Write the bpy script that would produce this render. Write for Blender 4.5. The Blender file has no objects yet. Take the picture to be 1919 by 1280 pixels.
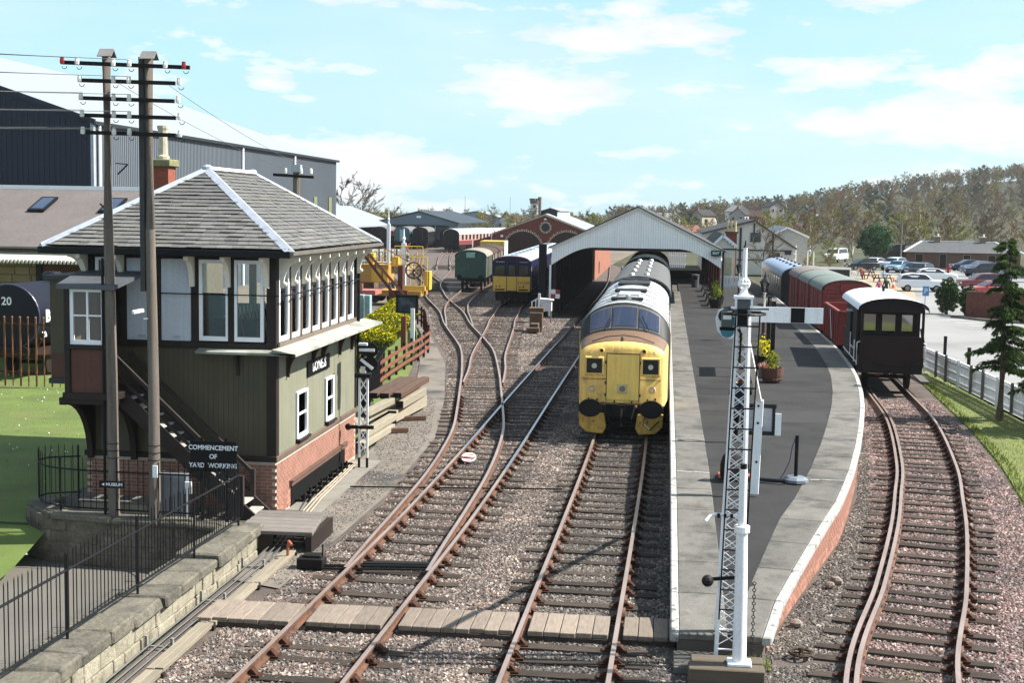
import bpy, bmesh, math, random
from mathutils import Vector, Matrix
R = random.Random(7)
rad = math.radians
scene = bpy.context.scene
col = scene.collection
# ---------------------------------------------------------------- camera, sky, sun, exposure
cam_d = bpy.data.cameras.new('camera'); cam = bpy.data.objects.new('camera', cam_d); col.objects.link(cam)
cam_d.sensor_width = 36.0; cam_d.lens = 2500.0/1919*36.0; cam_d.clip_end = 6000; cam_d.clip_start = .1
_f = Vector((-0.11268337, 0.98883073, -0.0975512)); _r = Vector((0.99356956, 0.11322339, 0)); _d = Vector((0.01104508, -0.0969239, -0.99523051))
_c, _s = math.cos(.0175), math.sin(.0175)
_ir = _r*_c - _d*_s; _id = _r*_s + _d*_c
cam.matrix_world = Matrix(((_ir.x, -_id.x, -_f.x, 0), (_ir.y, -_id.y, -_f.y, 0), (_ir.z, -_id.z, -_f.z, 6.5), (0, 0, 0, 1)))
scene.camera = cam
SUN_EL, SUN_AZ = 46.0, 83.0           # azimuth clockwise from +Y
world = bpy.data.worlds.new('World'); scene.world = world; world.use_nodes = True
nt = world.node_tree; nt.nodes.clear()
def N(t, kind, **kw):
    n = t.nodes.new(kind)
    for k, v in kw.items():
        if k.startswith('i_'):
            n.inputs[k[2:].replace('_', ' ')].default_value = v
        else: setattr(n, k, v)
    return n
def L(t, a, b): t.links.new(a, b)
def MATH(t, op, a, b=None, c=None):
    n = t.nodes.new('ShaderNodeMath'); n.operation = op
    for i, x in enumerate((a, b, c)):
        if x is None: continue
        if isinstance(x, (int, float)): n.inputs[i].default_value = x
        else: t.links.new(x, n.inputs[i])
    return n.outputs[0]
def RAMP(t, fac, stops, interp='LINEAR'):
    n = t.nodes.new('ShaderNodeValToRGB'); n.color_ramp.interpolation = interp
    e = n.color_ramp.elements
    while len(e) < len(stops): e.new(.5)
    for i, (p, c) in enumerate(stops):
        e[i].position = p; e[i].color = (c, c, c, 1) if isinstance(c, (int, float)) else (*c, 1)
    if fac is not None: t.links.new(fac, n.inputs[0])
    return n.outputs[0]
def MIX(t, fac, a, b, mode='MIX'):
    n = t.nodes.new('ShaderNodeMix'); n.data_type = 'RGBA'; n.blend_type = mode
    for s, x in ((n.inputs[0], fac), (n.inputs[6], a), (n.inputs[7], b)):
        if isinstance(x, (int, float)): s.default_value = x
        elif isinstance(x, tuple): s.default_value = (*x[:3], 1)
        else: t.links.new(x, s)
    return n.outputs[2]
def NOISE(t, vec, scale, detail=3, rough=.55):
    n = t.nodes.new('ShaderNodeTexNoise'); n.inputs['Scale'].default_value = scale; n.inputs['Detail'].default_value = detail; n.inputs['Roughness'].default_value = rough
    if vec is not None: t.links.new(vec, n.inputs['Vector'])
    return n.outputs[0]
sky = N(nt, 'ShaderNodeTexSky', sky_type='NISHITA', sun_disc=False, sun_elevation=rad(SUN_EL), sun_rotation=rad(SUN_AZ), altitude=0, air_density=1.0, dust_density=.6, ozone_density=1.6)
tc = N(nt, 'ShaderNodeTexCoord'); sep = N(nt, 'ShaderNodeSeparateXYZ'); L(nt, tc.outputs['Generated'], sep.inputs[0])
az = MATH(nt, 'ARCTAN2', sep.outputs[0], sep.outputs[1]); el = sep.outputs[2]
cmb = N(nt, 'ShaderNodeCombineXYZ'); L(nt, MATH(nt, 'MULTIPLY', az, 6.5), cmb.inputs[0]); L(nt, MATH(nt, 'MULTIPLY', el, 21.0), cmb.inputs[1]); cmb.inputs[2].default_value = 5.2
puff = NOISE(nt, cmb.outputs[0], 1.25, 7, .55)
cmb2 = N(nt, 'ShaderNodeCombineXYZ'); L(nt, MATH(nt, 'MULTIPLY', az, 2.2), cmb2.inputs[0]); L(nt, MATH(nt, 'MULTIPLY', el, 9.0), cmb2.inputs[1]); cmb2.inputs[2].default_value = 9.1
veil = NOISE(nt, cmb2.outputs[0], 1.0, 4, .5)
cover = RAMP(nt, puff, [(.505, 0), (.552, .6), (.605, 1)], 'EASE')
veilf = RAMP(nt, veil, [(.46, 0), (.78, .45)])
hz = RAMP(nt, el, [(0, .85), (.1, .7), (.25, .4), (.6, .2)])
SKY_TINT = (1.0, 1.08, 1.04)
tinted = MIX(nt, 1.0, sky.outputs[0], SKY_TINT, 'MULTIPLY')
shade = MIX(nt, RAMP(nt, NOISE(nt, cmb.outputs[0], 2.6, 4), [(.35, 0), (.65, 1)]), (4.3, 4.4, 4.5), (5.1, 5.1, 5.1))
hazed = MIX(nt, hz, tinted, (2.2, 3.8, 4.5))
skyc = MIX(nt, MATH(nt, 'MAXIMUM', MATH(nt, 'MULTIPLY', cover, .95), veilf), hazed, shade)
bg = N(nt, 'ShaderNodeBackground'); bg.inputs[1].default_value = .082
L(nt, skyc, bg.inputs[0]); wo = N(nt, 'ShaderNodeOutputWorld'); L(nt, bg.outputs[0], wo.inputs[0])
sd = bpy.data.lights.new('sun', 'SUN'); sd.energy = 4.5; sd.angle = rad(.5); sd.color = (1, .955, .88)
sun = bpy.data.objects.new('sun', sd); col.objects.link(sun)
_sv = Vector((math.sin(rad(SUN_AZ))*math.cos(rad(SUN_EL)), math.cos(rad(SUN_AZ))*math.cos(rad(SUN_EL)), math.sin(rad(SUN_EL))))
sun.rotation_euler = _sv.to_track_quat('Z', 'Y').to_euler(); sun.location = (30, 0, 60)
vs = scene.view_settings; vs.view_transform = 'Standard'; vs.look = 'None'; vs.exposure = 1.4; vs.gamma = 1; vs.use_curve_mapping = False
scene.render.engine = 'CYCLES'; scene.cycles.max_bounces = 6; scene.cycles.transparent_max_bounces = 12
# ---------------------------------------------------------------- materials
MATS = {}
def S(r, g, b):
    def q(c):
        c /= 255.0
        return c/12.92 if c <= .04045 else ((c+.055)/1.055)**2.4
    return (q(r), q(g), q(b))
GAM = 1.28
def G(c, sat=.9):      # camera-like contrast on luminance, slightly less saturation
    l = .2126*c[0]+.7152*c[1]+.0722*c[2]; k = max(l, 1e-4)**(GAM-1); return tuple(max(0, (l+(x-l)*sat)*k) for x in c)
def mat(name, c, r=.75, m=0.0, var=.15, sc=3.0, fine=.12, fsc=40, bump=0.0, bsc=60, ov=0.0, c2=None, c2lo=.5, c2hi=.65, c2sc=1.5, st=(1, 1, 1), spec=.5, coat=0, streak=0.0):
    if name in MATS: return MATS[name]
    M = bpy.data.materials.new(name); M.use_nodes = True; t = M.node_tree; t.nodes.clear(); MATS[name] = M
    g = N(t, 'ShaderNodeNewGeometry'); mp = N(t, 'ShaderNodeMapping'); mp.inputs['Scale'].default_value = st; L(t, g.outputs['Position'], mp.inputs[0]); v = mp.outputs[0]
    base = G(c); c2 = None if c2 is None else G(c2)
    colr = MIX(t, RAMP(t, NOISE(t, v, sc, 4), [(.3, 0), (.7, 1)]), tuple(x*(1-var) for x in base), tuple(min(1, x*(1+var)) for x in base))
    if c2 is not None:
        colr = MIX(t, RAMP(t, NOISE(t, v, c2sc, 5, .6), [(c2lo, 0), (c2hi, 1)]), colr, tuple(c2))
    if fine: colr = MIX(t, 1.0, colr, RAMP(t, NOISE(t, v, fsc, 3, .6), [(.3, 1-fine), (.7, 1+fine)]), 'MULTIPLY')
    if streak:
        m2 = N(t, 'ShaderNodeMapping'); m2.inputs['Scale'].default_value = (9, 9, .6); L(t, g.outputs['Position'], m2.inputs[0])
        colr = MIX(t, 1.0, colr, RAMP(t, NOISE(t, m2.outputs[0], 1.0, 4, .6), [(.35, 1-streak), (.6, 1.0)]), 'MULTIPLY')
    if ov:
        oi = N(t, 'ShaderNodeObjectInfo'); colr = MIX(t, 1.0, colr, RAMP(t, oi.outputs['Random'], [(0, 1-ov), (1, 1+ov)]), 'MULTIPLY')
    b = N(t, 'ShaderNodeBsdfPrincipled'); b.inputs['Roughness'].default_value = r; b.inputs['Metallic'].default_value = m; b.inputs['Specular IOR Level'].default_value = min(spec, .22) if (max(base) < .06 and r > .3) else spec
    if coat: b.inputs['Coat Weight'].default_value = coat; b.inputs['Coat Roughness'].default_value = .08
    L(t, colr, b.inputs['Base Color'])
    if bump:
        bp = N(t, 'ShaderNodeBump'); bp.inputs['Strength'].default_value = min(1, bump); bp.inputs['Distance'].default_value = .02
        L(t, NOISE(t, v, bsc, 3, .6), bp.inputs['Height']); L(t, bp.outputs[0], b.inputs['Normal'])
    o = N(t, 'ShaderNodeOutputMaterial'); L(t, b.outputs[0], o.inputs[0])
    return M
def glass(name, tint=(.8, .85, .88), refl=.25):
    if name in MATS: return MATS[name]
    M = bpy.data.materials.new(name); M.use_nodes = True; t = M.node_tree; t.nodes.clear(); MATS[name] = M
    tr = N(t, 'ShaderNodeBsdfTransparent'); tr.inputs[0].default_value = (*tint, 1)
    gl = N(t, 'ShaderNodeBsdfGlossy'); gl.inputs['Roughness'].default_value = .03
    fr = N(t, 'ShaderNodeFresnel'); fr.inputs[0].default_value = 1.5
    mx = N(t, 'ShaderNodeMixShader'); L(t, MATH(t, 'ADD', fr.outputs[0], refl), mx.inputs[0]); L(t, tr.outputs[0], mx.inputs[1]); L(t, gl.outputs[0], mx.inputs[2])
    o = N(t, 'ShaderNodeOutputMaterial'); L(t, mx.outputs[0], o.inputs[0]); return M
# ---------------------------------------------------------------- mesh builder
class MB:
    def __init__(s): s.v = []; s.f = []; s.mi = []; s.m = 0
    def face(s, idx): s.f.append(tuple(idx)); s.mi.append(s.m)
    def poly(s, pts):
        n = len(s.v); s.v += [tuple(p) for p in pts]; s.face(range(n, n+len(pts))); return s
    def ring(s, pts): n = len(s.v); s.v += [tuple(p) for p in pts]; return list(range(n, n+len(pts)))
    def bridge(s, a, b, closed=True):
        k = len(a)
        for i in range(k if closed else k-1):
            j = (i+1) % k; s.face((a[i], a[j], b[j], b[i]))
    def box(s, x0, x1, y0, y1, z0, z1):
        n = len(s.v); s.v += [(x0, y0, z0), (x1, y0, z0), (x1, y1, z0), (x0, y1, z0), (x0, y0, z1), (x1, y0, z1), (x1, y1, z1), (x0, y1, z1)]
        for q in ((3, 2, 1, 0), (4, 5, 6, 7), (0, 1, 5, 4), (1, 2, 6, 5), (2, 3, 7, 6), (3, 0, 4, 7)): s.face([n+i for i in q])
        return s
    def bar(s, p0, p1, w, h, up=(0, 0, 1)):      # rectangular bar, w across, h along up
        p0, p1 = Vector(p0), Vector(p1); d = (p1-p0).normalized(); u = Vector(up)
        a = d.cross(u)
        if a.length < 1e-4: a = d.cross(Vector((0, 1, 0)))
        a.normalize(); b = a.cross(d).normalized(); a = a*w/2; b = b*h/2
        r0 = s.ring([p0-a-b, p0+a-b, p0+a+b, p0-a+b]); r1 = s.ring([p1-a-b, p1+a-b, p1+a+b, p1-a+b])
        s.bridge(r0, r1); s.face(r0[::-1]); s.face(r1); return s
    def cyl(s, p0, p1, r0, r1=None, n=10, caps=True):
        r1 = r0 if r1 is None else r1; p0, p1 = Vector(p0), Vector(p1); d = (p1-p0).normalized()
        a = d.cross(Vector((0, 0, 1)))
        if a.length < 1e-4: a = Vector((1, 0, 0))
        a.normalize(); b = d.cross(a)
        A = s.ring([p0+(a*math.cos(2*math.pi*i/n)+b*math.sin(2*math.pi*i/n))*r0 for i in range(n)])
        B = s.ring([p1+(a*math.cos(2*math.pi*i/n)+b*math.sin(2*math.pi*i/n))*r1 for i in range(n)])
        s.bridge(A, B)
        if caps: s.face(A[::-1]); s.face(B)
        return s
    def tube(s, pts, r, n=6):
        pts = [Vector(p) for p in pts]; prev = None
        for i, p in enumerate(pts):
            d = (pts[min(i+1, len(pts)-1)]-pts[max(i-1, 0)]).normalized(); a = d.cross(Vector((0, 0, 1)))
            if a.length < 1e-3: a = Vector((1, 0, 0))
            a.normalize(); b = d.cross(a); rr = r[i] if isinstance(r, (list, tuple)) else r
            q = s.ring([p+(a*math.cos(2*math.pi*k/n)+b*math.sin(2*math.pi*k/n))*rr for k in range(n)])
            if prev: s.bridge(prev, q)
            else: s.face(q[::-1])
            prev = q
        s.face(prev); return s
    def prism(s, poly, axis, a, b):     # poly in the two other axes (order xy, xz or yz), extruded along axis from a to b
        def mk(p, t): return {'x': (t, p[0], p[1]), 'y': (p[0], t, p[1]), 'z': (p[0], p[1], t)}[axis]
        A = s.ring([mk(p, a) for p in poly]); B = s.ring([mk(p, b) for p in poly]); s.bridge(A, B); s.face(A[::-1]); s.face(B); return s
    def lathe(s, prof, c=(0, 0, 0), n=16):
        prev = None
        for r, z in prof:
            q = s.ring([(c[0]+r*math.cos(2*math.pi*i/n), c[1]+r*math.sin(2*math.pi*i/n), c[2]+z) for i in range(n)])
            if prev: s.bridge(prev, q)
            else: s.face(q[::-1])
            prev = q
        s.face(prev); return s
    def ball(s, c, r, n=8, m=6, sz=1):
        return s.lathe([(max(.002, r*math.sin(math.pi*k/m)), -r*sz*math.cos(math.pi*k/m)) for k in range(m+1)], c, n)
    def torus(s, c, R0, r, axis='z', n=20, k=6, a0=0, a1=2*math.pi):
        full = abs(a1-a0-2*math.pi) < 1e-6; rings = []
        for i in range(n if full else n+1):
            t = a0+(a1-a0)*i/n; q = []
            for j in range(k):
                u = 2*math.pi*j/k; x, y, z = (R0+r*math.cos(u))*math.cos(t), (R0+r*math.cos(u))*math.sin(t), r*math.sin(u)
                q.append({'z': (c[0]+x, c[1]+y, c[2]+z), 'y': (c[0]+x, c[1]+z, c[2]+y), 'x': (c[0]+z, c[1]+x, c[2]+y)}[axis])
            rings.append(s.ring(q))
        for i in range(len(rings)-(0 if full else 1)): s.bridge(rings[i], rings[(i+1) % len(rings)])
        return s
    def mesh(s, name, mats=None, smooth=False):
        me = bpy.data.meshes.new(name); me.from_pydata(s.v, [], s.f); 
        for m in ((mats if isinstance(mats, (list, tuple)) else [mats]) if mats else []): me.materials.append(m)
        me.polygons.foreach_set('material_index', s.mi)
        if smooth: me.polygons.foreach_set('use_smooth', [True]*len(s.f))
        me.update(); return me
    def build(s, name, mats, parent=None, smooth=False, bevel=0, fix=True):
        me = s.mesh(name, mats, smooth)
        if fix:
            bm = bmesh.new(); bm.from_mesh(me); bmesh.ops.recalc_face_normals(bm, faces=bm.faces); bm.to_mesh(me); bm.free()
        return put(name, me, parent, bevel=bevel, smooth=smooth)
def put(name, me, parent=None, loc=None, rot=None, bevel=0, smooth=False):
    o = bpy.data.objects.new(name, me); col.objects.link(o)
    if loc: o.location = loc
    if rot: o.rotation_euler = rot
    if parent is not None:
        o.parent = parent
        if parent.name in WORLDP: o.location = Vector(o.location)-Vector(WORLDP[parent.name])
    if o.name not in WORLDP and parent is not None and parent.name in WORLDP: WORLDP[o.name] = tuple(Vector(WORLDP[parent.name])+Vector(o.location))
    if bevel:
        b = o.modifiers.new('bevel', 'BEVEL'); b.width = bevel; b.segments = 1; b.limit_method = 'ANGLE'
    if smooth:
        pass
    return o
WORLDP = {}     # things whose parts are given in world coordinates -> position of the parent
def tag(o, label, cat, group=None, kind=None):
    if label: o['label'] = label
    if cat: o['category'] = cat
    if group: o['group'] = group
    if kind: o['kind'] = kind
    return o
def thing(name, label, cat, loc=(0, 0, 0), rz=0.0, group=None, world=False):
    o = bpy.data.objects.new(name, None); col.objects.link(o); o.location = loc; o.rotation_euler = (0, 0, rz); o.empty_display_size = .2
    if world: WORLDP[o.name] = tuple(loc)
    return tag(o, label, cat, group)
def structure(o): o['kind'] = 'structure'; return o
def copy_tree(o, parent=None):
    c = o.copy(); col.objects.link(c)
    if parent is not None: c.parent = parent
    for ch in o.children: copy_tree(ch, c)
    return c
def autosmooth(o, ang=40):
    me = o.data; me.polygons.foreach_set('use_smooth', [True]*len(me.polygons)); me.set_sharp_from_angle(angle=rad(ang)); return o
def text(s, name, size, m, parent, loc, rot, align='CENTER', ext=.004, sx=1.0, bold=0.0):
    cu = bpy.data.curves.new('lettering', 'FONT'); cu.body = s; cu.size = size; cu.align_x = align; cu.align_y = 'CENTER'; cu.extrude = ext; cu.offset = bold; cu.resolution_u = 3
    tmp = bpy.data.objects.new('tmp', cu); col.objects.link(tmp); dg = bpy.context.evaluated_depsgraph_get(); dg.update()
    me = bpy.data.meshes.new_from_object(tmp.evaluated_get(dg)); bpy.data.objects.remove(tmp); bpy.data.curves.remove(cu)
    me.materials.clear(); me.materials.append(m); o = put(name, me, parent, loc, rot); o.scale = (sx, 1, 1); return o
def spline(pts, step=.5):
    P = [Vector(p) for p in pts]; out = []
    P = [P[0]*2-P[1]]+P+[P[-1]*2-P[-2]]
    for i in range(1, len(P)-2):
        n = max(2, int((P[i+1]-P[i]).length/step*3))
        for k in range(n):
            t = k/n; a, b, c, d = P[i-1], P[i], P[i+1], P[i+2]
            out.append(.5*((2*b)+(c-a)*t+(2*a-5*b+4*c-d)*t*t+(3*b-a-3*c+d)*t**3))
    out.append(P[-2])
    res = [out[0]]; acc = 0
    for a, b in zip(out, out[1:]):
        acc += (b-a).length
        if acc >= step: res.append(b); acc = 0
    return res
def interp(tab, y):
    if y <= tab[0][0]: return tab[0][1]
    for (a, u), (b, v) in zip(tab, tab[1:]):
        if y <= b: return u+(v-u)*(y-a)/(b-a)
    return tab[-1][1]
# ---------------------------------------------------------------- ground sheets
BALLAST = mat('ballast_bed', S(112, 98, 88), .95, var=.3, sc=1.2, fine=.35, fsc=22, bump=1, bsc=26, c2=S(96, 86, 80), c2sc=.5)
EARTH = mat('earth_ground', S(92, 94, 62), .95, var=.3, sc=.05, fine=.3, fsc=3, bump=.4, bsc=8)
GRASS = mat('mown_grass', S(106, 128, 40), .9, var=.22, sc=.8, fine=.35, fsc=55, bump=.8, bsc=90, c2=S(122, 124, 58), c2lo=.55, c2hi=.75, c2sc=.45)
GRASS2 = mat('verge_grass', S(122, 134, 54), .9, var=.25, sc=.9, fine=.4, fsc=40, bump=.9, bsc=70, c2=S(120, 108, 72), c2lo=.52, c2hi=.72, c2sc=.5)
ASPH = mat('road_asphalt', S(150, 150, 148), .9, var=.08, sc=.3, fine=.1, fsc=50, bump=.2, bsc=120, c2=S(128, 126, 124), c2lo=.5, c2hi=.7, c2sc=.12)
CESS = mat('cess_gravel', S(134, 124, 112), .95, var=.2, sc=1.5, fine=.3, fsc=45, bump=.7, bsc=55, c2=S(84, 82, 80), c2lo=.52, c2hi=.64, c2sc=.35)
YARD = mat('yard_gravel', S(132, 118, 100), .95, var=.25, sc=.5, fine=.3, fsc=14, bump=.5, bsc=16, c2=S(104, 98, 92), c2sc=.2)
PATHM = mat('path_paving', S(118, 113, 104), .9, var=.1, sc=.8, fine=.12, fsc=40, bump=.2)
GRAVEL2 = mat('pale_gravel', S(170, 152, 124), .95, var=.15, sc=.6, fine=.2, fsc=20, bump=.3)
def sheet(name, pts, z, m, kind='structure'):
    b = MB(); b.poly([(p[0], p[1], z if len(p) < 3 else p[2]) for p in pts]); o = b.build(name, m, fix=False); o['kind'] = kind; return o
g = MB()
for x0, x1, y0, y1 in ((-900, -45, -60, 2500), (-45, -8.35, 26.3, 2500), (-8.35, 900, -60, 2500)): g.poly([(x0, y0, -.26), (x1, y0, -.26), (x1, y1, -.26), (x0, y1, -.26)])
structure(g.build('ground', EARTH, fix=False))
sheet('ballast_bed', [(-7.55, 8), (12.0, 8), (12.0, 30), (11.5, 60), (10.8, 120), (-3, 150), (-22, 260), (-50, 260), (-30, 150), (-17, 88), (-11.6, 60), (-9.0, 46), (-7.6, 36)], -.184, BALLAST)
sheet('yard_ground', [(-60, 80), (-16.5, 80), (-11.5, 66), (-6.9, 66), (-6.9, 170), (-3, 300), (-80, 300)], -.19, YARD)
sheet('cess_path', [(-7.5, 22.6), (-6.55, 22.2), (-6.3, 30), (-6.55, 38), (-7.6, 46), (-9.4, 57), (-12.4, 70), (-14.6, 78), (-16, 78), (-13.3, 68), (-10.7, 58), (-9.2, 49), (-8.0, 36.5), (-7.7, 27)], -.155, CESS)
lw = MB()   # lawn with a slope down to the sunken path
prof = [(20.5, -.97), (23.2, -.95), (24.6, -.75), (26.2, -.3), (27.6, -.06), (30, 0), (56, 0)]
for (a, za), (b_, zb) in zip(prof, prof[1:]):
    x1 = -12.7 if b_ <= 27.7 else -12.5
    lw.poly([(-60, a, za), (x1, a, za), (x1, b_, zb), (-60, b_, zb)])
structure(lw.build('lawn', GRASS, fix=False))
sheet('lawn_by_hedge', [(-12.4, 30), (-8.6, 37), (-9.35, 47), (-10.9, 58), (-11.9, 64.5), (-13.9, 74), (-22, 74), (-22, 56.2), (-12.4, 56.2)], -.1, GRASS)
sheet('sunken_path', [(-45, 8), (-8.35, 8), (-8.35, 26.4), (-13.6, 26.4), (-14.2, 24.4), (-45, 24.4)], -.955, PATHM)
sheet('verge', [(6.4, 17), (7.6, 25), (8.55, 32), (9.2, 37), (9.75, 43), (10.5, 56), (10.9, 64), (11.35, 64), (12.0, 40), (12.6, 17)], -.15, GRASS2)
sheet('road', [(12.0, 8), (12.2, 40), (11.5, 60), (12.2, 110), (11.9, 126), (19, 128), (24, 175), (60, 185), (70, 60), (70, 8)], -.13, ASPH)
sheet('picnic_ground', [(11.2, 112), (20.5, 112), (26.5, 150), (24.5, 172), (14, 172)], -.122, GRAVEL2)
PAINT = mat('road_paint', S(200, 200, 196), .8, var=.15, sc=3)
for i in range(7):
    x, y = 16.8+i*.42, 96.5-i*2.2
    structure(sheet('bay_marking', [(x, y), (x+1.6, y+.1), (x+1.6, y+.28), (x, y+.18)], -.124, PAINT))
# ---------------------------------------------------------------- ballast stones (stuff)
def gravel(name, polys, density, smin, smax, m, seed, flat=.75):
    b = MB()
    for p in polys: b.poly(p)
    me = b.mesh(name); o = bpy.data.objects.new(name, me); col.objects.link(o); o['kind'] = 'stuff'
    ng = bpy.data.node_groups.new(name, 'GeometryNodeTree')
    ng.interface.new_socket('Geometry', in_out='INPUT', socket_type='NodeSocketGeometry'); ng.interface.new_socket('Geometry', in_out='OUTPUT', socket_type='NodeSocketGeometry')
    gi = ng.nodes.new('NodeGroupInput'); go = ng.nodes.new('NodeGroupOutput')
    dp = ng.nodes.new('GeometryNodeDistributePointsOnFaces'); dp.inputs['Density'].default_value = density; dp.inputs['Seed'].default_value = seed
    ico = ng.nodes.new('GeometryNodeMeshIcoSphere'); ico.inputs['Radius'].default_value = 1; ico.inputs['Subdivisions'].default_value = 1
    sp = ng.nodes.new('GeometryNodeSetPosition'); no = ng.nodes.new('ShaderNodeTexNoise'); no.inputs['Scale'].default_value = 1.3; no.inputs['Detail'].default_value = 0
    vm = ng.nodes.new('ShaderNodeVectorMath'); vm.operation = 'SUBTRACT'; vm.inputs[1].default_value = (.5, .5, .5); vs_ = ng.nodes.new('ShaderNodeVectorMath'); vs_.operation = 'SCALE'; vs_.inputs['Scale'].default_value = 1.6
    sm = ng.nodes.new('GeometryNodeSetMaterial'); sm.inputs['Material'].default_value = m
    ip = ng.nodes.new('GeometryNodeInstanceOnPoints')
    rr = ng.nodes.new('FunctionNodeRandomValue'); rr.data_type = 'FLOAT_VECTOR'; rr.inputs[0].default_value = (0, 0, 0); rr.inputs[1].default_value = (6.28, 6.28, 6.28); rr.inputs['Seed'].default_value = 3
    rs = ng.nodes.new('FunctionNodeRandomValue'); rs.data_type = 'FLOAT_VECTOR'; rs.inputs[0].default_value = (smin, smin, smin*flat); rs.inputs[1].default_value = (smax, smax, smax*flat); rs.inputs['Seed'].default_value = 5
    l = ng.links.new
    l(gi.outputs[0], dp.inputs['Mesh']); l(ico.outputs[0], sp.inputs[0]); l(no.outputs['Color'], vm.inputs[0]); l(vm.outputs[0], vs_.inputs[0]); l(vs_.outputs[0], sp.inputs['Offset'])
    l(sp.outputs[0], sm.inputs[0]); l(dp.outputs['Points'], ip.inputs['Points']); l(sm.outputs[0], ip.inputs['Instance']); l(rr.outputs[0], ip.inputs['Rotation']); l(rs.outputs[0], ip.inputs['Scale'])
    l(ip.outputs[0], go.inputs[0])
    md = o.modifiers.new('scatter', 'NODES'); md.node_group = ng; return o
STONE = bpy.data.materials.new('ballast_stone'); STONE.use_nodes = True
def stone_mat(M, cols):
    t = M.node_tree; t.nodes.clear(); oi = N(t, 'ShaderNodeObjectInfo'); g = N(t, 'ShaderNodeNewGeometry')
    c = RAMP(t, oi.outputs['Random'], [(i/(len(cols)), tuple(x*.98 for x in G(c, .72))) for i, c in enumerate(cols)], 'CONSTANT')
    big = MIX(t, 1.0, RAMP(t, NOISE(t, g.outputs['Position'], .55, 3), [(.35, (.62, .62, .64)), (.65, (1.15, 1.08, 1.04))]), RAMP(t, NOISE(t, g.outputs['Position'], 2.2, 2), [(.3, .8), (.7, 1.15)]), 'MULTIPLY')
    b = N(t, 'ShaderNodeBsdfPrincipled'); b.inputs['Roughness'].default_value = .9
    L(t, MIX(t, 1.0, c, big, 'MULTIPLY'), b.inputs['Base Color']); o = N(t, 'ShaderNodeOutputMaterial'); L(t, b.outputs[0], o.inputs[0])
stone_mat(STONE, [S(142, 116, 102), S(160, 138, 120), S(124, 110, 100), S(152, 142, 128), S(114, 102, 94), S(172, 156, 140), S(144, 110, 96), S(100, 94, 90), S(190, 180, 168), S(134, 120, 110)])
PINK = bpy.data.materials.new('pink_stone'); PINK.use_nodes = True
stone_mat(PINK, [S(166, 124, 114), S(182, 144, 134), S(146, 110, 102), S(156, 130, 122), S(126, 100, 96), S(194, 166, 156), S(168, 120, 110), S(112, 94, 90), S(200, 182, 174), S(146, 122, 114)])
GREYST = bpy.data.materials.new('grey_stone'); GREYST.use_nodes = True
stone_mat(GREYST, [S(124, 116, 104), S(142, 134, 122), S(108, 102, 94), S(132, 124, 112), S(98, 92, 86), S(158, 150, 138), S(118, 108, 98), S(90, 88, 84), S(172, 164, 154), S(116, 108, 100)])
zb = -.19
gravel('yard_ballast', [[(-9.8, 60, zb), (-2.4, 66, zb), (-2.4, 84, zb), (-6.9, 84, zb), (-6.9, 100, zb), (-18.5, 104, zb), (-13.2, 74, zb)]], 150, .025, .05, STONE, 9)
gravel('track_ballast', [[(-7.2, 15.5, zb), (-2.4, 15.5, zb), (-2.4, 40, zb), (-6.4, 40, zb), (-6.2, 28, zb), (-6.6, 22.3, zb)], [(-6.4, 40, zb), (-2.4, 40, zb), (-2.4, 66, zb), (-9.8, 60, zb), (-7.9, 48, zb)]], 520, .018, .042, STONE, 1)
gravel('grey_ballast', [[(-2.4, 15.5, zb), (.22, 15.5, zb), (.22, 40, zb), (-2.4, 40, zb)], [(.22, 15.5, zb), (3.0, 15.5, zb), (3.0, 20, zb), (1.9, 19.6, zb), (.22, 19.6, zb)], [(1.6, 19.9, zb), (3.0, 20, zb), (4.4, 26.6, zb), (5.2, 32, zb), (6.2, 40, zb), (7.2, 50, zb), (6.9, 50, zb), (5.7, 39, zb), (4.7, 32, zb), (3.6, 27, zb)]], 520, .016, .038, GREYST, 2)
gravel('pink_ballast', [[(3.0, 15.5, zb), (6.7, 15.5, zb), (8.0, 27, zb), (9.3, 40, zb), (10.0, 50, zb), (7.2, 50, zb), (5.6, 36.5, zb), (4.2, 26.6, zb), (3.0, 20, zb)]], 560, .018, .042, PINK, 3)
# ---------------------------------------------------------------- railway tracks
RUST = mat('rusty_rail', S(126, 82, 54), .8, var=.3, sc=6, fine=.2, fsc=80, c2=S(84, 58, 44), c2sc=4)
RTOP = mat('rail_top', S(178, 156, 144), .4, m=.45, var=.2, sc=2, fine=.1, st=(1, .3, 1))
RSHINE = mat('rail_polished', S(176, 176, 184), .28, m=.9, var=.1, sc=2)
SLEEP = mat('sleeper_wood', S(90, 78, 68), .9, var=.25, sc=5, fine=.25, fsc=60, bump=.6, bsc=50, ov=.28, st=(1, 4, 1))
CHAIR = mat('rail_chair_iron', S(94, 58, 38), .85, var=.3, sc=20, fine=.2)
PROF = [(-.068, -.145), (-.068, -.13), (-.012, -.112), (-.012, -.046), (-.036, -.036), (-.036, 0), (.036, 0), (.036, -.036), (.012, -.046), (.012, -.112), (.068, -.13), (.068, -.145)]
def rail(parent, line, off, name='rail', top=1, y0=-1e9, y1=1e9, zoff=0, mats=None):
    b = MB(); prev = None; n = len(line)
    for i, p in enumerate(line):
        if not (y0 <= p.y <= y1): continue
        d = (line[min(i+1, n-1)]-line[max(i-1, 0)]); d.z = 0; d.normalize(); s = Vector((d.y, -d.x, 0))
        q = b.ring([p+s*(off+u)+Vector((0, 0, w+zoff)) for u, w in PROF])
        if prev:
            for k in range(len(PROF)):
                b.m = 1 if k == 5 else 0; j = (k+1) % len(PROF); b.face((prev[k], prev[j], q[j], q[k]))
        else: b.face(q[::-1])
        prev = q
    b.m = 0; b.face(prev); return b.build(name, mats or [RUST, RTOP], parent)
sl_me = []
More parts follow.
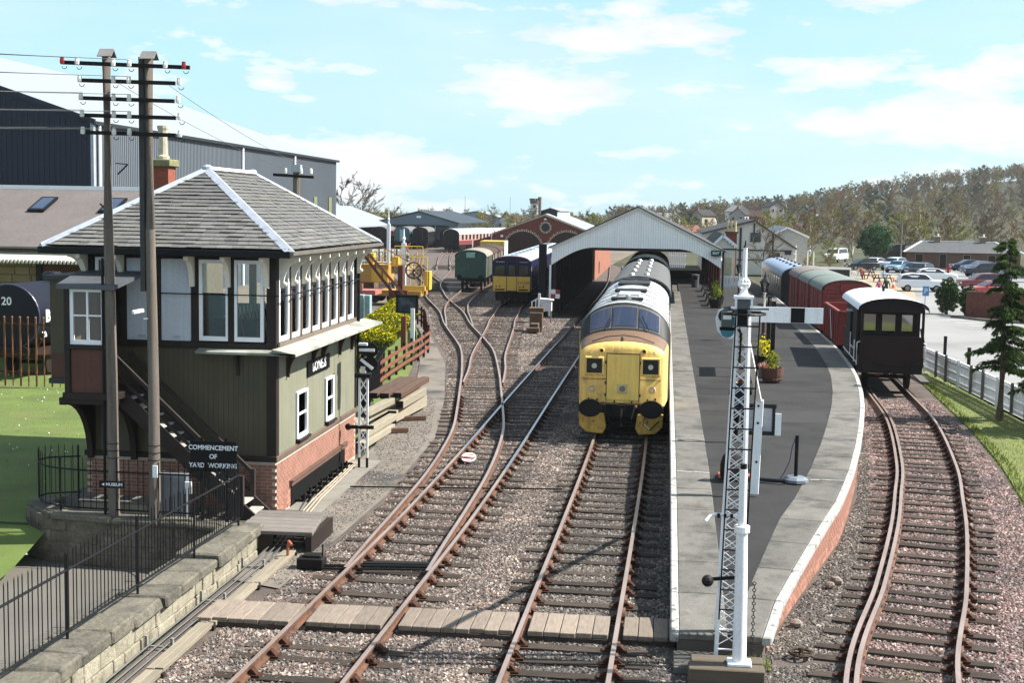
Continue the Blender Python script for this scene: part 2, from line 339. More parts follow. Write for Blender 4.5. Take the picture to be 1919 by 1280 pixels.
for k in range(5):
    b = MB(); rr = random.Random(k); w = .125
    A = b.ring([(-1.3, -w, -.13), (-1.3, w, -.13), (-1.3+rr.uniform(0, .02), w-rr.uniform(.0, .015), -rr.uniform(0, .012)), (-1.3+rr.uniform(0, .02), -w+rr.uniform(0, .015), -rr.uniform(0, .012))]); prev = A; b.face(A)
    for x in (-.85, -.4, .05, .45, .9, 1.3):
        q = b.ring([(x, -w+rr.uniform(-.006, .006), -.13), (x, w+rr.uniform(-.006, .006), -.13), (x, w-rr.uniform(.0, .012), rr.uniform(-.008, .004)), (x, -w+rr.uniform(0, .012), rr.uniform(-.008, .004))]); b.bridge(prev, q); prev = q
    b.face(prev[::-1]); me = b.mesh('sleeper', SLEEP); bm = bmesh.new(); bm.from_mesh(me); bmesh.ops.recalc_face_normals(bm, faces=bm.faces); bm.to_mesh(me); bm.free(); sl_me.append(me)
b = MB()     # rail chair: base, two jaws, key
b.box(-.19, .19, -.085, .085, -.152, -.118); b.prism([(-.15, -.118), (-.05, -.118), (-.045, -.04), (-.075, -.035)], 'y', -.06, .06); b.prism([(.15, -.118), (.05, -.118), (.045, -.05), (.075, -.045)], 'y', -.06, .06); b.box(.03, .07, -.1, .1, -.1, -.05)
chair_me = b.mesh('rail_chair', CHAIR)
def direc(line, i):
    d = line[min(i+1, len(line)-1)]-line[max(i-1, 0)]; d.z = 0; return d.normalized()
def sleepers(parent, line, y0, y1, space=.72, chairs=0, left=None, right=None, skip=None, z=-.15):
    acc = space
    for i in range(1, len(line)):
        acc += (line[i]-line[i-1]).length
        if acc < space: continue
        acc -= space; p = line[i]
        if not (y0 <= p.y <= y1) or (skip and skip(p)): continue
        d = direc(line, i); a = math.atan2(d.y, d.x)-math.pi/2; lo = left(p.y) if left else 1.3; hi = right(p.y) if right else 1.3
        lo += R.uniform(-.05, .05); hi += R.uniform(-.05, .05); s = Vector((d.y, -d.x, 0))
        o = put('sleeper', R.choice(sl_me), parent, p+s*((hi-lo)/2)+Vector((0, 0, z+R.uniform(-.012, .008))), (0, 0, a+R.uniform(-.012, .012))); o.scale = ((lo+hi)/2.6, R.uniform(.92, 1.08), 1)
        if p.y < chairs:
            for sg in (-1, 1): put('rail_chair', chair_me, parent, p+s*(sg*.752), (0, 0, a+(0 if sg > 0 else math.pi)))
def track(label, pts, y0=-99, y1=999, top=None, step=.24):
    line = spline(pts, step); t = thing('railway_track', label, 'track', tuple(line[0]), group='railway tracks', world=True)
    return t, line
tA, lA = track('straight track running under the yellow fronted locomotive beside the platform', [(-1.42, 12, 0), (-1.38, 18, 0), (-1.25, 27, 0), (-1.17, 35, 0), (-1.15, 45, 0), (-1.12, 60, 0), (-1.12, 110, 0), (-2.0, 150, 0)])
for s in (-1, 1): rail(tA, lA, s*.7525, y1=39, mats=[RUST, RTOP]); rail(tA, lA, s*.7525, y0=38.9)
sleepers(tA, lA, 13, 60, chairs=38, space=.71, skip=lambda p: 20.0 < p.y < 21.25)
tB, lB = track('run-round track with polished rails passing left of the locomotive into the train shed', [(-5.2, 12, 0), (-5.0, 17.4, 0), (-4.88, 21, 0), (-4.68, 27.5, 0), (-4.6, 35, 0), (-4.58, 46, 0), (-4.52, 62, 0), (-4.45, 75, 0), (-4.45, 120, 0), (-6, 165, 0)])
lD = spline([(-4.85, 22.0, 0), (-4.9, 25.5, 0), (-4.92, 28.3, 0), (-4.98, 31.9, 0), (-5.15, 35.5, 0), (-5.45, 39.3, 0), (-6.0, 43.6, 0), (-6.6, 48, 0), (-7.3, 53, 0), (-8.5, 60.7, 0), (-9.5, 65.6, 0), (-11.75, 75.4, 0), (-13.7, 85, 0), (-16.75, 97.5, 0), (-18.3, 105, 0), (-19.9, 113, 0), (-21.1, 121, 0), (-23.9, 143, 0), (-25.6, 153, 0), (-30.8, 185, 0), (-34, 207, 0)], .24)
def lineX(line, y):
    for a, c in zip(line, line[1:]):
        if a.y <= y <= c.y: return a.x+(c.x-a.x)*(y-a.y)/max(1e-6, c.y-a.y)
    return line[0].x if y < line[0].y else line[-1].x
rail(tB, lB, -.7525, y1=36); rail(tB, lB, .7525, y1=33)
rail(tB, lB, -.7525, y0=35.8, mats=[RUST, RSHINE]); rail(tB, lB, .7525, y0=32.8, mats=[RUST, RSHINE])
sleepers(tB, lB, 13, 66, chairs=44, space=.72, left=lambda y: 1.3+max(0, lineX(lB, y)-lineX(lD, y))*(1 if y < 40.5 else 0), skip=lambda p: 20.0 < p.y < 21.25)
tD = thing('railway_track', 'rusty track diverging left past the signal box towards the yard sheds', 'track', tuple(lD[0]), group='railway tracks', world=True)
for s in (-1, 1): rail(tD, lD, s*.7525, y0=23.2)
lE = spline([(-6.75, 49.8, 0), (-7.2, 54.3, 0), (-7.85, 59.7, 0), (-8.6, 68.3, 0), (-9.1, 74, 0), (-9.6, 79, 0), (-9.95, 84, 0), (-10.5, 92, 0), (-10.85, 110, 0), (-11.1, 140, 0)], .4)
lF = spline([(-11.4, 74, 0), (-12.5, 80.3, 0), (-13.4, 85.4, 0), (-14.2, 90.8, 0), (-14.75, 96, 0), (-15.4, 104, 0), (-15.9, 110, 0), (-18.5, 150, 0)], .4)
sleepers(tD, lD, 41, 120, chairs=47, space=.74, right=lambda y: 1.3+(max(0, min(2.6, lineX(lE, y)-lineX(lD, y))) if 48 < y < 66 else (max(0, lineX(lF, y)-lineX(lD, y)) if 74 < y < 90 else 0)))
tE = thing('railway_track', 'yard track curving to the blue and yellow electric train', 'track', tuple(lE[0]), group='railway tracks', world=True)
for s in (-1, 1): rail(tE, lE, s*.7525)
sleepers(tE, lE, 66, 100, space=.76)
tF = thing('railway_track', 'short siding in the yard leading to the green goods van', 'track', tuple(lF[0]), group='railway tracks', world=True)
for s in (-1, 1): rail(tF, lF, s*.7525)
sleepers(tF, lF, 90, 112, space=.8)
czt = [(16, .02), (46, 0), (58, -.08), (70, -.14), (120, -.2)]
C_pts = [(2.7, 12), (3.47, 18.7), (4.62, 23.6), (5.62, 28.2), (6.3, 31.8), (7.03, 36), (7.98, 43.5), (8.4, 50), (8.75, 57), (8.93, 67), (8.97, 74), (9.1, 92), (9.2, 118)]
tC, lC = track('rusty curved track with a check rail behind the platform', [(x, y, interp(czt, y)) for x, y in C_pts])
for s in (-1, 1): rail(tC, lC, s*.76)
rail(tC, lC, -.62, name='check_rail', y1=54)
sleepers(tC, lC, 13, 58, chairs=46, space=.7)
for i, (lb, pts) in enumerate((('far yard track between the maroon coaches and the white posts', [(-21, 100, 0), (-26.5, 124, 0), (-33, 150, 0), (-43, 215, 0)]), ('far yard track leading towards the teal coach', [(-20.7, 118, 0), (-26, 140, 0), (-32.0, 168, 0), (-40.3, 222, 0)]), ('straight far yard track ending at the black coach end', [(-24.5, 146, 0), (-25.6, 153, 0), (-30.6, 186, 0), (-33.0, 206, 0)]))):
    t, ln = track(lb, pts, step=1.0)
    for s in (-1, 1): rail(t, ln, s*.7525)
    sleepers(t, ln, 0, 160, space=1.0)
# boarded crossing
PLANK = mat('crossing_plank', S(150, 134, 118), .9, var=.2, sc=6, fine=.25, fsc=50, bump=.5, bsc=40, ov=.2, st=(4, .6, 1))
bx = thing('board_crossing', 'weathered plank foot crossing over the tracks below the signal box', 'crossing', (-3.5, 20.6, -.15), world=True)
segs = [(-7.25, -5.75), (-5.5, -4.28), (-4.02, -2.2), (-1.98, -.72), (-.5, .92)]
for a, c in segs:
    n = max(4, round((c-a)/.24)); w = (c-a)/n
    for k in range(n):
        x = a+k*w; b = MB(); y0 = 20.12+R.uniform(-.02, .02)+.03*(x+3); y1 = y0+.98+R.uniform(-.02, .02); sh = .03*(1)
        b.prism([(x+.006, y0), (x+w-.006, y0), (x+w-.006, y1), (x+.006, y1)], 'z', -.1, -.02+R.uniform(-.008, .004)); b.build('plank', PLANK, bx, bevel=.008)
    b = MB(); b.box(a, c, 20.14+.03*(a+3), 20.26+.03*(a+3), -.17, -.103); b.build('bearer', SLEEP, bx)
# ---------------------------------------------------------------- island platform
SLABM = mat('platform_slab', S(122, 118, 110), .9, var=.16, sc=2.5, fine=.22, fsc=30, bump=.35, bsc=45, ov=.12, c2=S(88, 86, 80), c2lo=.48, c2hi=.66, c2sc=1.4)
TARMAC = mat('platform_tarmac', S(73, 72, 71), .9, var=.16, sc=1.1, fine=.16, fsc=60, bump=.3, bsc=150, c2=S(60, 59, 59), c2lo=.48, c2hi=.66, c2sc=.6)
EDGEW = mat('edge_whitewash', S(176, 174, 168), .85, var=.25, sc=5, fine=.3, fsc=30, c2=S(120, 118, 112), c2lo=.55, c2hi=.65, c2sc=5)
BRICK = mat('red_brick', S(178, 122, 100), .9, var=.18, sc=4, fine=.2, fsc=60, bump=.4, bsc=70, ov=.22)
MORTAR = mat('mortar', S(196, 180, 164), .95, var=.1, sc=5)
PZ = [(19.7, .2), (22, .42), (25, .65), (28.5, .86), (32, .92), (160, .92)]
def pz(y): return interp(PZ, y)
RE = [(19.75, 1.72), (21, 1.95), (23, 2.5), (25.2, 3.12), (27.5, 3.78), (30, 4.3), (33, 4.85), (36.5, 5.42), (40, 5.95), (43.5, 6.4), (47.5, 6.82), (51, 7.08), (57, 7.38), (63, 7.5), (80, 7.55), (118, 7.75)]
def rx(y): return interp(RE, y)
pf = thing('platform', 'tapering station platform with tarmac top and pale edging slabs', 'platform', (.6, 19.7, -.17), world=True)
ys = [19.8+.7*i for i in range(150)]
core = MB(); prev = None
for y in ys:
    q = core.ring([(.33, y, -.2), (.33, y, pz(y)-.09), (max(.5, rx(y)-.12), y, pz(y)-.09), (max(.5, rx(y)-.12), y, -.2)])
    if prev: core.bridge(prev, q)
    else: core.face(q[::-1])
    prev = q
core.face(prev); core.build('platform_core', mat('platform_rubble', S(110, 100, 92), .95), pf)
top = MB(); prev = None
for y in ys:
    xl, xr = 1.0, rx(y)-.3
    if xr-xl < .04: continue
    q = top.ring([(xl, y, pz(y)-.012), (xr, y, pz(y)-.012)])
    if prev: top.face((prev[0], prev[1], q[1], q[0]))
    prev = q
top.build('tarmac', TARMAC, pf, fix=False)
DARKT = mat('dark_tarmac_patch', S(70, 69, 72), .9, var=.06, sc=2, fine=.1, fsc=60)
for (x0, x1, y0, y1) in ((1.3, 2.4, 33.2, 33.28), (1.2, 3.2, 38.1, 38.17), (2.2, 4.6, 36.4, 38.6), (1.15, 2.2, 41.5, 44), (1.1, 5.4, 43.0, 43.06), (1.1, 6.0, 52.0, 52.08), (3.5, 6.0, 54, 57), (1.15, 2.6, 57.5, 60.5), (1.1, 6.4, 62, 62.09), (2.3, 2.9, 70.2, 70.9), (2.3, 2.9, 75.2, 75.9), (2.2, 2.9, 79.2, 79.9), (1.15, 2.0, 24.2, 25.6)):
    b = MB(); b.poly([(x0, y0, pz(y0)-.008), (x1, y0+.1, pz(y0)-.008), (x1, y1+.1, pz(y1)-.008), (x0, y1, pz(y1)-.008)]); b.build('tarmac_patch', mat('patch_%d' % int(x0*10 % 3), S(*((67, 66, 66), (78, 77, 76), (63, 62, 63))[int(x0*10 % 3)]), .9, var=.1, sc=1.5, fine=.12, fsc=70), pf, fix=False)
def slab(pts_bot, th, name='edge_slab', m=SLABM, bev=.012):
    b = MB(); A = b.ring([(p[0], p[1], p[2]-th) for p in pts_bot]); B = b.ring(pts_bot); b.bridge(A, B); b.face(A[::-1]); b.face(B); return b.build(name, m, pf, bevel=bev)
y = 19.75; k = 0
while y < 96:
    ln = R.choice((1.45, 1.55, 1.65, 1.5)); y2 = y+ln; dz = R.uniform(-.004, .004)
    s_ = slab([(.36, y+.008, pz(y)+dz), (1.085, y+.008, pz(y)+dz), (1.085, y2-.008, pz(y2)+dz), (.36, y2-.008, pz(y2)+dz)], .1)
    slab([(.23, y+.006, pz(y)+dz+.002), (.362, y+.006, pz(y)+dz+.002), (.362, y2-.006, pz(y2)+dz+.002), (.23, y2-.006, pz(y2)+dz+.002)], .15, 'edge_lip', EDGEW, .02)
    y = y2; k += 1
y = 19.75
def rnorm(y):
    d = Vector((rx(y+.4)-rx(y-.4), .8)).normalized(); return Vector((-d.y, d.x))
while y < 92:
    ln = 1.5 if y < 60 else 3; y2 = y+ln*math.cos(math.atan((rx(y+1)-rx(y))))
    W = min(.95, .5+.45*(y-19.75)/6); W2 = min(.95, .5+.45*(y2-19.75)/6)
    n1, n2 = rnorm(y), rnorm(y2); dz = R.uniform(-.004, .004)
    def pt(yy, n, o): return (rx(yy)+n.x*o, yy+n.y*o*.6, pz(yy)+dz)
    g_ = .008
    slab([pt(y+g_, n1, W), pt(y+g_, n1, .13), pt(y2-g_, n2, .13), pt(y2-g_, n2, W2)], .1)
    slab([pt(y+g_, n1, .13), pt(y+g_, n1, -.02), pt(y2-g_, n2, -.02), pt(y2-g_, n2, .13)], .14, 'edge_lip', EDGEW, .02)
    y = y2
for pts_ in ([(.37, 29.05), (1.08, 29.0), (1.08, 29.06), (.37, 29.11)], [(3.2, 28.7), (3.95, 28.75), (3.97, 28.81), (3.22, 28.76)]):
    b = MB(); b.poly([(x, y, pz(y)+.008) for x, y in pts_]); b.build('white_line', EDGEW, pf, fix=False)
# brick face under the right-hand edge: single bricks near, the rest joined
brick_me = []
for k in range(3):
    b = MB(); rr = random.Random(k+5); b.box(-.104, .104, -.05, .05+rr.uniform(0, .006), -.031, .031); brick_me.append(b.mesh('brick', BRICK))
def brick_run(parent, line, z0, ztop, nmax, count, course=.075, pitch=.225, proud=.03, seed=3):
    # line: points of the wall face, outside to the right of travel; returns joined remainder builder
    rr = random.Random(seed); rest = MB(); P = [Vector((p[0], p[1], 0)) for p in line]
    segs = []; tot = 0
    for a, c in zip(P, P[1:]): segs.append((tot, a, c)); tot += (c-a).length
    def at(s):
        for t0, a, c in segs:
            l = (c-a).length
            if s <= t0+l+1e-6: d = (c-a)/l; return a+d*(s-t0), d
        return P[-1], (P[-1]-P[-2]).normalized()
    rows = 0; z = z0+course/2
    while True:
        off = 0 if rows % 2 == 0 else pitch/2; s = off+pitch/2; anyb = False
        while s < tot-.05:
            p, d = at(s)
            if z+course/2 <= ztop(p.y)+.01:
                anyb = True; ang = math.atan2(d.y, d.x); q = p+Vector((d.y, -d.x, 0))*(proud-.052)
                if count[0] < nmax:
                    o = put('brick', brick_me[rr.randrange(3)], parent, (q.x, q.y, z), (0, 0, ang+math.pi)); count[0] += 1
                else:
                    c_, s_ = math.cos(ang), math.sin(ang); n0 = len(rest.v); rest.box(-.104, .104, -.05, .05, z-.031, z+.031)
                    for i in range(n0, n0+8): x, y_, zz = rest.v[i]; rest.v[i] = (q.x+x*c_-y_*s_, q.y+x*s_+y_*c_, zz)
            s += pitch
        if not anyb: break
        z += course; rows += 1
    return rest
mw = MB(); ln = []; prev = None
for y in [20.2+.8*i for i in range(60)]:
    n = rnorm(y); p = (rx(y)+n.x*.1, y+n.y*.06); ln.append(p); q = mw.ring([(p[0], p[1], -.2), (p[0], p[1], pz(y)-.12)])
    if prev: mw.face((prev[0], prev[1], q[1], q[0]))
    prev = q
mw.build('side_wall', MORTAR, pf)
cnt = [0]; rest = brick_run(pf, ln[:32], -.17, lambda y: pz(y)-.12, 290, cnt, proud=.015)
o = rest.build('brickwork', BRICK, pf); o['kind'] = 'stuff'
# left face of the platform
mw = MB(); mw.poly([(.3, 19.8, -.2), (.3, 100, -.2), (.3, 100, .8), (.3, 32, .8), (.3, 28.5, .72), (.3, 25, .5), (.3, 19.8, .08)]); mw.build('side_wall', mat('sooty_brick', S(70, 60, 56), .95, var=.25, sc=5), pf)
# ---------------------------------------------------------------- signal box
OLIVE_LIT = mat('sunlit_olive', S(140, 140, 116), .75, var=.08, sc=1.2, fine=.08, fsc=20, ov=.04, streak=.1)  # paler olive for the track side, sunlight put into the colour
OLIVE = mat('olive_boarding', S(98, 90, 64), .7, var=.1, sc=1.2, fine=.08, fsc=20, ov=.05, streak=.12)  # darker olive, with the shade of the front put into the colour
DKBROWN = mat('dark_brown_paint', S(66, 54, 50), .6, var=.12, sc=3)
REDBROWN = mat('red_brown_boarding', S(118, 64, 42), .65, var=.12, sc=2, ov=.06, streak=.15)
CREAM = mat('cream_paint', S(226, 218, 200), .6, var=.06, sc=3, streak=.06)
WHITE = mat('white_paint', S(234, 236, 238), .55, var=.05, sc=3, fine=.04)
GREYP = mat('grey_panel', S(198, 206, 216), .6, var=.06, sc=1, streak=.12)
SLATE = mat('roof_slate', S(120, 119, 116), .75, var=.16, sc=5, fine=.2, fsc=30, bump=.3, bsc=40, ov=.24, c2=S(128, 126, 108), c2lo=.55, c2hi=.72, c2sc=1.3)
SLATEUND = mat('slate_underlay', S(46, 44, 42), .9)
LEAD = mat('lead_flashing', S(176, 184, 196), .45, m=.1, var=.1, sc=3, streak=.1)
BLACKP = mat('black_paint', S(26, 26, 28), .5, var=.2, sc=5)
GUTTER = mat('gutter_paint', S(128, 122, 112), .6)
WGLASS = glass('window_glass', (.9, .93, .92), .0)
DGLASS = mat('dark_glass', S(38, 44, 54), .08, var=.2, sc=1.5, fine=0, spec=.8)
X0, X1, Y0, Y1 = -12.42, -8.18, 27.45, 34.9
sb = thing('signal_box', 'olive timber signal box on a brick base with slate hipped roof', 'signal box', (-10.3, 31, -.17), world=True)
b = MB(); b.box(X0+.012, X1-.013, Y0+.013, Y1-.012, -.25, 1.05); b.build('base_core', MORTAR, sb)
cnt = [0]
rs = brick_run(sb, [(X1, Y0+.02), (X1, Y1)], -.15, lambda y: 1.03 if not (28.6 < y < 33.2) else 1.03, 170, [0], proud=-.01, seed=4)
# brick_run puts the outside to the right of travel: walls run anticlockwise seen from above
cnt = [0]
def both(line, nmax, seed):
    return brick_run(sb, line, -.15, lambda y: 1.03, nmax, [0], proud=.0, seed=seed)
for o in [o for o in sb.children if o.name.startswith('brick')]: bpy.data.objects.remove(o)
r1 = both([(X1, Y0), (X1, Y1)], 170, 4); r2 = both([(X0, Y0), (X1, Y0)], 130, 5)
n0 = len(r1.v); r1.v += r2.v; r1.f += [tuple(i+n0 for i in f) for f in r2.f]; r1.mi += r2.mi
o = r1.build('brickwork', BRICK, sb); o['kind'] = 'stuff'
# upper core walls (left and back) and floor
b = MB(); b.box(X0+.05, X0+.12, Y0+.05, Y1-.05, 1.0, 5.5); b.box(X0+.12, X1-.05, Y1-.12, Y1-.05, 1.0, 3.9); b.box(X0+.12, X1-.05, Y1-.12, Y1-.05, 5.15, 5.42); b.box(-11.1, -10.9, Y1-.12, Y1-.05, 3.9, 5.15); b.box(-9.7, -9.5, Y1-.12, Y1-.05, 3.9, 5.15); b.build('inner_wall', mat('inner_cream', S(226, 228, 216), .7, var=.05), sb)
b = MB(); b.box(X0+.05, X1-.06, Y0+.06, Y1-.05, 2.9, 3.0); b.box(X0, X1, Y0, Y1, 5.42, 5.47); b.build('floor_and_ceiling', mat('inner_floor', S(120, 100, 84), .7), sb)
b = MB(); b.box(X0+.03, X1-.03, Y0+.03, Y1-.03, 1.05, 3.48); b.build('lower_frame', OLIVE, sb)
bd = MB(); bd.box(-.0535, .0535, -.012, .006, 1.16, 3.44); bdm = bd.mesh('board', OLIVE); bdf = bd.mesh('board', OLIVE_LIT)
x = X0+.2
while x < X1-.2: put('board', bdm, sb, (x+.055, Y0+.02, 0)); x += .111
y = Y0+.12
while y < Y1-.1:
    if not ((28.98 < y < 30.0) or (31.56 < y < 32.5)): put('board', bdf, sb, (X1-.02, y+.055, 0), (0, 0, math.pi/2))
    y += .111
b2 = MB(); b2.box(-.0535, .0535, -.006, .012, 2.36, 3.44); m2 = b2.mesh('board', OLIVE_LIT); b3 = MB(); b3.box(-.0535, .0535, -.006, .012, 1.16, 1.24); m3 = b3.mesh('board', OLIVE_LIT)
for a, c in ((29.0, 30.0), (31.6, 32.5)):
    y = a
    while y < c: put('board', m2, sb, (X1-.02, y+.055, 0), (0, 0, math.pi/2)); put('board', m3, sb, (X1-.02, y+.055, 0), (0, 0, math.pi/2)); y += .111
for x, y, w in ((X0+.02, Y0-.01, .2), (X1-.2, Y0-.01, .22)):
    b = MB(); b.box(x, x+w, y, y+.2, 1.14, 3.5); b.box(x, x+w, y, y+.2, 3.5, 5.45); b.build('corner_post', DKBROWN, sb, bevel=.01)
b = MB(); b.box(X1-.12, X1+.012, Y1-.16, Y1+.01, 1.14, 5.45); b.build('corner_post', DKBROWN, sb, bevel=.01)
b = MB(); b.box(X0-.03, X1+.03, Y0-.035, Y0+.1, 1.04, 1.16); b.build('plinth_board', DKBROWN, sb, bevel=.01)
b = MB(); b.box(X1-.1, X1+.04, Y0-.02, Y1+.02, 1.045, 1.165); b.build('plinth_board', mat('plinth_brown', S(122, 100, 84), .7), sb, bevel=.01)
# ground-floor windows on the track side
for a, c, z0, z1 in ((29.08, 29.95, 1.26, 2.34), (31.66, 32.42, 1.26, 2.34)):
    w = MB(); w.box(X1-.06, X1+.03, a, a+.07, z0, z1); w.box(X1-.06, X1+.03, c-.07, c, z0, z1); w.box(X1-.06, X1+.03, a+.07, c-.07, z1-.07, z1); w.box(X1-.06, X1+.05, a+.07, c-.07, z0, z0+.08); w.box(X1-.05, X1+.005, a+.07, c-.07, (z0+z1)/2-.025, (z0+z1)/2+.025)
    f = w.build('window', WHITE, sb, bevel=.006); g_ = MB(); g_.box(X1-.045, X1-.03, a+.06, c-.06, z0+.06, z1-.06); g_.build('pane', DGLASS, f)
    s_ = MB(); s_.box(X1, X1+.1, a-.04, c+.04, z0-.06, z0-.005); s_.build('sill', DKBROWN, f)
# window storey, track side: eight bays
by = [27.62+.868*i for i in range(9)]
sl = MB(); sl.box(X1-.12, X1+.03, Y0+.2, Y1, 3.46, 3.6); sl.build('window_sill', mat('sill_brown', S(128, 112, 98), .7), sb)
for i in range(8):
    a, c = by[i], by[i+1]
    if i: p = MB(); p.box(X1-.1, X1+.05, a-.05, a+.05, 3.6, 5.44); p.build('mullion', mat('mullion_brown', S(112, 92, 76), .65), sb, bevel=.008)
    w = MB(); z0, z1 = 3.61, 5.38; a += .052; c -= .052
    w.box(X1-.06, X1+.015, a, a+.075, z0, z1); w.box(X1-.06, X1+.015, c-.075, c, z0, z1); w.box(X1-.06, X1+.015, a+.075, c-.075, z1-.09, z1); w.box(X1-.06, X1+.02, a+.075, c-.075, z0, z0+.1)
    f = w.build('window', WHITE, sb, bevel=.006); g_ = MB(); g_.box(X1-.035, X1-.025, a+.07, c-.07, z0+.09, z1-.08); g_.build('pane', WGLASS, f)
# front: small window, grey panels, two large windows
def front_window(x0, x1, z0, z1, gl=WGLASS):
    w = MB(); w.box(x0, x0+.075, Y0-.02, Y0+.06, z0, z1); w.box(x1-.075, x1, Y0-.02, Y0+.06, z0, z1); w.box(x0+.075, x1-.075, Y0-.02, Y0+.06, z1-.08, z1); w.box(x0+.075, x1-.075, Y0-.025, Y0+.06, z0, z0+.1)
    f = w.build('window', WHITE, sb, bevel=.006); g_ = MB(); g_.box(x0+.07, x1-.07, Y0+.02, Y0+.03, z0+.09, z1-.07); g_.build('pane', gl, f)
front_window(-9.86, -9.2, 3.62, 5.36); front_window(-9.1, -8.44, 3.62, 5.36); front_window(-12.16, -11.58, 4.82, 5.38, DGLASS)
for x0, x1 in ((-11.48, -10.86), (-10.7, -10.04)):
    p = MB(); p.box(x0, x1, Y0-.005, Y0+.05, 3.6, 5.36); p.build('grey_panel', GREYP, sb, bevel=.01); p = MB(); p.box(x0+.28, x0+.42, Y0-.03, Y0-.006, 3.68, 3.71); p.build('panel_handle', LEAD, sb)
for x in (-11.53, -10.78, -9.95, -9.15): p = MB(); p.box(x-.07, x+.07, Y0-.03, Y0+.1, 3.5, 5.44); p.build('mullion', DKBROWN, sb, bevel=.008)
p = MB(); p.box(X0+.2, -11.6, Y0, Y0+.06, 3.5, 4.8); p.build('wall_panel', DKBROWN, sb)
p = MB(); p.box(-11.6, X1+.02, Y0-.05, Y0+.1, 3.47, 3.59); p.build('window_sill', DKBROWN, sb); p = MB(); p.box(X0, X1, Y0-.02, Y0+.1, 5.36, 5.47); p.build('head_beam', DKBROWN, sb)
# projecting ledge with brackets
LEDGE = mat('ledge_boards', S(170, 170, 158), .8, var=.1, sc=2, streak=.1, c2=S(138, 142, 124), c2sc=1.2)
p = MB(); p.prism([(X1, 3.5), (X1+.52, 3.41), (X1+.52, 3.36), (X1, 3.4)], 'y', Y0-.3, Y1+.9); p.build('ledge', LEDGE, sb)
p = MB(); p.prism([(Y0-.02, 3.47), (Y0-.3, 3.42), (Y0-.3, 3.37), (Y0-.02, 3.39)], 'x', -9.85, X1+.5); p.build('ledge', LEDGE, sb)
def curved(pts_in, th, axis, at):
    bb = MB(); bb.prism(pts_in, axis, at-th/2, at+th/2); return bb
def arc_bracket(out, z0, z1, t=.06):   # profile (out, z): foot on the wall, curving outwards to the top
    P_ = [(0, z1), (0, z0), (t, z0)]
    for k in range(8):
        a = k/7*math.pi/2; P_.append((t+(out-t)*(1-math.cos(a)), z0+.06+(z1-z0-.06-t)*math.sin(a)))
    P_.append((out, z1)); return P_
for y in (28.3, 30.4, 31.3, 33.0, 34.3):
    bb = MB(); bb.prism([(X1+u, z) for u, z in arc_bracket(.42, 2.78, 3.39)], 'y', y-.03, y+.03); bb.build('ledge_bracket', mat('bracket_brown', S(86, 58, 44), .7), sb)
for x in (-9.0,): bb = MB(); bb.prism([(Y0-u, z) for u, z in arc_bracket(.26, 2.9, 3.39)], 'x', x-.03, x+.03); bb.build('ledge_bracket', DKBROWN, sb)
# cream eaves brackets
for y in by[:-1]+[34.75]:
    bb = MB(); bb.prism([(X1+.05+u, z) for u, z in arc_bracket(.42, 4.78, 5.43, .08)], 'y', y-.035, y+.035); bb.ball((X1+.16, y, 4.86), .05, 6, 4); bb.build('eaves_bracket', CREAM, sb)
for x in (-12.36, -11.55, -9.99, -9.2, -8.36):
    bb = MB(); bb.prism([(Y0-.03-u, z) for u, z in arc_bracket(.42, 4.78, 5.43, .08)], 'x', x-.05, x+.05); bb.build('eaves_bracket', CREAM, sb)
bb = MB(); bb.prism([(X0-u, z) for u, z in arc_bracket(.42, 4.78, 5.43, .08)], 'y', Y0+.1, Y0+.17); bb.build('eaves_bracket', CREAM, sb)
# roof
EX0, EX1, EY0, EY1, EZ, RX, RY0, RY1, RZ = -13.12, -7.72, 26.9, 35.65, 5.6, -10.42, 29.6, 32.95, 7.33
b = MB(); e = [(EX0, EY0, EZ), (EX1, EY0, EZ), (EX1, EY1, EZ), (EX0, EY1, EZ)]; r0, r1_ = (RX, RY0, RZ), (RX, RY1, RZ)
b.poly([e[0], e[1], r0]); b.poly([e[1], e[2], r1_, r0]); b.poly([e[2], e[3], r1_]); b.poly([e[3], e[0], r0, r1_]); rf = b.build('roof', SLATEUND, sb)
b = MB(); b.poly([(EX0+.05, EY0+.05, EZ-.14), (EX1-.05, EY0+.05, EZ-.14), (EX1-.05, EY1-.05, EZ-.14), (EX0+.05, EY1-.05, EZ-.14)]); b.build('soffit', mat('soffit', S(120, 108, 96), .8), rf)
b = MB(); b.box(EX0-.02, EX1+.02, EY0-.06, EY0+.03, EZ-.16, EZ-.015); b.box(EX0-.08, EX0, EY0, EY1, EZ-.15, EZ-.02); b.build('fascia', BLACKP, rf, bevel=.015)
b = MB(); b.prism([(EX1-.03, EZ-.12), (EX1+.03, EZ-.14), (EX1+.09, EZ-.1), (EX1+.1, EZ-.03), (EX1-.03, EZ-.03)], 'y', EY0-.04, EY1+.05); b.build('gutter', GUTTER, rf)
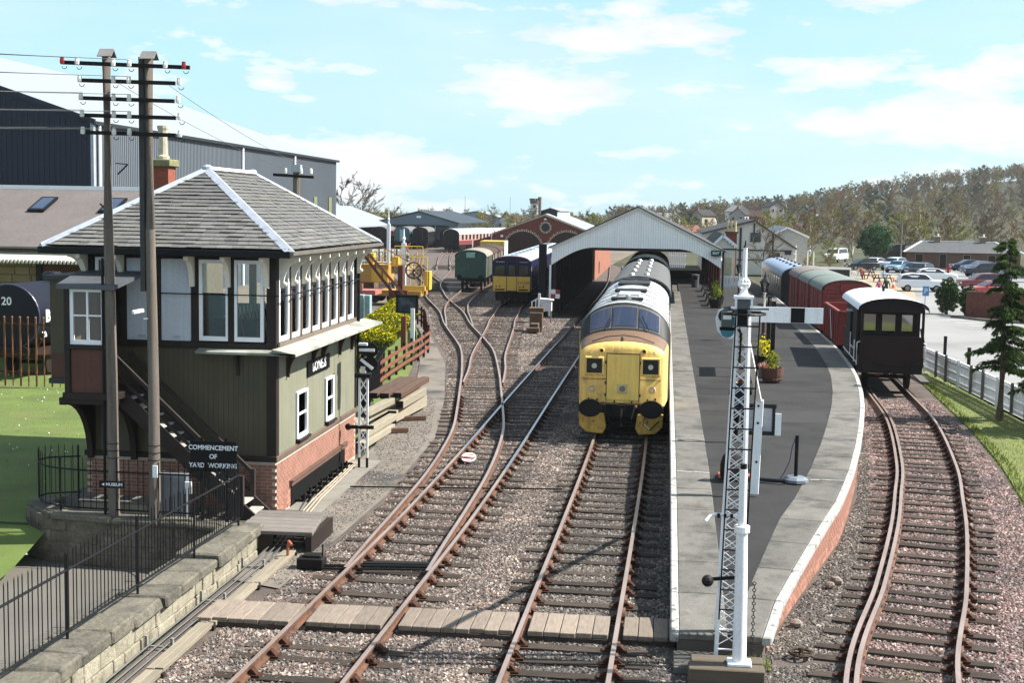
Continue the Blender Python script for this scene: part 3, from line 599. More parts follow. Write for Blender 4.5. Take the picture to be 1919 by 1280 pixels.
def slates(A, Bq, Cq, D, rows, width, parts, seed, rest):
    A, Bq, Cq, D = map(Vector, (A, Bq, Cq, D)); n = (Bq-A).cross(D-A).normalized(); rr = random.Random(seed); cnt = 0
    for r in range(rows):
        v0, v1 = r/rows, min(1.0, (r+1.35)/rows)
        l0, q0, l1, q1 = A.lerp(D, v0), Bq.lerp(Cq, v0), A.lerp(D, v1), Bq.lerp(Cq, v1); W = (q0-l0).length; e = (Bq-A).normalized()
        s = -rr.uniform(0, width)-(r % 2)*width/2
        if W < .05: continue
        while s < W:
            w = width*rr.uniform(.75, 1.2); a, c = max(0, s+.004), min(W, s+w-.004); s += w
            if c-a < .04: continue
            tl = (l1-l0).dot(e); tr = (q1-l0).dot(e); a1, c1 = max(a, tl), min(c, tr)
            if c1-a1 < .005: c1 = a1 = min(max((a+c)/2, tl), tr); c1 += .005
            up = (l1-l0)-e*tl; h0 = .034+rr.uniform(-.006, .012); h1 = .006; jit = rr.uniform(-.02, .012)
            p0, p1 = l0+e*a+up*jit, l0+e*c+up*(jit+rr.uniform(-.02, .02)); p2, p3 = l0+e*c1+up, l0+e*a1+up
            bb = MB() if cnt < parts else rest
            A_ = bb.ring([p0+n*(h0-.014), p1+n*(h0-.014), p2+n*(h1-.004), p3+n*(h1-.004)]); B_ = bb.ring([p0+n*h0, p1+n*h0, p2+n*h1, p3+n*h1]); bb.bridge(A_, B_); bb.face(B_)
            if bb is not rest: o_ = put('slate', bb.mesh('slate', SLATE), rf)
            cnt += 1
rest = MB(); slates(e[0], e[1], r0, r0, 22, .3, 170, 1, rest); slates(e[1], e[2], r1_, r0, 22, .3, 130, 2, rest); slates(e[3], e[0], r0, r1_, 22, .4, 0, 3, rest); slates(e[2], e[3], r1_, r1_, 22, .4, 0, 4, rest)
o = rest.build('slating', SLATE, rf, fix=False); o['kind'] = 'stuff'
def flashing(p, q, w, nm='hip_flashing', m=LEAD):
    p, q = Vector(p), Vector(q); bb = MB(); d = (q-p).normalized(); s = d.cross(Vector((0, 0, 1))).normalized()
    A_ = bb.ring([p-s*w+Vector((0, 0, -.065+.045)), p+Vector((0, 0, .065)), p+s*w+Vector((0, 0, -.065+.045)), p-Vector((0, 0, .02))]); B_ = bb.ring([q-s*w+Vector((0, 0, -.02)), q+Vector((0, 0, .065)), q+s*w+Vector((0, 0, -.02)), q-Vector((0, 0, .02))])
    bb.bridge(A_, B_); bb.face(A_); bb.face(B_); return bb.build(nm, m, rf)
for p_, q_ in ((e[0], r0), (e[1], r0), (e[2], r1_), (e[3], r1_)): flashing(p_, q_, .13)
flashing(r0, r1_, .14, 'ridge_flashing', mat('ridge_lead', S(206, 208, 208), .5, var=.08))
for p_ in (r0, r1_): bb = MB(); bb.ball((p_[0], p_[1], p_[2]+.03), .12, 8, 5, .6); bb.build('lead_cap', LEAD, rf)
# chimney
b = MB(); b.box(-12.85, -12.38, 32.3, 32.8, 5.6, 7.5); ch = b.build('chimney', mat('chimney_brick', S(168, 88, 60), .9, var=.2, sc=8, fine=.2), sb); b = MB(); b.box(-12.93, -12.3, 32.22, 32.88, 7.45, 7.63); b.build('chimney_cap', mat('mossy_stone', S(140, 136, 92), .95, var=.25, sc=6), ch, bevel=.02)
b = MB(); b.lathe([(.16, 0), (.16, .08), (.12, .12), (.105, .6), (.13, .64), (.13, .72), (.15, .78), (.15, .84)], (-12.6, 32.55, 7.63), 10); b.build('chimney_pot', mat('pot_clay', S(188, 178, 152), .9, var=.2, sc=5), ch)
# porch and overhanging bay
for nm, bx_, m_ in (('porch_floor', (-12.24, -11.1, 25.95, 27.45, 2.48, 2.62), DKBROWN), ('porch_sill', (-12.2, -11.2, 25.96, 26.06, 3.52, 3.62), DKBROWN)):
    b = MB(); b.box(*bx_); b.build(nm, m_, sb, bevel=.01)
for x in (-12.2, -11.34): b = MB(); b.box(x, x+.12, 25.97, 26.09, 2.62, 4.78); b.build('porch_post', DKBROWN, sb, bevel=.01)
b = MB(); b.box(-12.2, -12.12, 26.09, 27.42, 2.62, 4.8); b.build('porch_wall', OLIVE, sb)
pb = MB(); pb.box(-.052, .052, -.012, .012, 2.62, 3.52); pbm = pb.mesh('board', REDBROWN)
for k in range(7): put('board', pbm, sb, (-12.02+k*.106, 26.03, 0))
w = MB(); x0, x1, z0, z1 = -12.08, -11.34, 3.62, 4.76; yy = 26.0
w.box(x0, x0+.07, yy, yy+.07, z0, z1); w.box(x1-.07, x1, yy, yy+.07, z0, z1); w.box(x0+.07, x1-.07, yy, yy+.07, z1-.06, z1); w.box(x0+.07, x1-.07, yy-.01, yy+.07, z0, z0+.09); w.box((x0+x1)/2-.02, (x0+x1)/2+.02, yy+.01, yy+.06, z0+.09, z1-.06); w.box(x0+.07, x1-.07, yy+.015, yy+.055, 4.2, 4.23)
f = w.build('window', WHITE, sb); g_ = MB(); g_.box(x0+.06, x1-.06, yy+.03, yy+.04, z0+.06, z1-.05); g_.build('pane', WGLASS, f)
b = MB(); A_ = b.ring([(-12.3, 25.86, 4.76), (-11.06, 25.86, 4.76), (-10.98, 27.45, 5.02), (-12.5, 27.45, 5.02)]); B_ = b.ring([(-12.3, 25.86, 4.85), (-11.06, 25.86, 4.85), (-10.98, 27.45, 5.08), (-12.5, 27.45, 5.08)]); b.bridge(A_, B_); b.face(A_); b.face(B_); b.build('porch_roof', mat('porch_lead', S(98, 102, 108), .6, var=.15, streak=.1), sb)
b = MB(); b.box(-13.12, -12.3, 27.3, 29.2, 3.25, 4.86); b.build('side_bay', OLIVE, sb); b = MB(); b.box(-13.1, -12.32, 27.28, 29.15, 2.72, 3.27); b.build('side_bay_panel', REDBROWN, sb)
b = MB(); b.box(-13.2, -12.25, 27.15, 29.3, 4.86, 4.96); b.box(-13.14, -12.28, 27.22, 27.34, 2.62, 2.74); b.build('side_bay_trim', mat('bay_trim', S(84, 86, 84), .6), sb)
P_ = [(26.0, 2.5), (27.42, 2.5), (27.42, 1.0), (27.32, 1.0)]
for k in range(9): a = k/8; P_.append((27.32-1.3*(a**1.9), 1.05+1.3*math.sin(a*math.pi/2)))
for x in (-12.28, -11.3): b = MB(); b.prism(P_, 'x', x-.06, x+.06); b.build('curved_brace', DKBROWN, sb)
b = MB(); b.box(-12.3, -11.1, 26.0, 26.12, 2.38, 2.5); b.box(-12.35, -12.2, 26.13, 27.4, 2.36, 2.48); b.build('porch_beam', DKBROWN, sb)
# staircase
STW = mat('stair_wood', S(78, 68, 64), .75, var=.15, sc=4)
for y in (26.5, 27.28):
    b = MB(); b.bar((-11.25, y, 2.5), (-8.3, y, -.12), .06, .3); b.build('stair_string', STW, sb); b = MB(); b.bar((-11.35, y, 3.35), (-8.62, y, .82), .07, .08); b.build('handrail', STW, sb); b = MB(); b.bar((-11.3, y, 2.95), (-8.6, y, .45), .04, .06); b.build('mid_rail', STW, sb)
    b = MB(); b.box(-8.68, -8.58, y-.05, y+.05, -.1, .92); b.build('newel_post', STW, sb)
TREAD = mat('tread_wood', S(176, 172, 162), .85, var=.15, sc=4, ov=.1)
for k in range(13):
    x = -11.15+k*.22; z = 2.42-k*.195; b = MB(); b.box(x-.13, x+.13, 26.53, 27.25, z, z+.035); b.build('tread', TREAD, sb)
# sign on the wall, downpipe, cable
b = MB(); b.box(X1, X1+.03, 29.95, 31.95, 2.58, 2.94); ns = b.build('name_board', BLACKP, sb); text("BO'NESS", 'lettering', .33, WHITE, ns, (X1+.034, 30.95, 2.76), (rad(90), 0, rad(90)), ext=.002, bold=.002)
b = MB(); b.cyl((X1+.07, Y1-.06, 5.4), (X1+.07, Y1-.06, 1.2), .04, n=8); b.cyl((X1+.2, Y0+.05, 4.62), (X1+.1, Y1, 4.62), .018, n=6); b.build('downpipe', BLACKP, sb)
b = MB(); b.cyl((-10.7, Y0-.07, 4.62), (X1+.1, Y0-.07, 4.62), .014, n=6); b.build('cable', BLACKP, sb)
# opening at the foot of the track side with point rods
b = MB(); b.box(X1-.02, X1+.02, 28.6, 33.6, -.16, .34); b.build('rod_opening', mat('black_void', S(16, 15, 15), .95), sb); b = MB(); b.box(X1-.01, X1+.06, 28.5, 33.7, .3, .4); b.box(X1-.01, X1+.09, 28.5, 33.7, .4, .43); b.build('lintel', mat('lintel_iron', S(120, 86, 70), .8, var=.2), sb)
# things inside
lf = thing('lever_frame', 'row of signal levers with red handles inside the signal box window', 'lever frame', (-9.0, 29, 3.0), world=True)
b = MB(); b.box(-9.4, -8.75, 28.0, 33.5, 3.0, 3.25); b.build('frame_base', BLACKP, lf)
for k in range(20):
    y = 28.2+k*.26; b = MB(); b.cyl((-9.05, y, 3.2), (-9.2, y, 4.15), .018, n=6); lv = b.build('lever', mat('lever_%d' % (k % 3), (S(170, 30, 24), S(30, 50, 120), S(30, 30, 32))[k % 3], .4), lf); b = MB(); b.cyl((-9.2, y, 4.15), (-9.215, y, 4.3), .022, n=6); b.build('handle', mat('steel', S(190, 190, 190), .3, m=.8), lv)
cb = thing('cabinet', 'teal grey cabinet standing inside the signal box behind the window', 'cabinet', (-9.8, 28.9, 3.0), world=True)
b = MB(); b.box(-10.35, -9.75, 28.5, 28.9, 4.05, 4.55); b.build('upper_case', mat('teal_steel', S(76, 104, 118), .5), cb); b = MB(); b.box(-11.2, -8.9, 28.3, 29.0, 3.0, 4.02); b.build('desk', mat('dark_desk', S(44, 46, 54), .5), cb)
# ---------------------------------------------------------------- platform of timber at the stair foot
dk = thing('timber_staging', 'low timber staging over the point rods at the foot of the signal box stairs', 'staging', (-7.5, 25.3, -.17), world=True)
TIMB = mat('grey_timber', S(132, 124, 116), .9, var=.2, sc=4, fine=.2, ov=.15, st=(1, 5, 1))
for k in range(6):
    a, c = k/6, (k+1)/6; p = [(-8.15+.25*a*0-.02, 26.35-1.75*a), (-6.82+.2*a, 26.4-1.75*a), (-6.82+.2*c, 26.4-1.75*c+.015), (-8.15, 26.35-1.75*c+.015)]
    b = MB(); b.prism(p, 'z', .17, .25); b.build('plank', TIMB, dk, bevel=.01)
for bx_ in ((-8.1, -7.4, 24.62, 24.75, -.17, .168), (-6.75, -6.63, 24.62, 26.3, -.17, .168)): b = MB(); b.box(*bx_); b.build('side_board', DKBROWN, dk)
# ---------------------------------------------------------------- sandstone walls
SAND = mat('sandstone', S(156, 148, 126), .92, var=.18, sc=3, fine=.25, fsc=25, bump=.9, bsc=16, ov=.16, c2=S(118, 112, 92), c2lo=.52, c2hi=.68, c2sc=1.8)
COPE = mat('coping_stone', S(118, 112, 96), .95, var=.25, sc=3, fine=.3, fsc=22, bump=1, bsc=14, ov=.15, c2=S(96, 92, 80), c2lo=.5, c2hi=.62, c2sc=2.2)
sw = thing('sandstone_wall', 'pale sandstone wall with mossy coping beside the point rodding', 'wall', (-7.9, 19, -.3), world=True)
def wz(y): return .34+.016*(24.6-y)
b = MB(); b.prism([(24.85, -.98), (8, -.98), (8, wz(8)-.2), (24.85, wz(24.85)-.2)], 'x', -8.36, -7.72); b.build('wall_core', mat('wall_mortar', S(150, 138, 112), .95, var=.2, sc=3), sw)
def rough_block(x0, x1, y0, y1, z0, z1, rr, j=.015):
    bb = MB(); A_ = bb.ring([(x0, y0, z0), (x1+rr.uniform(-j, j), y0+.006, z0), (x1+rr.uniform(-j, j), y1-.006, z0), (x0, y1, z0)]); B_ = bb.ring([(x0, y0+rr.uniform(0, j), z1+rr.uniform(-j, j)), (x1-rr.uniform(0, j), y0+rr.uniform(0, j), z1+rr.uniform(-j, j)), (x1-rr.uniform(0, j), y1-rr.uniform(0, j), z1+rr.uniform(-j, j)), (x0, y1-rr.uniform(0, j), z1+rr.uniform(-j, j))])
    bb.bridge(A_, B_); bb.face(B_); bb.face(A_[::-1]); return bb
rr = random.Random(11); y = 12.5
while y < 24.75:
    ln = rr.uniform(.7, 1.15); y2 = min(24.85, y+ln); zt = wz((y+y2)/2); rough_block(-8.42, -7.6+rr.uniform(-.03, .03), y+.01, y2-.012, zt-.2, zt+rr.uniform(-.03, .03), rr, .03).build('coping_stone', COPE, sw, bevel=.03); y = y2
for rowi, (zo, h) in enumerate(((-.2, .27), (-.47, .26), (-.73, .3))):
    y = 12.5+rr.uniform(0, .3)
    while y < 24.8:
        ln = rr.uniform(.3, .75); y2 = min(24.86, y+ln); zt = wz((y+y2)/2)+zo; rough_block(-7.85, -7.68+rr.uniform(-.012, .012), y+.008, y2-.008, zt-h+.012, zt-.008, rr, .012).build('stone', SAND, sw, bevel=.014); y = y2
cw = thing('curved_wall', 'dark curved stone retaining wall below the signal box in shadow', 'wall', (-11, 26, -.95), world=True)
cpts = [(-13.3, 27.5), (-13.42, 26.9), (-13.2, 26.35), (-12.6, 26.0), (-11.8, 25.82), (-10.8, 25.75), (-9.6, 25.72), (-8.7, 25.5), (-8.3, 24.9)]
cl = spline([(x, y, 0) for x, y in cpts], .3); RUB = mat('rubble_stone', S(128, 116, 98), .95, var=.3, sc=4, fine=.3, fsc=20, bump=1, bsc=12, ov=.2, c2=S(84, 78, 70), c2sc=2)
b = MB(); prev = None
for i, p in enumerate(cl):
    d = direc(cl, i); s = Vector((d.y, -d.x, 0)); q = b.ring([p+s*.03+Vector((0, 0, -.98)), p+s*.02+Vector((0, 0, .03)), p-s*.4+Vector((0, 0, .03)), p-s*.4+Vector((0, 0, -.98))])
    if prev: b.bridge(prev, q)
    else: b.face(q)
    prev = q
b.face(prev); b.build('wall_core', RUB, cw)
for rowi in range(4):
    i = 0
    while i < len(cl)-2:
        k = rr.randint(1, 3); j = min(len(cl)-1, i+k); p, q = cl[i], cl[j]; d = (q-p).normalized(); s = Vector((d.y, -d.x, 0)); z0 = -.95+rowi*.225; o_ = rr.uniform(.03, .06)
        bb = MB(); A_ = bb.ring([p+d*.012+s*(o_)+Vector((0, 0, z0+.01)), q-d*.012+s*(o_)+Vector((0, 0, z0+.01)), q-d*.012+s*o_+Vector((0, 0, z0+.215)), p+d*.012+s*o_+Vector((0, 0, z0+.215))]); B_ = bb.ring([p+d*.012-s*.1+Vector((0, 0, z0+.01)), q-d*.012-s*.1+Vector((0, 0, z0+.01)), q-d*.012-s*.1+Vector((0, 0, z0+.215)), p+d*.012-s*.1+Vector((0, 0, z0+.215))]); bb.bridge(A_, B_); bb.face(A_)
        bb.build('stone', RUB, cw, bevel=.015); i = j
i = 0
while i < len(cl)-2:
    j = min(len(cl)-1, i+rr.randint(2, 4)); p, q = cl[i], cl[j]; d = (q-p).normalized(); s = Vector((d.y, -d.x, 0)); bb = MB(); z0, z1 = -.03, .1+rr.uniform(-.02, .02)
    c4 = [p+d*.012+s*.1, q-d*.012+s*.1, q-d*.012-s*.42, p+d*.012-s*.42]; A_ = bb.ring([v+Vector((0, 0, z0)) for v in c4]); B_ = bb.ring([v+Vector((0, 0, z1)) for v in c4]); bb.bridge(A_, B_); bb.face(A_[::-1]); bb.face(B_); bb.build('coping_stone', COPE, cw, bevel=.03); i = j
sheet('box_terrace', [(-13.2, 29), (-13.1, 26.8), (-12.5, 26.2), (-11.8, 26.05), (-8.6, 25.9), (-8.2, 25.2), (-7.6, 25.2), (-7.6, 27.6), (-12.3, 27.6), (-12.3, 29)], -.02, mat('terrace_earth', S(96, 88, 78), .95, var=.2))
# ---------------------------------------------------------------- iron railings
RAILM = mat('railing_iron', S(34, 34, 38), .55, var=.2, sc=6)
def railing(label, pts, h, space, posts, hb=.12, r=.009):
    ln = spline(pts, .05); t = thing('iron_railing', label, 'railing', tuple(ln[0]), world=True)
    bb = MB(); bb.cyl((0, 0, 0), (0, 0, h), r, n=6); bb.cyl((0, 0, h), (0, 0, h+.05), r, .002, n=6); me = bb.mesh('bar', RAILM)
    for z in (hb, h-.14): bb = MB(); bb.tube([p+Vector((0, 0, z)) for p in ln[::6]]+[ln[-1]+Vector((0, 0, z))], .019, 6); bb.build('rail', RAILM, t)
    acc = space; n = 0; tot = 0; nxt = 0
    for a, c in zip(ln, ln[1:]):
        dl = (c-a).length; acc += dl; tot += dl
        if acc >= space: put('bar', me, t, c+Vector((0, 0, hb-.02))); acc -= space
        if tot >= nxt: bb = MB(); bb.cyl(c+Vector((0, 0, -.1)), c+Vector((0, 0, h+.1)), .022, n=8); bb.build('post', RAILM, t); nxt += posts
    return t
railing('black iron railing running along the top of the sandstone wall', [(-8.05, 24.6, .36), (-8.08, 20, .43), (-8.15, 12.5, .52)], 1.12, .128, 2.45)
railing('black iron railing curving round below the signal box', [(-12.55, 27.45, .1)]+[(x+(.18 if x < -13 else 0), y+.16, .1) for x, y in cpts[1:-1]]+[(-8.12, 24.8, .2)], 1.05, .145, 2.2)
# signs on the railings
sg = thing('yard_sign', 'black sign reading commencement of yard working', 'sign', (-9.02, 25.9, 0), world=True)
b = MB(); b.box(-9.5, -8.52, 25.86, 25.9, 1.1, 1.74); bd_ = b.build('sign_board', mat('sign_black', S(16, 18, 26), .4), sg, bevel=.008); b = MB(); b.box(-9.3, -9.24, 25.9, 25.95, -.05, 1.8); b.box(-8.78, -8.72, 25.9, 25.95, -.05, 1.8); b.build('sign_post', RAILM, sg)
for s_, z in (('COMMENCEMENT', 1.6), ('OF', 1.42), ('YARD  WORKING', 1.235)): text(s_, 'lettering', .135, WHITE, bd_, (-9.01, 25.855, z), (rad(90), 0, 0), ext=.002, bold=.003, sx=.93)
sg = thing('museum_sign', 'small black arrow sign pointing to the museum on the railing', 'sign', (-11, 25.6, .8), world=True)
b = MB(); b.box(-11.33, -10.8, 25.62, 25.64, .74, .88); bd_ = b.build('sign_board', mat('sign_black', S(16, 18, 26), .4), sg); text('MUSEUM', 'lettering', .09, WHITE, bd_, (-11.01, 25.617, .81), (rad(90), 0, 0), ext=.001, bold=.002)
b = MB(); b.poly([(-11.28, 25.617, .81), (-11.22, 25.617, .78), (-11.22, 25.617, .84)]); b.build('arrow', WHITE, bd_)
eb = thing('equipment_cabinet', 'grey steel equipment cabinet behind the railing beside the poles', 'cabinet', (-10.0, 26.4, 0), world=True)
b = MB(); b.box(-10.35, -9.72, 26.25, 26.55, -.02, .95); b.build('case', mat('grey_steel', S(120, 126, 134), .5, streak=.1), eb, bevel=.01); b = MB(); b.box(-10.3, -10.06, 26.235, 26.249, .05, .9); b.box(-10.02, -9.77, 26.235, 26.249, .05, .9); b.build('door', mat('grey_steel2', S(132, 138, 146), .5), eb); b = MB(); b.box(-9.74, -9.6, 26.2, 26.24, .55, .8); b.build('notice', WHITE, eb)
bn = thing('concrete_plinth', 'low concrete plinth behind the curved railing', 'plinth', (-11.3, 26.5, 0), world=True); b = MB(); b.box(-12.0, -10.55, 26.2, 26.7, -.05, .3); b.build('block', mat('plinth_concrete', S(150, 142, 128), .9, var=.15), bn, bevel=.02); b = MB(); b.box(-12.03, -10.52, 26.17, 26.73, .302, .34); b.build('cap', SLABM, bn)
# ---------------------------------------------------------------- telegraph pole pair with arms
POLE = mat('pole_wood', S(132, 120, 108), .9, var=.2, sc=2, fine=.25, fsc=25, bump=.5, bsc=30, st=(6, 6, .5), streak=.25)
DKW = mat('dark_arm_wood', S(52, 44, 40), .8, var=.2)
PORC = mat('white_porcelain', S(216, 214, 206), .25); REDI = mat('red_porcelain', S(176, 30, 28), .3)
tp = thing('telegraph_pole', 'tall twin telegraph pole with five cross arms of insulators', 'telegraph pole', (-10.7, 26, 0), world=True)
for x, y, zt in ((-11.2, 26.0, 9.5), (-10.3, 25.95, 9.45)):
    b = MB(); b.tube([(x+.02, y, -.1), (x+.01, y, 3), (x-.03, y, 6), (x-.03, y, zt)], [.12, .11, .098, .09], 12); pl = autosmooth(b.build('pole', POLE, tp)); b = MB(); b.prism([(y-.15, zt-.07), (y, zt+.09), (y+.15, zt-.07), (y+.13, zt-.08), (y, zt+.06), (y-.13, zt-.08)], 'x', x-.17, x+.13); b.build('pole_cap', mat('cap_lead', S(140, 136, 132), .6), pl)
    for z in (1.3, 1.45, 1.6): b = MB(); b.torus((x+.01, y, z), .128, .008, n=14, k=4); b.build('binding_wire', RAILM, pl)
b = MB(); b.box(-10.52, -10.42, 25.88, 26.08, 4.75, 9.42); b.build('cable_casing', mat('casing_grey', S(84, 84, 84), .7), tp); b = MB(); b.cyl((-11.36, 25.98, .0), (-11.36, 25.98, 5.4), .03, n=8); b.build('conduit', RAILM, tp)
arms = [(9.3, -12.1, -9.45, 9.21), (8.95, -11.75, -9.75, 8.9), (8.6, -11.73, -9.77, 8.55), (8.26, -11.71, -9.74, 8.22), (7.92, -11.7, -9.74, 7.88)]
INS = []
for k, (za, xa, xb, zb_) in enumerate(arms):
    b = MB(); b.bar((xa, 25.84, za), (xb, 25.84, zb_), .07, .075); am = b.build('cross_arm', DKW, tp)
    xs = ([-12.06, -11.75, -11.0, -10.67, -9.93, -9.55] if k == 0 else [xa+.05, -11.0, -10.68, xb+.1])
    for x in xs:
        z = za+(zb_-za)*(x-xa)/(xb-xa); m_ = REDI if k == 0 and x in (-12.06, -9.55) else PORC; b = MB(); b.lathe([(.02, -.05), (.045, -.04), (.05, .02), (.04, .06), (.042, .09), (.02, .1)], (x, 25.79, z+.01), 8); iv = b.build('insulator', m_, am); INS.append((x, 25.79, z+.1, k))
        b = MB(); b.torus((x+.05, 25.78, z-.08), .05, .007, 'y', 8, 4, math.pi, 2*math.pi); b.build('wire_loop', RAILM, iv)
b = MB(); b.bar((-11.06, 26.1, 7.1), (-10.85, 26.1, 7.3), .025, .025); b.bar((-10.85, 26.1, 7.3), (-11.1, 26.1, 7.32), .02, .02); b.bar((-11.4, 26, 6.5), (-11.2, 26, 6.3), .025, .025); b.build('step_iron', RAILM, tp)
b = MB(); b.box(-10.27, -10.17, 25.8, 25.83, .95, 1.2); b.build('pole_notice', WHITE, tp)
sc_ = thing('security_camera', 'white security camera mounted on the right hand telegraph pole', 'camera', (-10.5, 25.85, 4.3), world=True); b = MB(); b.bar((-10.58, 25.62, 4.34), (-10.44, 25.82, 4.37), .075, .075); b.build('housing', WHITE, sc_, bevel=.01); b = MB(); b.bar((-10.45, 25.85, 4.2), (-10.36, 25.88, 4.2), .03, .03); b.build('bracket', WHITE, sc_)
p2 = thing('telegraph_pole', 'short telegraph pole with one insulator arm showing above the signal box roof', 'telegraph pole', (-12.9, 46, 0), world=True)
b = MB(); b.cyl((-12.95, 46, -.1), (-12.95, 46, 7.85), .16, .13, 10); b.build('pole', POLE, p2); b = MB(); b.box(-13.12, -12.78, 45.85, 46.1, 7.72, 7.98); b.build('pole_cap', LEAD, p2); b = MB(); b.bar((-13.75, 45.85, 7.62), (-12.3, 45.85, 7.55), .08, .1); a2 = b.build('cross_arm', DKW, p2)
for x in (-13.3, -12.75, -12.4): b = MB(); b.lathe([(.03, 0), (.06, .03), (.06, .14), (.045, .2), (.02, .22)], (x, 45.85, 7.64), 8); b.build('insulator', PORC, a2)
WIRE = mat('wire', S(120, 122, 124), .5)
def wire(p, q, sag, label, r=.006):
    p, q = Vector(p), Vector(q); b = MB(); b.tube([p.lerp(q, t/14)-Vector((0, 0, sag*4*(t/14)*(1-t/14))) for t in range(15)], r, 4); o = b.build('overhead_wire', WIRE); tag(o, label, 'wire', 'overhead telegraph wires')
for n_, (x, y, z, k) in enumerate(INS):
    if (k == 0 and n_ in (0, 1, 2, 3)) or (k > 0 and (n_ % 2 == 0)): wire((x, y, z), (x-22, y-6.5, z+1.5-.22*k), .35, 'wire leading left from the %s pole arm, insulator %s' % (('top', 'second', 'third', 'fourth', 'lowest')[k], ('farthest left', 'second from left', 'left of the right pole', 'beside the right pole', 'right of the poles', 'farthest right')[min(5, n_ if k == 0 else [0, 2, 3, 4][(n_-6) % 4])]))
for lb_, (x, y, z), (u, v, w_) in zip(('left', 'right'), ((-11.0, 25.8, 8.95), (-9.85, 25.8, 8.85)), ((-13.3, 45.85, 7.86), (-12.4, 45.85, 7.86))): wire((x, y, z), (u, v, w_), .15, 'telegraph wire sloping down to the short pole, %s one of two' % lb_)
# ---------------------------------------------------------------- point rodding, wires and lineside details
STEELW = mat('signal_wire', S(150, 150, 148), .45, m=.6)
pr = thing('point_rodding', 'bundle of signal wires and rods running along the foot of the sandstone wall', 'rodding', (-7.45, 19, -.15), world=True)
for k in range(9):
    x = -7.56+k*.042; z = -.1+.03*(k % 3); b = MB(); b.tube([(x+R.uniform(-.02, .02), 12.5, z), (x, 18.8, z), (x+.03, 24.2, z-.02), (x-.2-.02*k, 27.5, z-.04), (-8.0-.005*k, 29.2+.4*k, z-.02)], .0085, 5); b.build('wire', STEELW, pr)
for y in (14.6, 16.6, 18.8, 21.2, 23.4):
    b = MB(); b.box(-7.62, -7.58, y-.03, y+.03, -.2, .04); b.box(-7.22, -7.18, y-.03, y+.03, -.2, .02); b.box(-7.6, -7.2, y-.02, y+.02, -.14, -.115); b.build('wire_stake', mat('stake', S(150, 146, 140), .8), pr)
for k in range(3):
    b = MB(); b.tube([(-7.55+.09*k, 26.3, -.06), (-7.75+.08*k, 29, -.06), (-7.9+.06*k, 33.4, -.06)], .02, 6); b.build('rod', mat('pale_rod', S(170, 156, 134), .7), pr)
tr = thing('timber_trunking', 'line of pale timber cable trunking between the wall and the ballast', 'trunking', (-7.0, 18.5, -.15), world=True)
TRUNK = mat('trunking_wood', S(150, 139, 118), .9, var=.15, sc=3, fine=.2, ov=.14, st=(5, .6, 5))
for y0, y1, dx in ((12.5, 15.2, .05), (15.23, 17.7, .0), (17.75, 19.9, -.02), (19.93, 22.2, .0), (22.23, 24.5, .02)):
    for j in range(2): b = MB(); x = -7.17+dx+.13*j; b.box(x, x+.122, y0+.02*j, y1, -.14, -.075+.006*j); b.build('plank', TRUNK, tr, bevel=.006)
    b = MB(); b.box(-7.2+dx, -6.88+dx, y1-.09, y1+.0, -.17, -.1); b.build('sleeper_block', DKBROWN, tr)
cs = thing('concrete_apron', 'strip of concrete beside the signal box brickwork under the rods', 'concrete', (-7.5, 31, -.17), world=True); b = MB(); b.box(-8.12, -7.35, 27.3, 34.2, -.2, -.135); b.build('slab', mat('apron_concrete', S(140, 135, 124), .95, var=.15, sc=2, fine=.2), cs)
for k in range(9):
    y = 28.9+k*.5; b = MB(); b.box(-8.16, -7.75, y, y+.05, -.13, -.08); b.cyl((-7.95, y+.03, -.1), (-7.95, y+.03, .06+.05*(k % 2)), .03, n=6); b.box(-8.05, -7.82, y+.1, y+.16, -.12, .0); b.build('crank', mat('crank_iron', S(52, 44, 40), .7, var=.2), cs)
pm = thing('point_motor', 'black point machine with orange pipe beside the diverging track', 'point machine', (-6.35, 23.6, -.17), world=True)
b = MB(); b.box(-6.6, -6.1, 23.45, 23.75, -.15, .06); b.box(-6.5, -6.15, 23.5, 23.72, .06, .12); b.build('motor_case', mat('machine_black', S(46, 42, 38), .7, var=.3), pm, bevel=.02)
b = MB(); b.cyl((-6.14, 23.6, .1), (-6.14, 23.6, .3), .015, n=6); b.build('lever', BLACKP, pm); b = MB(); b.tube([(-6.95, 24.1, -.15), (-6.93, 24.05, .1), (-6.88, 23.95, .24), (-6.8, 23.85, .2)], .028, 8); b.build('orange_pipe', mat('orange_plastic', S(196, 104, 60), .5), pm)
b = MB(); b.cyl((-6.1, 23.55, -.08), (-3.9, 23.85, -.08), .03, n=6); b.cyl((-6.1, 23.35, -.08), (-4.2, 23.6, -.08), .022, n=6); b.build('drive_rod', BLACKP, pm)
b = MB(); b.bar((-5.45, 23.9, -.1), (-4.2, 24.05, -.1), .16, .05); b.build('lock_slide', mat('lock_black', S(30, 28, 28), .6), pm)
rd = thing('cross_rod', 'long thin rod laid across the turnout timbers', 'rod', (-5, 30.9, -.1), world=True); b = MB(); b.cyl((-7.3, 30.6, -.1), (-2.3, 31.3, -.1), .02, n=6); b.build('rod', BLACKP, rd)
ld = thing('limit_disc', 'small red and white disc sign lying between the rails', 'sign', (-5.02, 34.4, -.15), world=True)
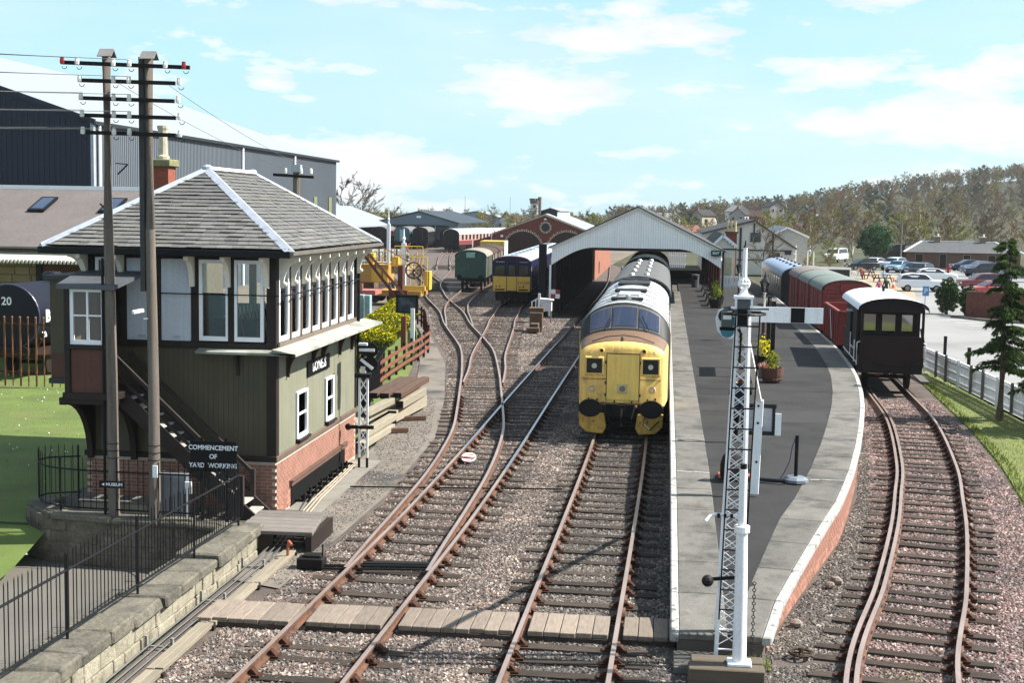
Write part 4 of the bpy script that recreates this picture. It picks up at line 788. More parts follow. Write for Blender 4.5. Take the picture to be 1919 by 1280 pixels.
b = MB(); b.cyl((-5.02, 34.43, -.02), (-5.02, 34.42, .0), .2, n=20); d_ = b.build('disc', WHITE, ld); b = MB(); b.torus((-5.02, 34.425, .004), .17, .025, 'z', 24, 4); b.build('red_ring', mat('sign_red', S(196, 46, 50), .5), d_); b = MB(); b.box(-5.15, -4.89, 34.4, 34.44, .0, .014); b.build('red_bar', mat('sign_red', S(196, 46, 50), .5), d_); b = MB(); b.cyl((-5.1, 34.2, -.15), (-5.04, 34.42, -.01), .02, n=6); b.build('stake', mat('sign_red', S(196, 46, 50), .5), ld); b = MB(); b.box(-5.04, -4.9, 34.5, 34.58, .0, .07); b.build('lamp', mat('sign_yellow', S(226, 180, 40), .5), ld)
# shunting disc signal on a white lattice stand
ds = thing('shunting_signal', 'black double disc shunting signal on a white lattice stand', 'signal', (-7.55, 33.2, -.17), world=True)
SIGW = mat('signal_white', S(238, 240, 242), .5, var=.05, streak=.12)
for x in (-7.68, -7.47): b = MB(); b.bar((x, 33.15, .12), (x, 33.15, 2.2), .05, .05); b.build('post', SIGW, ds); b = MB(); b.bar((x, 33.15, -.17), (x, 33.15, .12), .055, .055); b.build('post_foot', BLACKP, ds)
for k in range(6): z = .2+k*.33; b = MB(); b.bar((-7.68, 33.14, z), (-7.47, 33.14, z+.33), .012, .03); b.bar((-7.47, 33.16, z), (-7.68, 33.16, z+.33), .012, .03); b.build('lattice_bar', SIGW, ds)
b = MB(); b.box(-7.78, -7.38, 33.0, 33.3, 2.2, 2.3); b.build('bracket', BLACKP, ds)
for z, a in ((2.56, rad(-38)), (2.92, 0)):
    b = MB(); b.cyl((-7.38, 33.02, z), (-7.38, 33.06, z), .2, n=20); dd = b.build('disc', BLACKP, ds); b = MB(); c_, s_ = math.cos(a), math.sin(a); b.bar((-7.46-.2*c_, 33.0, z-.2*s_), (-7.46+.2*c_, 33.0, z+.2*s_), .02, .075); b.build('white_bar', SIGW, dd)
    b = MB(); b.box(-7.72, -7.48, 33.05, 33.3, z-.12, z+.14); b.cyl((-7.6, 33.18, z+.14), (-7.6, 33.18, z+.22), .08, .05, n=10); b.build('lamp_case', mat('lamp_black', S(40, 42, 44), .45), ds)
b = MB(); b.box(-7.66, -7.44, 32.92, 33.05, 3.04, 3.1); b.build('hood', SIGW, ds); b = MB(); b.box(-7.62, -7.5, 33.0, 33.1, 2.32, 2.5); b.build('lamp_glass', PORC, ds); b = MB(); b.cyl((-7.95, 33.2, .9), (-7.3, 33.1, .92), .05, n=8); b.ball((-7.98, 33.2, .9), .09, 8, 5); b.build('balance_weight', BLACKP, ds)
# timber pile
PALE = mat('new_timber', S(158, 148, 126), .85, var=.12, sc=3, fine=.15, ov=.1, st=(4, .5, 4)); CREO = mat('creosoted_timber', S(112, 78, 56), .85, var=.2, sc=3, fine=.2, ov=.15, st=(4, .5, 4)); ENDG = mat('dark_end_grain', S(56, 48, 42), .9)
def beam(label, p, q, w, h, m):
    t = thing('timber_baulk', label, 'timber', tuple(p), group='stacked timber baulks', world=True); b = MB(); b.bar(p, q, w, h); b.build('baulk', m, t, bevel=.012); d = (Vector(p)-Vector(q)).normalized(); b = MB(); b.bar(Vector(p)+d*.003, Vector(p)+d*.008, w-.02, h-.02); b.build('end_grain', ENDG, t)
beam('lowest pale timber baulk of the pile behind the signal box', (-8.22, 35.60, -0.03), (-8.05, 39.00, -0.03), 0.24, 0.19, PALE)
beam('second pale timber baulk stacked on the lowest one', (-8.28, 36.20, 0.19), (-8.12, 39.60, 0.19), 0.26, 0.19, PALE)
beam('pale timber baulk lying at the left of the pile', (-8.70, 36.60, 0.37), (-8.50, 40.00, 0.37), 0.27, 0.21, PALE)
beam('thick pale timber baulk near the top of the pile', (-8.50, 37.40, 0.59), (-8.30, 40.40, 0.59), 0.26, 0.18, PALE)
beam('left creosoted baulk on top of the pile', (-8.85, 40.00, 0.75), (-8.70, 44.20, 0.75), 0.31, 0.18, CREO)
beam('middle creosoted baulk on top of the pile', (-8.48, 40.00, 0.75), (-8.35, 44.20, 0.75), 0.29, 0.18, CREO)
beam('right creosoted baulk on top of the pile', (-8.12, 40.20, 0.75), (-8.00, 44.40, 0.75), 0.27, 0.18, CREO)
beam('pale baulk supporting the creosoted ones', (-8.05, 40.20, 0.47), (-7.90, 43.40, 0.47), 0.26, 0.24, PALE)
beam('bottom baulk under the creosoted stack', (-8.30, 40.00, 0.13), (-8.00, 43.60, 0.13), 0.42, 0.36, PALE)
beam('dark bearer under the timber pile', (-8.90, 38.20, -0.07), (-7.50, 38.80, -0.07), 0.17, 0.13, CREO)
beam('second dark bearer under the timber pile', (-8.90, 40.60, -0.07), (-7.40, 41.20, -0.07), 0.17, 0.13, CREO)
# garden fence, hedges, notice board behind the box
FENCE = mat('fence_stain', S(150, 84, 52), .75, var=.12, sc=3, ov=.08)
fl = spline([(-10.3, 46.5, -.1), (-10.55, 52, -.1), (-10.72, 59.8, -.1), (-11.65, 64.7, -.1), (-13.5, 73.6, -.1), (-16, 80, -.1)], .5)
gf = thing('garden_fence', 'brown three rail timber fence curving round the hedge garden', 'fence', tuple(fl[0]), world=True)
for z in (.3, .62, .94): 
    for i in range(0, len(fl)-6, 6): b = MB(); b.bar(fl[i]+Vector((.06, 0, z)), fl[min(i+6, len(fl)-1)]+Vector((.06, 0, z)), .035, .13); b.build('rail', FENCE, gf)
for i in range(0, len(fl), 3): b = MB(); p = fl[i]; b.box(p.x-.05, p.x+.05, p.y-.05, p.y+.05, -.1, 1.05); b.build('post', mat('fence_post_brown', S(96, 54, 36), .8), gf)
railing('black railing beside the garden seen past the corner of the signal box', [(-9.2, 40, -.1), (-9.9, 45, -.1), (-10.6, 50, -.1)], 1.3, .14, 2.2)
nb = thing('notice_board', 'dark weathered board on a brown and a white post among the hedges', 'notice board', (-11.8, 61, -.1), world=True)
b = MB(); b.box(-12.35, -11.45, 61, 61.08, 1.72, 2.45); b.build('board', mat('board_slate', S(66, 74, 88), .7, var=.35, sc=3, c2=S(96, 108, 122), c2sc=2), nb); b = MB(); b.box(-12.4, -11.4, 60.97, 61.1, 2.42, 2.52); b.box(-12.4, -11.4, 60.97, 61.1, 1.66, 1.73); b.box(-12.42, -12.33, 60.97, 61.1, 1.66, 2.52); b.box(-11.47, -11.38, 60.97, 61.1, 1.66, 2.52); b.build('frame', BLACKP, nb); b = MB(); b.box(-12.2, -11.97, 61.1, 61.3, -.1, 1.5); b.build('brown_post', FENCE, nb); b = MB(); b.box(-11.7, -11.52, 60.85, 60.95, -.1, 1.9); b.build('white_post', SIGW, nb)
# ---------------------------------------------------------------- leaf helpers
def leaf_mat(name, cols, tr=.25):
    if name in MATS: return MATS[name]
    M = bpy.data.materials.new(name); M.use_nodes = True; t = M.node_tree; t.nodes.clear(); MATS[name] = M
    g = N(t, 'ShaderNodeNewGeometry'); oi = N(t, 'ShaderNodeObjectInfo')
    c = RAMP(t, g.outputs['Random Per Island'], [(i/(len(cols)), S(*c)) for i, c in enumerate(cols)])
    c = MIX(t, 1.0, c, RAMP(t, NOISE(t, g.outputs['Position'], .5, 3), [(.35, .75), (.65, 1.2)]), 'MULTIPLY')
    c = MIX(t, 1.0, c, RAMP(t, oi.outputs['Random'], [(0, (.82, .85, .8)), (1, (1.15, 1.1, 1.05))]), 'MULTIPLY')
    d = N(t, 'ShaderNodeBsdfDiffuse'); tl = N(t, 'ShaderNodeBsdfTranslucent'); L(t, c, d.inputs[0]); L(t, c, tl.inputs[0]); mx = N(t, 'ShaderNodeMixShader'); mx.inputs[0].default_value = tr; L(t, d.outputs[0], mx.inputs[1]); L(t, tl.outputs[0], mx.inputs[2]); o = N(t, 'ShaderNodeOutputMaterial'); L(t, mx.outputs[0], o.inputs[0]); return M
def leaves(b, c, rxyz, n, size, rr, shell=.35, zmin=None):
    for _ in range(n):
        while True:
            v = Vector((rr.uniform(-1, 1), rr.uniform(-1, 1), rr.uniform(-1, 1)))
            if .01 < v.length < 1: break
        v = v.normalized()*(1-shell*rr.random()**1.5); p = Vector(c)+Vector((v.x*rxyz[0], v.y*rxyz[1], v.z*rxyz[2]))
        if zmin is not None and p.z < zmin: continue
        a = Vector((rr.uniform(-1, 1), rr.uniform(-1, 1), rr.uniform(-1, 1))).normalized(); u = a.orthogonal().normalized()*size*rr.uniform(.6, 1.3); w = a.cross(u)*.6
        b.poly([p-u*.5, p+w*.5, p+u*.5, p-w*.5])
GOLD = leaf_mat('golden_privet', [(196, 182, 30), (172, 166, 30), (206, 190, 44), (130, 138, 28), (158, 154, 30)]); GREENH = leaf_mat('green_privet', [(72, 88, 22), (96, 106, 26), (54, 70, 20), (118, 122, 28)])
def hedge(label, c, rx_, ry_, h, seed):
    rr = random.Random(seed); t = thing('hedge', label, 'hedge', (c[0], c[1], -.1), group='clipped golden hedges', world=True)
    b = MB(); b.ball((c[0], c[1], h*.48), h*.47, 14, 9); 
    for i, v in enumerate(b.v): b.v[i] = (c[0]+(v[0]-c[0])/(h*.47)*rx_*.9, c[1]+(v[1]-c[1])/(h*.47)*ry_*.9, v[2])
    b.build('inner_mass', mat('hedge_core', S(70, 82, 24), .95, var=.3, sc=4), t, smooth=True)
    b = MB(); leaves(b, (c[0], c[1], h*.5), (rx_, ry_, h*.5), 2600, .12, rr, .12, zmin=h*.42); b.build('golden_top', GOLD, t, fix=False)
    b = MB(); leaves(b, (c[0], c[1], h*.5), (rx_, ry_, h*.5), 1800, .12, rr, .12, zmin=0); b.build('green_side', GREENH, t, fix=False)
hedge('large golden hedge nearest the signal box', (-13.2, 59.5), 1.1, 1.3, 1.35, 1); hedge('golden hedge behind the large one', (-13.6, 63.5), 1.15, 1.2, 1.5, 2); hedge('third golden hedge along the garden', (-14.0, 68), 1.1, 1.3, 1.55, 3); hedge('farthest golden hedge near the crane', (-14.6, 73), 1.0, 1.2, 1.6, 4); hedge('small round golden bush in front of the hedges', (-12.7, 52.5), .65, .65, 1.15, 5)
# ---------------------------------------------------------------- rolling stock helpers
UNDER = mat('underframe_black', S(30, 28, 27), .8, var=.3, sc=3)
WHEELM = mat('wheel_steel', S(60, 52, 46), .6, var=.2)
def section(hw, z0, zs, zc, n=10, tuck=0.0):
    P_ = [(-hw+tuck, z0), (-hw, z0+.25*(zs-z0)), (-hw, zs)]
    for k in range(1, n): a = math.pi*(1-k/n); P_.append((hw*math.cos(a), zs+(zc-zs)*math.sin(a)**.9))
    return P_+[(hw, zs), (hw, z0+.25*(zs-z0)), (hw-tuck, z0)]
def wheelset(t, y, r=.45, z=0.0, hw=.7525):
    for s in (-1, 1):
        b = MB(); b.cyl((s*(hw-.02), y, z+r), (s*(hw+.11), y, z+r), r, n=20); b.cyl((s*(hw-.05), y, z+r), (s*(hw-.02), y, z+r), r+.03, n=20); w = b.build('wheel', WHEELM, t)
    b = MB(); b.cyl((-.7, y, z+r), (.7, y, z+r), .08, n=8); b.build('axle', WHEELM, t)
def bogie(t, y, L_=2.6, r=.45):
    b = MB()
    for s in (-1, 1): b.box(s*.98-.06, s*.98+.06, y-L_/2-.4, y+L_/2+.4, .45, .75); b.box(s*.98-.09, s*.98+.09, y-L_/2-.15, y-L_/2+.15, .3, .62); b.box(s*.98-.09, s*.98+.09, y+L_/2-.15, y+L_/2+.15, .3, .62)
    b.box(-.95, .95, y-.25, y+.25, .5, .8); b.build('bogie', UNDER, t)
    for d in (-1, 1): wheelset(t, y+d*L_/2, r)
def buffers(t, y, z=1.05, out=-.5, sp=.865, r=.23, oval=1.0, m=None):
    for s in (-1, 1):
        b = MB(); d = 1 if out > 0 else -1; b.cyl((s*sp, y, z), (s*sp, y+out*.8, z), .1, n=10); n0 = len(b.v); b.cyl((s*sp, y+out*.8, z), (s*sp, y+out, z), r, n=18)
        for i in range(n0, len(b.v)): v = b.v[i]; b.v[i] = (s*sp+(v[0]-s*sp)*oval, v[1], v[2])
        b.build('buffer', m or mat('buffer_black', S(34, 34, 36), .45, var=.2), t)
# ---------------------------------------------------------------- the diesel locomotive
YEL = mat('loco_yellow', S(255, 208, 96), .55, var=.1, sc=2.5, fine=.08, c2=S(212, 166, 84), c2lo=.54, c2hi=.74, c2sc=2.2, streak=.2)
BRN = mat('loco_brown', S(138, 104, 74), .6, var=.12, sc=2, streak=.1); DKG = mat('loco_dark_grey', S(62, 62, 62), .55, var=.12, sc=2); ROOFW = mat('loco_roof', S(182, 186, 188), .5, var=.12, sc=1.5, c2=S(150, 156, 160), c2lo=.52, c2hi=.66, c2sc=1.2, streak=.1)
LOCOB = mat('loco_side', S(96, 66, 50), .55, var=.15, sc=2); CABG = mat('cab_glass', S(74, 86, 116), .06, var=.12, sc=1.2, fine=0, spec=.9)
lo = thing('diesel_locomotive', 'yellow fronted diesel locomotive standing at the platform', 'locomotive', (-1.16, 38.35, 0))
rings = [(0.0, 1.10, .98, 2.28, 2.58), (.05, 1.18, .93, 2.36, 2.70), (.16, 1.215, .92, 2.42, 2.80), (.5, 1.25, .92, 2.46, 2.88), (1.55, 1.32, .92, 2.52, 3.0), (1.62, 1.335, .92, 2.55, 3.06), (2.02, 1.35, .92, 2.78, 3.72), (2.12, 1.36, .92, 2.82, 3.8), (4.0, 1.36, .92, 2.85, 3.82), (16.6, 1.36, .92, 2.85, 3.82), (16.9, 1.35, .92, 2.7, 3.6), (17.3, 1.33, .92, 2.5, 3.0), (18.6, 1.25, .92, 2.4, 2.85)]
NS = 16
def lsec(i): y, hw, z0, zs, zc = rings[i]; return [(x, y, z) for x, z in section(hw, z0, zs, zc, NS)]
b = MB(); rr_ = [b.ring(lsec(i)) for i in range(len(rings))]; K = len(rr_[0])
for i in range(len(rings)-1):
    for k in range(K-1):
        topk = 3 <= k <= K-5+0
        edge = k in (2, K-4)
        if i < 2: b.m = 0
        elif i < 4: b.m = 1 if (3 <= k <= K-5 and i > 1) else 0
        elif i == 4: b.m = 2
        elif i < 7: b.m = 2
        elif i < 9: b.m = 3 if 3 <= k <= K-5 else 4
        else: b.m = 3 if 3 <= k <= K-5 else 4
        b.face((rr_[i][k], rr_[i][k+1], rr_[i+1][k+1], rr_[i+1][k]))
b.m = 0; b.face(rr_[0][::-1]); b.m = 4; b.face(rr_[-1])
body = autosmooth(b.build('body', [YEL, BRN, DKG, ROOFW, LOCOB], lo), 35)
def lsurf(i, x, t):   # point on the loft between ring i and i+1 at lateral position x and fraction t
    y0, h0, _, s0, c0 = rings[i]; y1, h1, _, s1, c1 = rings[i+1]
    def zz(h, s, c, x): q = max(-1, min(1, x/h)); return s+(c-s)*max(0, 1-q*q)**.45
    return Vector((x, y0+(y1-y0)*t, zz(h0, s0, c0, x)+(zz(h1, s1, c1, x)-zz(h0, s0, c0, x))*t))
def pane(parent, xs, t0, t1, mg, grow=0.0, off=.012, nm='windscreen', tl=None):
    b = MB(); lo_, hi_ = [], []
    for j, x in enumerate(xs):
        a = lsurf(5, x, t0 if tl is None else tl[j]); c = lsurf(5, x, t1); n = Vector((0, -.8, .6)); lo_.append(a+n*off); hi_.append(c+n*off)
    A_ = b.ring(lo_); B_ = b.ring(hi_); b.bridge(A_, B_, False); return b.build(nm, mg, parent, fix=False)
FRM = mat('screen_rubber', S(120, 118, 112), .6)
for xs in ([-.36+.09*i for i in range(9)], [.44+.083*i for i in range(8)], [-1.02+.083*i for i in range(8)]):
    f = pane(body, [xs[0]-.03]+xs+[xs[-1]+.03], .0, 1.0, FRM, off=.008, nm='screen_frame'); pane(f, xs, .08, .92, CABG, off=.022, nm='windscreen')
for x, dx in ((-.5, .16), (.5, -.06), (.62, -.2)):
    pass
for x0, x1 in ((-.52, -.36), (.72, .5)): b = MB(); b.tube([lsurf(5, x0, 0)+Vector((0, -.05, .02)), lsurf(5, x1, .55)+Vector((0, -.04, .05))], .012, 4); b.build('wiper', BLACKP, body)
# nose furniture
def nbox(nm, x0, x1, z0, z1, d, m, par=None, bev=.012, y=-.01): b = MB(); b.box(x0, x1, y-d, y+.02, z0, z1); return b.build(nm, m, par or body, bevel=bev)
nd = nbox('nose_door', -.44, .5, 1.1, 2.44, .012, mat('loco_yellow_door', S(255, 212, 88), .5, var=.08, sc=2, streak=.14))
for cx in (-.8, .82):
    hb = nbox('headcode_frame', cx-.29, cx+.29, 1.82, 2.36, .05, YEL, bev=.03); nbox('black_panel', cx-.225, cx+.225, 1.88, 2.3, .01, mat('panel_black', S(18, 18, 20), .3), hb, y=-.062)
    b = MB(); b.cyl((cx, -.07, 2.09), (cx, -.09, 2.09), .075, n=16); b.build('marker_light', mat('milky_lens', S(196, 196, 170), .3), hb)
    s = 1 if cx > 0 else -1; b = MB(); b.torus((cx-s*.2, -.02, 2.53), .065, .018, 'y', 14, 5); b.build('grille_ring', YEL, body); b = MB(); b.cyl((cx-s*.2, .04, 2.53), (cx-s*.2, -.02, 2.53), .06, n=12); b.build('grille', mat('grille_brown', S(92, 72, 52), .8), body)
    b = MB(); b.torus((cx+s*.06, -.02, 1.42), .08, .025, 'y', 14, 5); b.build('lamp_ring', mat('lamp_cream', S(214, 190, 130), .5), body); b = MB(); b.cyl((cx+s*.06, .02, 1.42), (cx+s*.06, -.03, 1.42), .04, n=10); b.build('tail_lamp', PORC, body)
    b = MB(); b.poly([(cx+s*.08-.06, -.055, 2.44), (cx+s*.08+.06, -.055, 2.44), (cx+s*.08, -.03, 2.57)]); b.build('warning_plate', mat('plate_pale', S(226, 214, 150), .6), body, fix=False)
    b = MB(); b.box(cx-s*.14-.015, cx-s*.14+.015, -.06, .0, 1.3, 1.52); b.build('lamp_iron', YEL, body)
for x0_, x1_, z0_, z1_ in ((-.455, -.435, 1.06, 2.46), (.495, .515, 1.06, 2.46), (-.44, .5, 2.44, 2.465), (-1.12, -.46, 1.7, 1.712), (.52, 1.12, 1.7, 1.712), (-1.15, 1.15, 1.0, 1.02)): nbox('panel_seam', x0_, x1_, z0_, z1_, .016, mat('seam_brown', S(120, 88, 44), .8), bev=0)
for x_, z_ in ((-.47, 1.25), (-.47, 1.6), (-.47, 2.2), (.53, 1.25), (.53, 2.2), (-.95, 1.12), (-.7, 1.1), (.75, 1.12), (.98, 1.15), (-.2, 1.06), (.3, 1.05)): b = MB(); b.box(x_-.02, x_+.02, -.04, 0, z_-.035, z_+.035); b.build('hinge', mat('hinge_dark', S(92, 66, 36), .7), body)
hl = nbox('headlight_box', -.13, .17, 1.3, 1.58, .04, mat('lamp_cream', S(214, 190, 130), .5)); b = MB(); b.cyl((.02, -.05, 1.44), (.02, -.075, 1.44), .085, n=16); b.build('headlight', mat('headlight_glass', S(150, 150, 146), .2, m=.4), hl)
b = MB(); b.tube([(-.9, .3, 2.76), (-.45, .22, 2.92), (0, .2, 2.97), (.45, .22, 2.92), (.9, .3, 2.76)], .014, 5); b.build('handrail', BLACKP, body)
b = MB(); b.bar((.01, .15, 2.84), (.01, .6, 2.95), .02, .05); b.build('nose_seam', BRN, body)
nbox('buffer_beam', -1.2, 1.22, .62, .98, .04, BLACKP, lo); buffers(lo, -.02, .92, -.52, .87, .26, 1.28)
for s in (-1, 1):
    b = MB(); P_ = [(s*.48, .72), (s*1.22, .74), (s*1.2, .36), (s*1.0, .16), (s*.52, .12), (s*.42, .3)]; b.prism(P_ if s > 0 else P_[::-1], 'y', -.12, .3); b.build('valance', mat('valance_yellow', S(222, 178, 60), .6, var=.15, sc=4, c2=S(70, 52, 30), c2lo=.58, c2hi=.68, c2sc=9, streak=.25), lo, bevel=.02)
b = MB(); b.tube([(-.35, -.1, .9), (-.36, -.22, .6), (-.3, -.2, .42)], .03, 6); b.tube([(.38, -.1, .92), (.3, -.24, .6), (.32, -.2, .4)], .03, 6); b.tube([(.72, -.1, .8), (.66, -.3, .45), (.85, -.28, .3), (1.1, -.2, .55)], .022, 6); b.build('brake_hose', BLACKP, lo)
b = MB(); b.box(-.1, .12, -.3, 0, .8, 1.0); b.tube([(.01, -.3, .9), (.01, -.36, .7), (.01, -.34, .4)], .04, 6); b.build('coupling', mat('coupling_iron', S(44, 36, 32), .7), lo); b = MB(); b.ball((.42, -.2, .95), .05, 6, 4); b.ball((-.5, -.12, 1.0), .07, 6, 4); b.ball((1.12, -.12, .95), .08, 6, 4); b.build('hose_cock', mat('rust_red', S(150, 96, 80), .7), lo)
bogie(lo, 3.6, 3.4, .55); bogie(lo, 14.9, 3.4, .55); b = MB(); b.box(-1.2, 1.2, .3, 18.3, .62, .95); b.build('underframe', UNDER, lo); b = MB(); b.box(-1.2, 1.2, 6.5, 11.5, .25, .62); b.build('fuel_tank', UNDER, lo)
for y, w, l_, m_ in ((3.2, .5, .5, DKG), (5.2, .35, 1.6, ROOFW), (7.6, .55, .9, DKG), (12.0, .6, 2.4, DKG), (15.5, .5, .6, DKG)): b = MB(); b.box(-w, w, y, y+l_, 3.78, 3.87); b.build('roof_hatch', m_, body, bevel=.02)
for y in (2.6, 4.4, 6.8, 9.2, 11.6): b = MB(); b.tube([(x, y, z+.012) for x, z in section(1.36, .92, 2.85, 3.82, 14)[2:-2]], .011, 4); b.build('roof_seam', mat('seam_grey', S(120, 122, 124), .6), body)
b = MB(); b.lathe([(.09, 0), (.09, .1), (.05, .14)], (.05, 3.0, 3.84), 8); b.build('horn', mat('steel', S(190, 190, 190), .3, m=.8), body)
for s in (-1, 1):
    b = MB(); b.box(s*1.355-.01, s*1.355+.01, 2.3, 2.85, 2.15, 2.75); b.build('cab_side_window', CABG, body); b = MB(); b.box(s*1.37-.012, s*1.37+.012, 2.1, 2.16, 1.2, 2.9); b.build('door_rail', YEL, body)
# ---------------------------------------------------------------- coaches
def coach(name, label, cat, loc, rz, length, hw=1.38, side=None, end=None, roof=None, zs=2.95, zc=3.75, nwin=0, vents=0, gang=True, group=None, z0=1.05, wz0=1.85, wz1=2.65, band=None, winw=1.1, door=None, ventm=None):
    t = thing(name, label, cat, loc, rz, group); S_ = section(hw, z0, zs, zc, 12); i0, i1 = 2, len(S_)-3
    b = MB(); A_ = b.ring([(x, .0, z) for x, z in S_[:3]]); B_ = b.ring([(x, length, z) for x, z in S_[:3]]); b.bridge(A_, B_, False); A_ = b.ring([(x, .0, z) for x, z in S_[-3:]]); B_ = b.ring([(x, length, z) for x, z in S_[-3:]]); b.bridge(A_, B_, False)
    A_ = b.ring([(-hw, 0, z0), (hw, 0, z0), (hw, length, z0), (-hw, length, z0)]); b.face(A_); bd_ = b.build('body_side', side, t, fix=False)
    for y in (0.0, length): b = MB(); b.poly([(x*.995, y, z) for x, z in S_]); b.build('body_end', end or side, t, fix=False)
    b = MB(); RS = section(hw+.04, z0, zs-.02, zc+.03, 12)[2:-2]; A_ = b.ring([(x, -.05, z) for x, z in RS]); B_ = b.ring([(x, length+.05, z) for x, z in RS]); b.bridge(A_, B_, False); RS2 = section(hw-.02, z0, zs-.05, zc-.03, 12)[2:-2]; C_ = b.ring([(x, -.05, z) for x, z in RS2]); b.bridge(A_, C_, False); rf_ = autosmooth(b.build('roof', roof, t, fix=False), 50)
    for k in range(vents):
        for x in (-.32, .32): b = MB(); b.lathe([(.13, 0), (.15, .05), (.1, .12), (.03, .15)], (x, 1.0+k*(length-2)/max(1, vents-1)+(.5 if x > 0 else 0), zc-.02), 10); b.build('roof_vent', ventm or mat('vent_steel', S(176, 176, 170), .35, m=.5), rf_)
    if nwin:
        for s in (-1, 1):
            for k in range(nwin):
                y = .8+(length-1.6)*(k+.5)/nwin; b = MB(); b.box(s*(hw+.004)-.006, s*(hw+.004)+.006, y-winw/2, y+winw/2, wz0, wz1); b.build('window', DGLASS, t)
    if band:
        for s in (-1, 1): b = MB(); b.box(s*(hw+.002)-.003, s*(hw+.002)+.003, 0, length, band[1], band[2]); b.build('livery_band', band[0], t)
    if gang:
        b = MB(); b.box(-.45, .45, -.22, .0, 1.15, 3.2); b.build('gangway', BLACKP, t, bevel=.05)
    if door: b = MB(); b.box(-.36, .36, -.03, 0, 1.15, 3.05); b.build('end_door', door, t)
    buffers(t, 0, 1.05, -.5); b = MB(); b.box(-1.1, 1.1, .1, length-.1, .75, 1.04); b.box(-.8, .8, length*.3, length*.7, .4, .75); b.build('underframe', UNDER, t); bogie(t, 2.7, 2.4); bogie(t, length-2.7, 2.4); return t
CGREY = mat('coach_grey_roof', S(104, 104, 102), .7, var=.12, sc=1.5, streak=.1); MAROON = mat('maroon_paint', S(112, 38, 40), .45, var=.12, sc=1.5, streak=.15); BLK = mat('coach_end_black', S(34, 34, 38), .6, var=.2, sc=2)
coach('coach', 'grey roofed coach with silver vents coupled behind the diesel locomotive', 'coach', (-1.13, 57.6, 0), 0, 19.5, side=MAROON, end=BLK, roof=CGREY, nwin=8, vents=5, zc=3.78)
gd = mat('loco_green', S(34, 52, 44), .5, var=.2, sc=2)
coach('green_locomotive', 'dark green engine with rounded roof under the train shed', 'locomotive', (-1.13, 78.0, 0), 0, 16.5, hw=1.36, side=gd, end=gd, roof=mat('green_black_roof', S(30, 42, 38), .5, var=.2), nwin=3, gang=False, zs=2.9, zc=3.95, wz0=2.2, wz1=2.7)
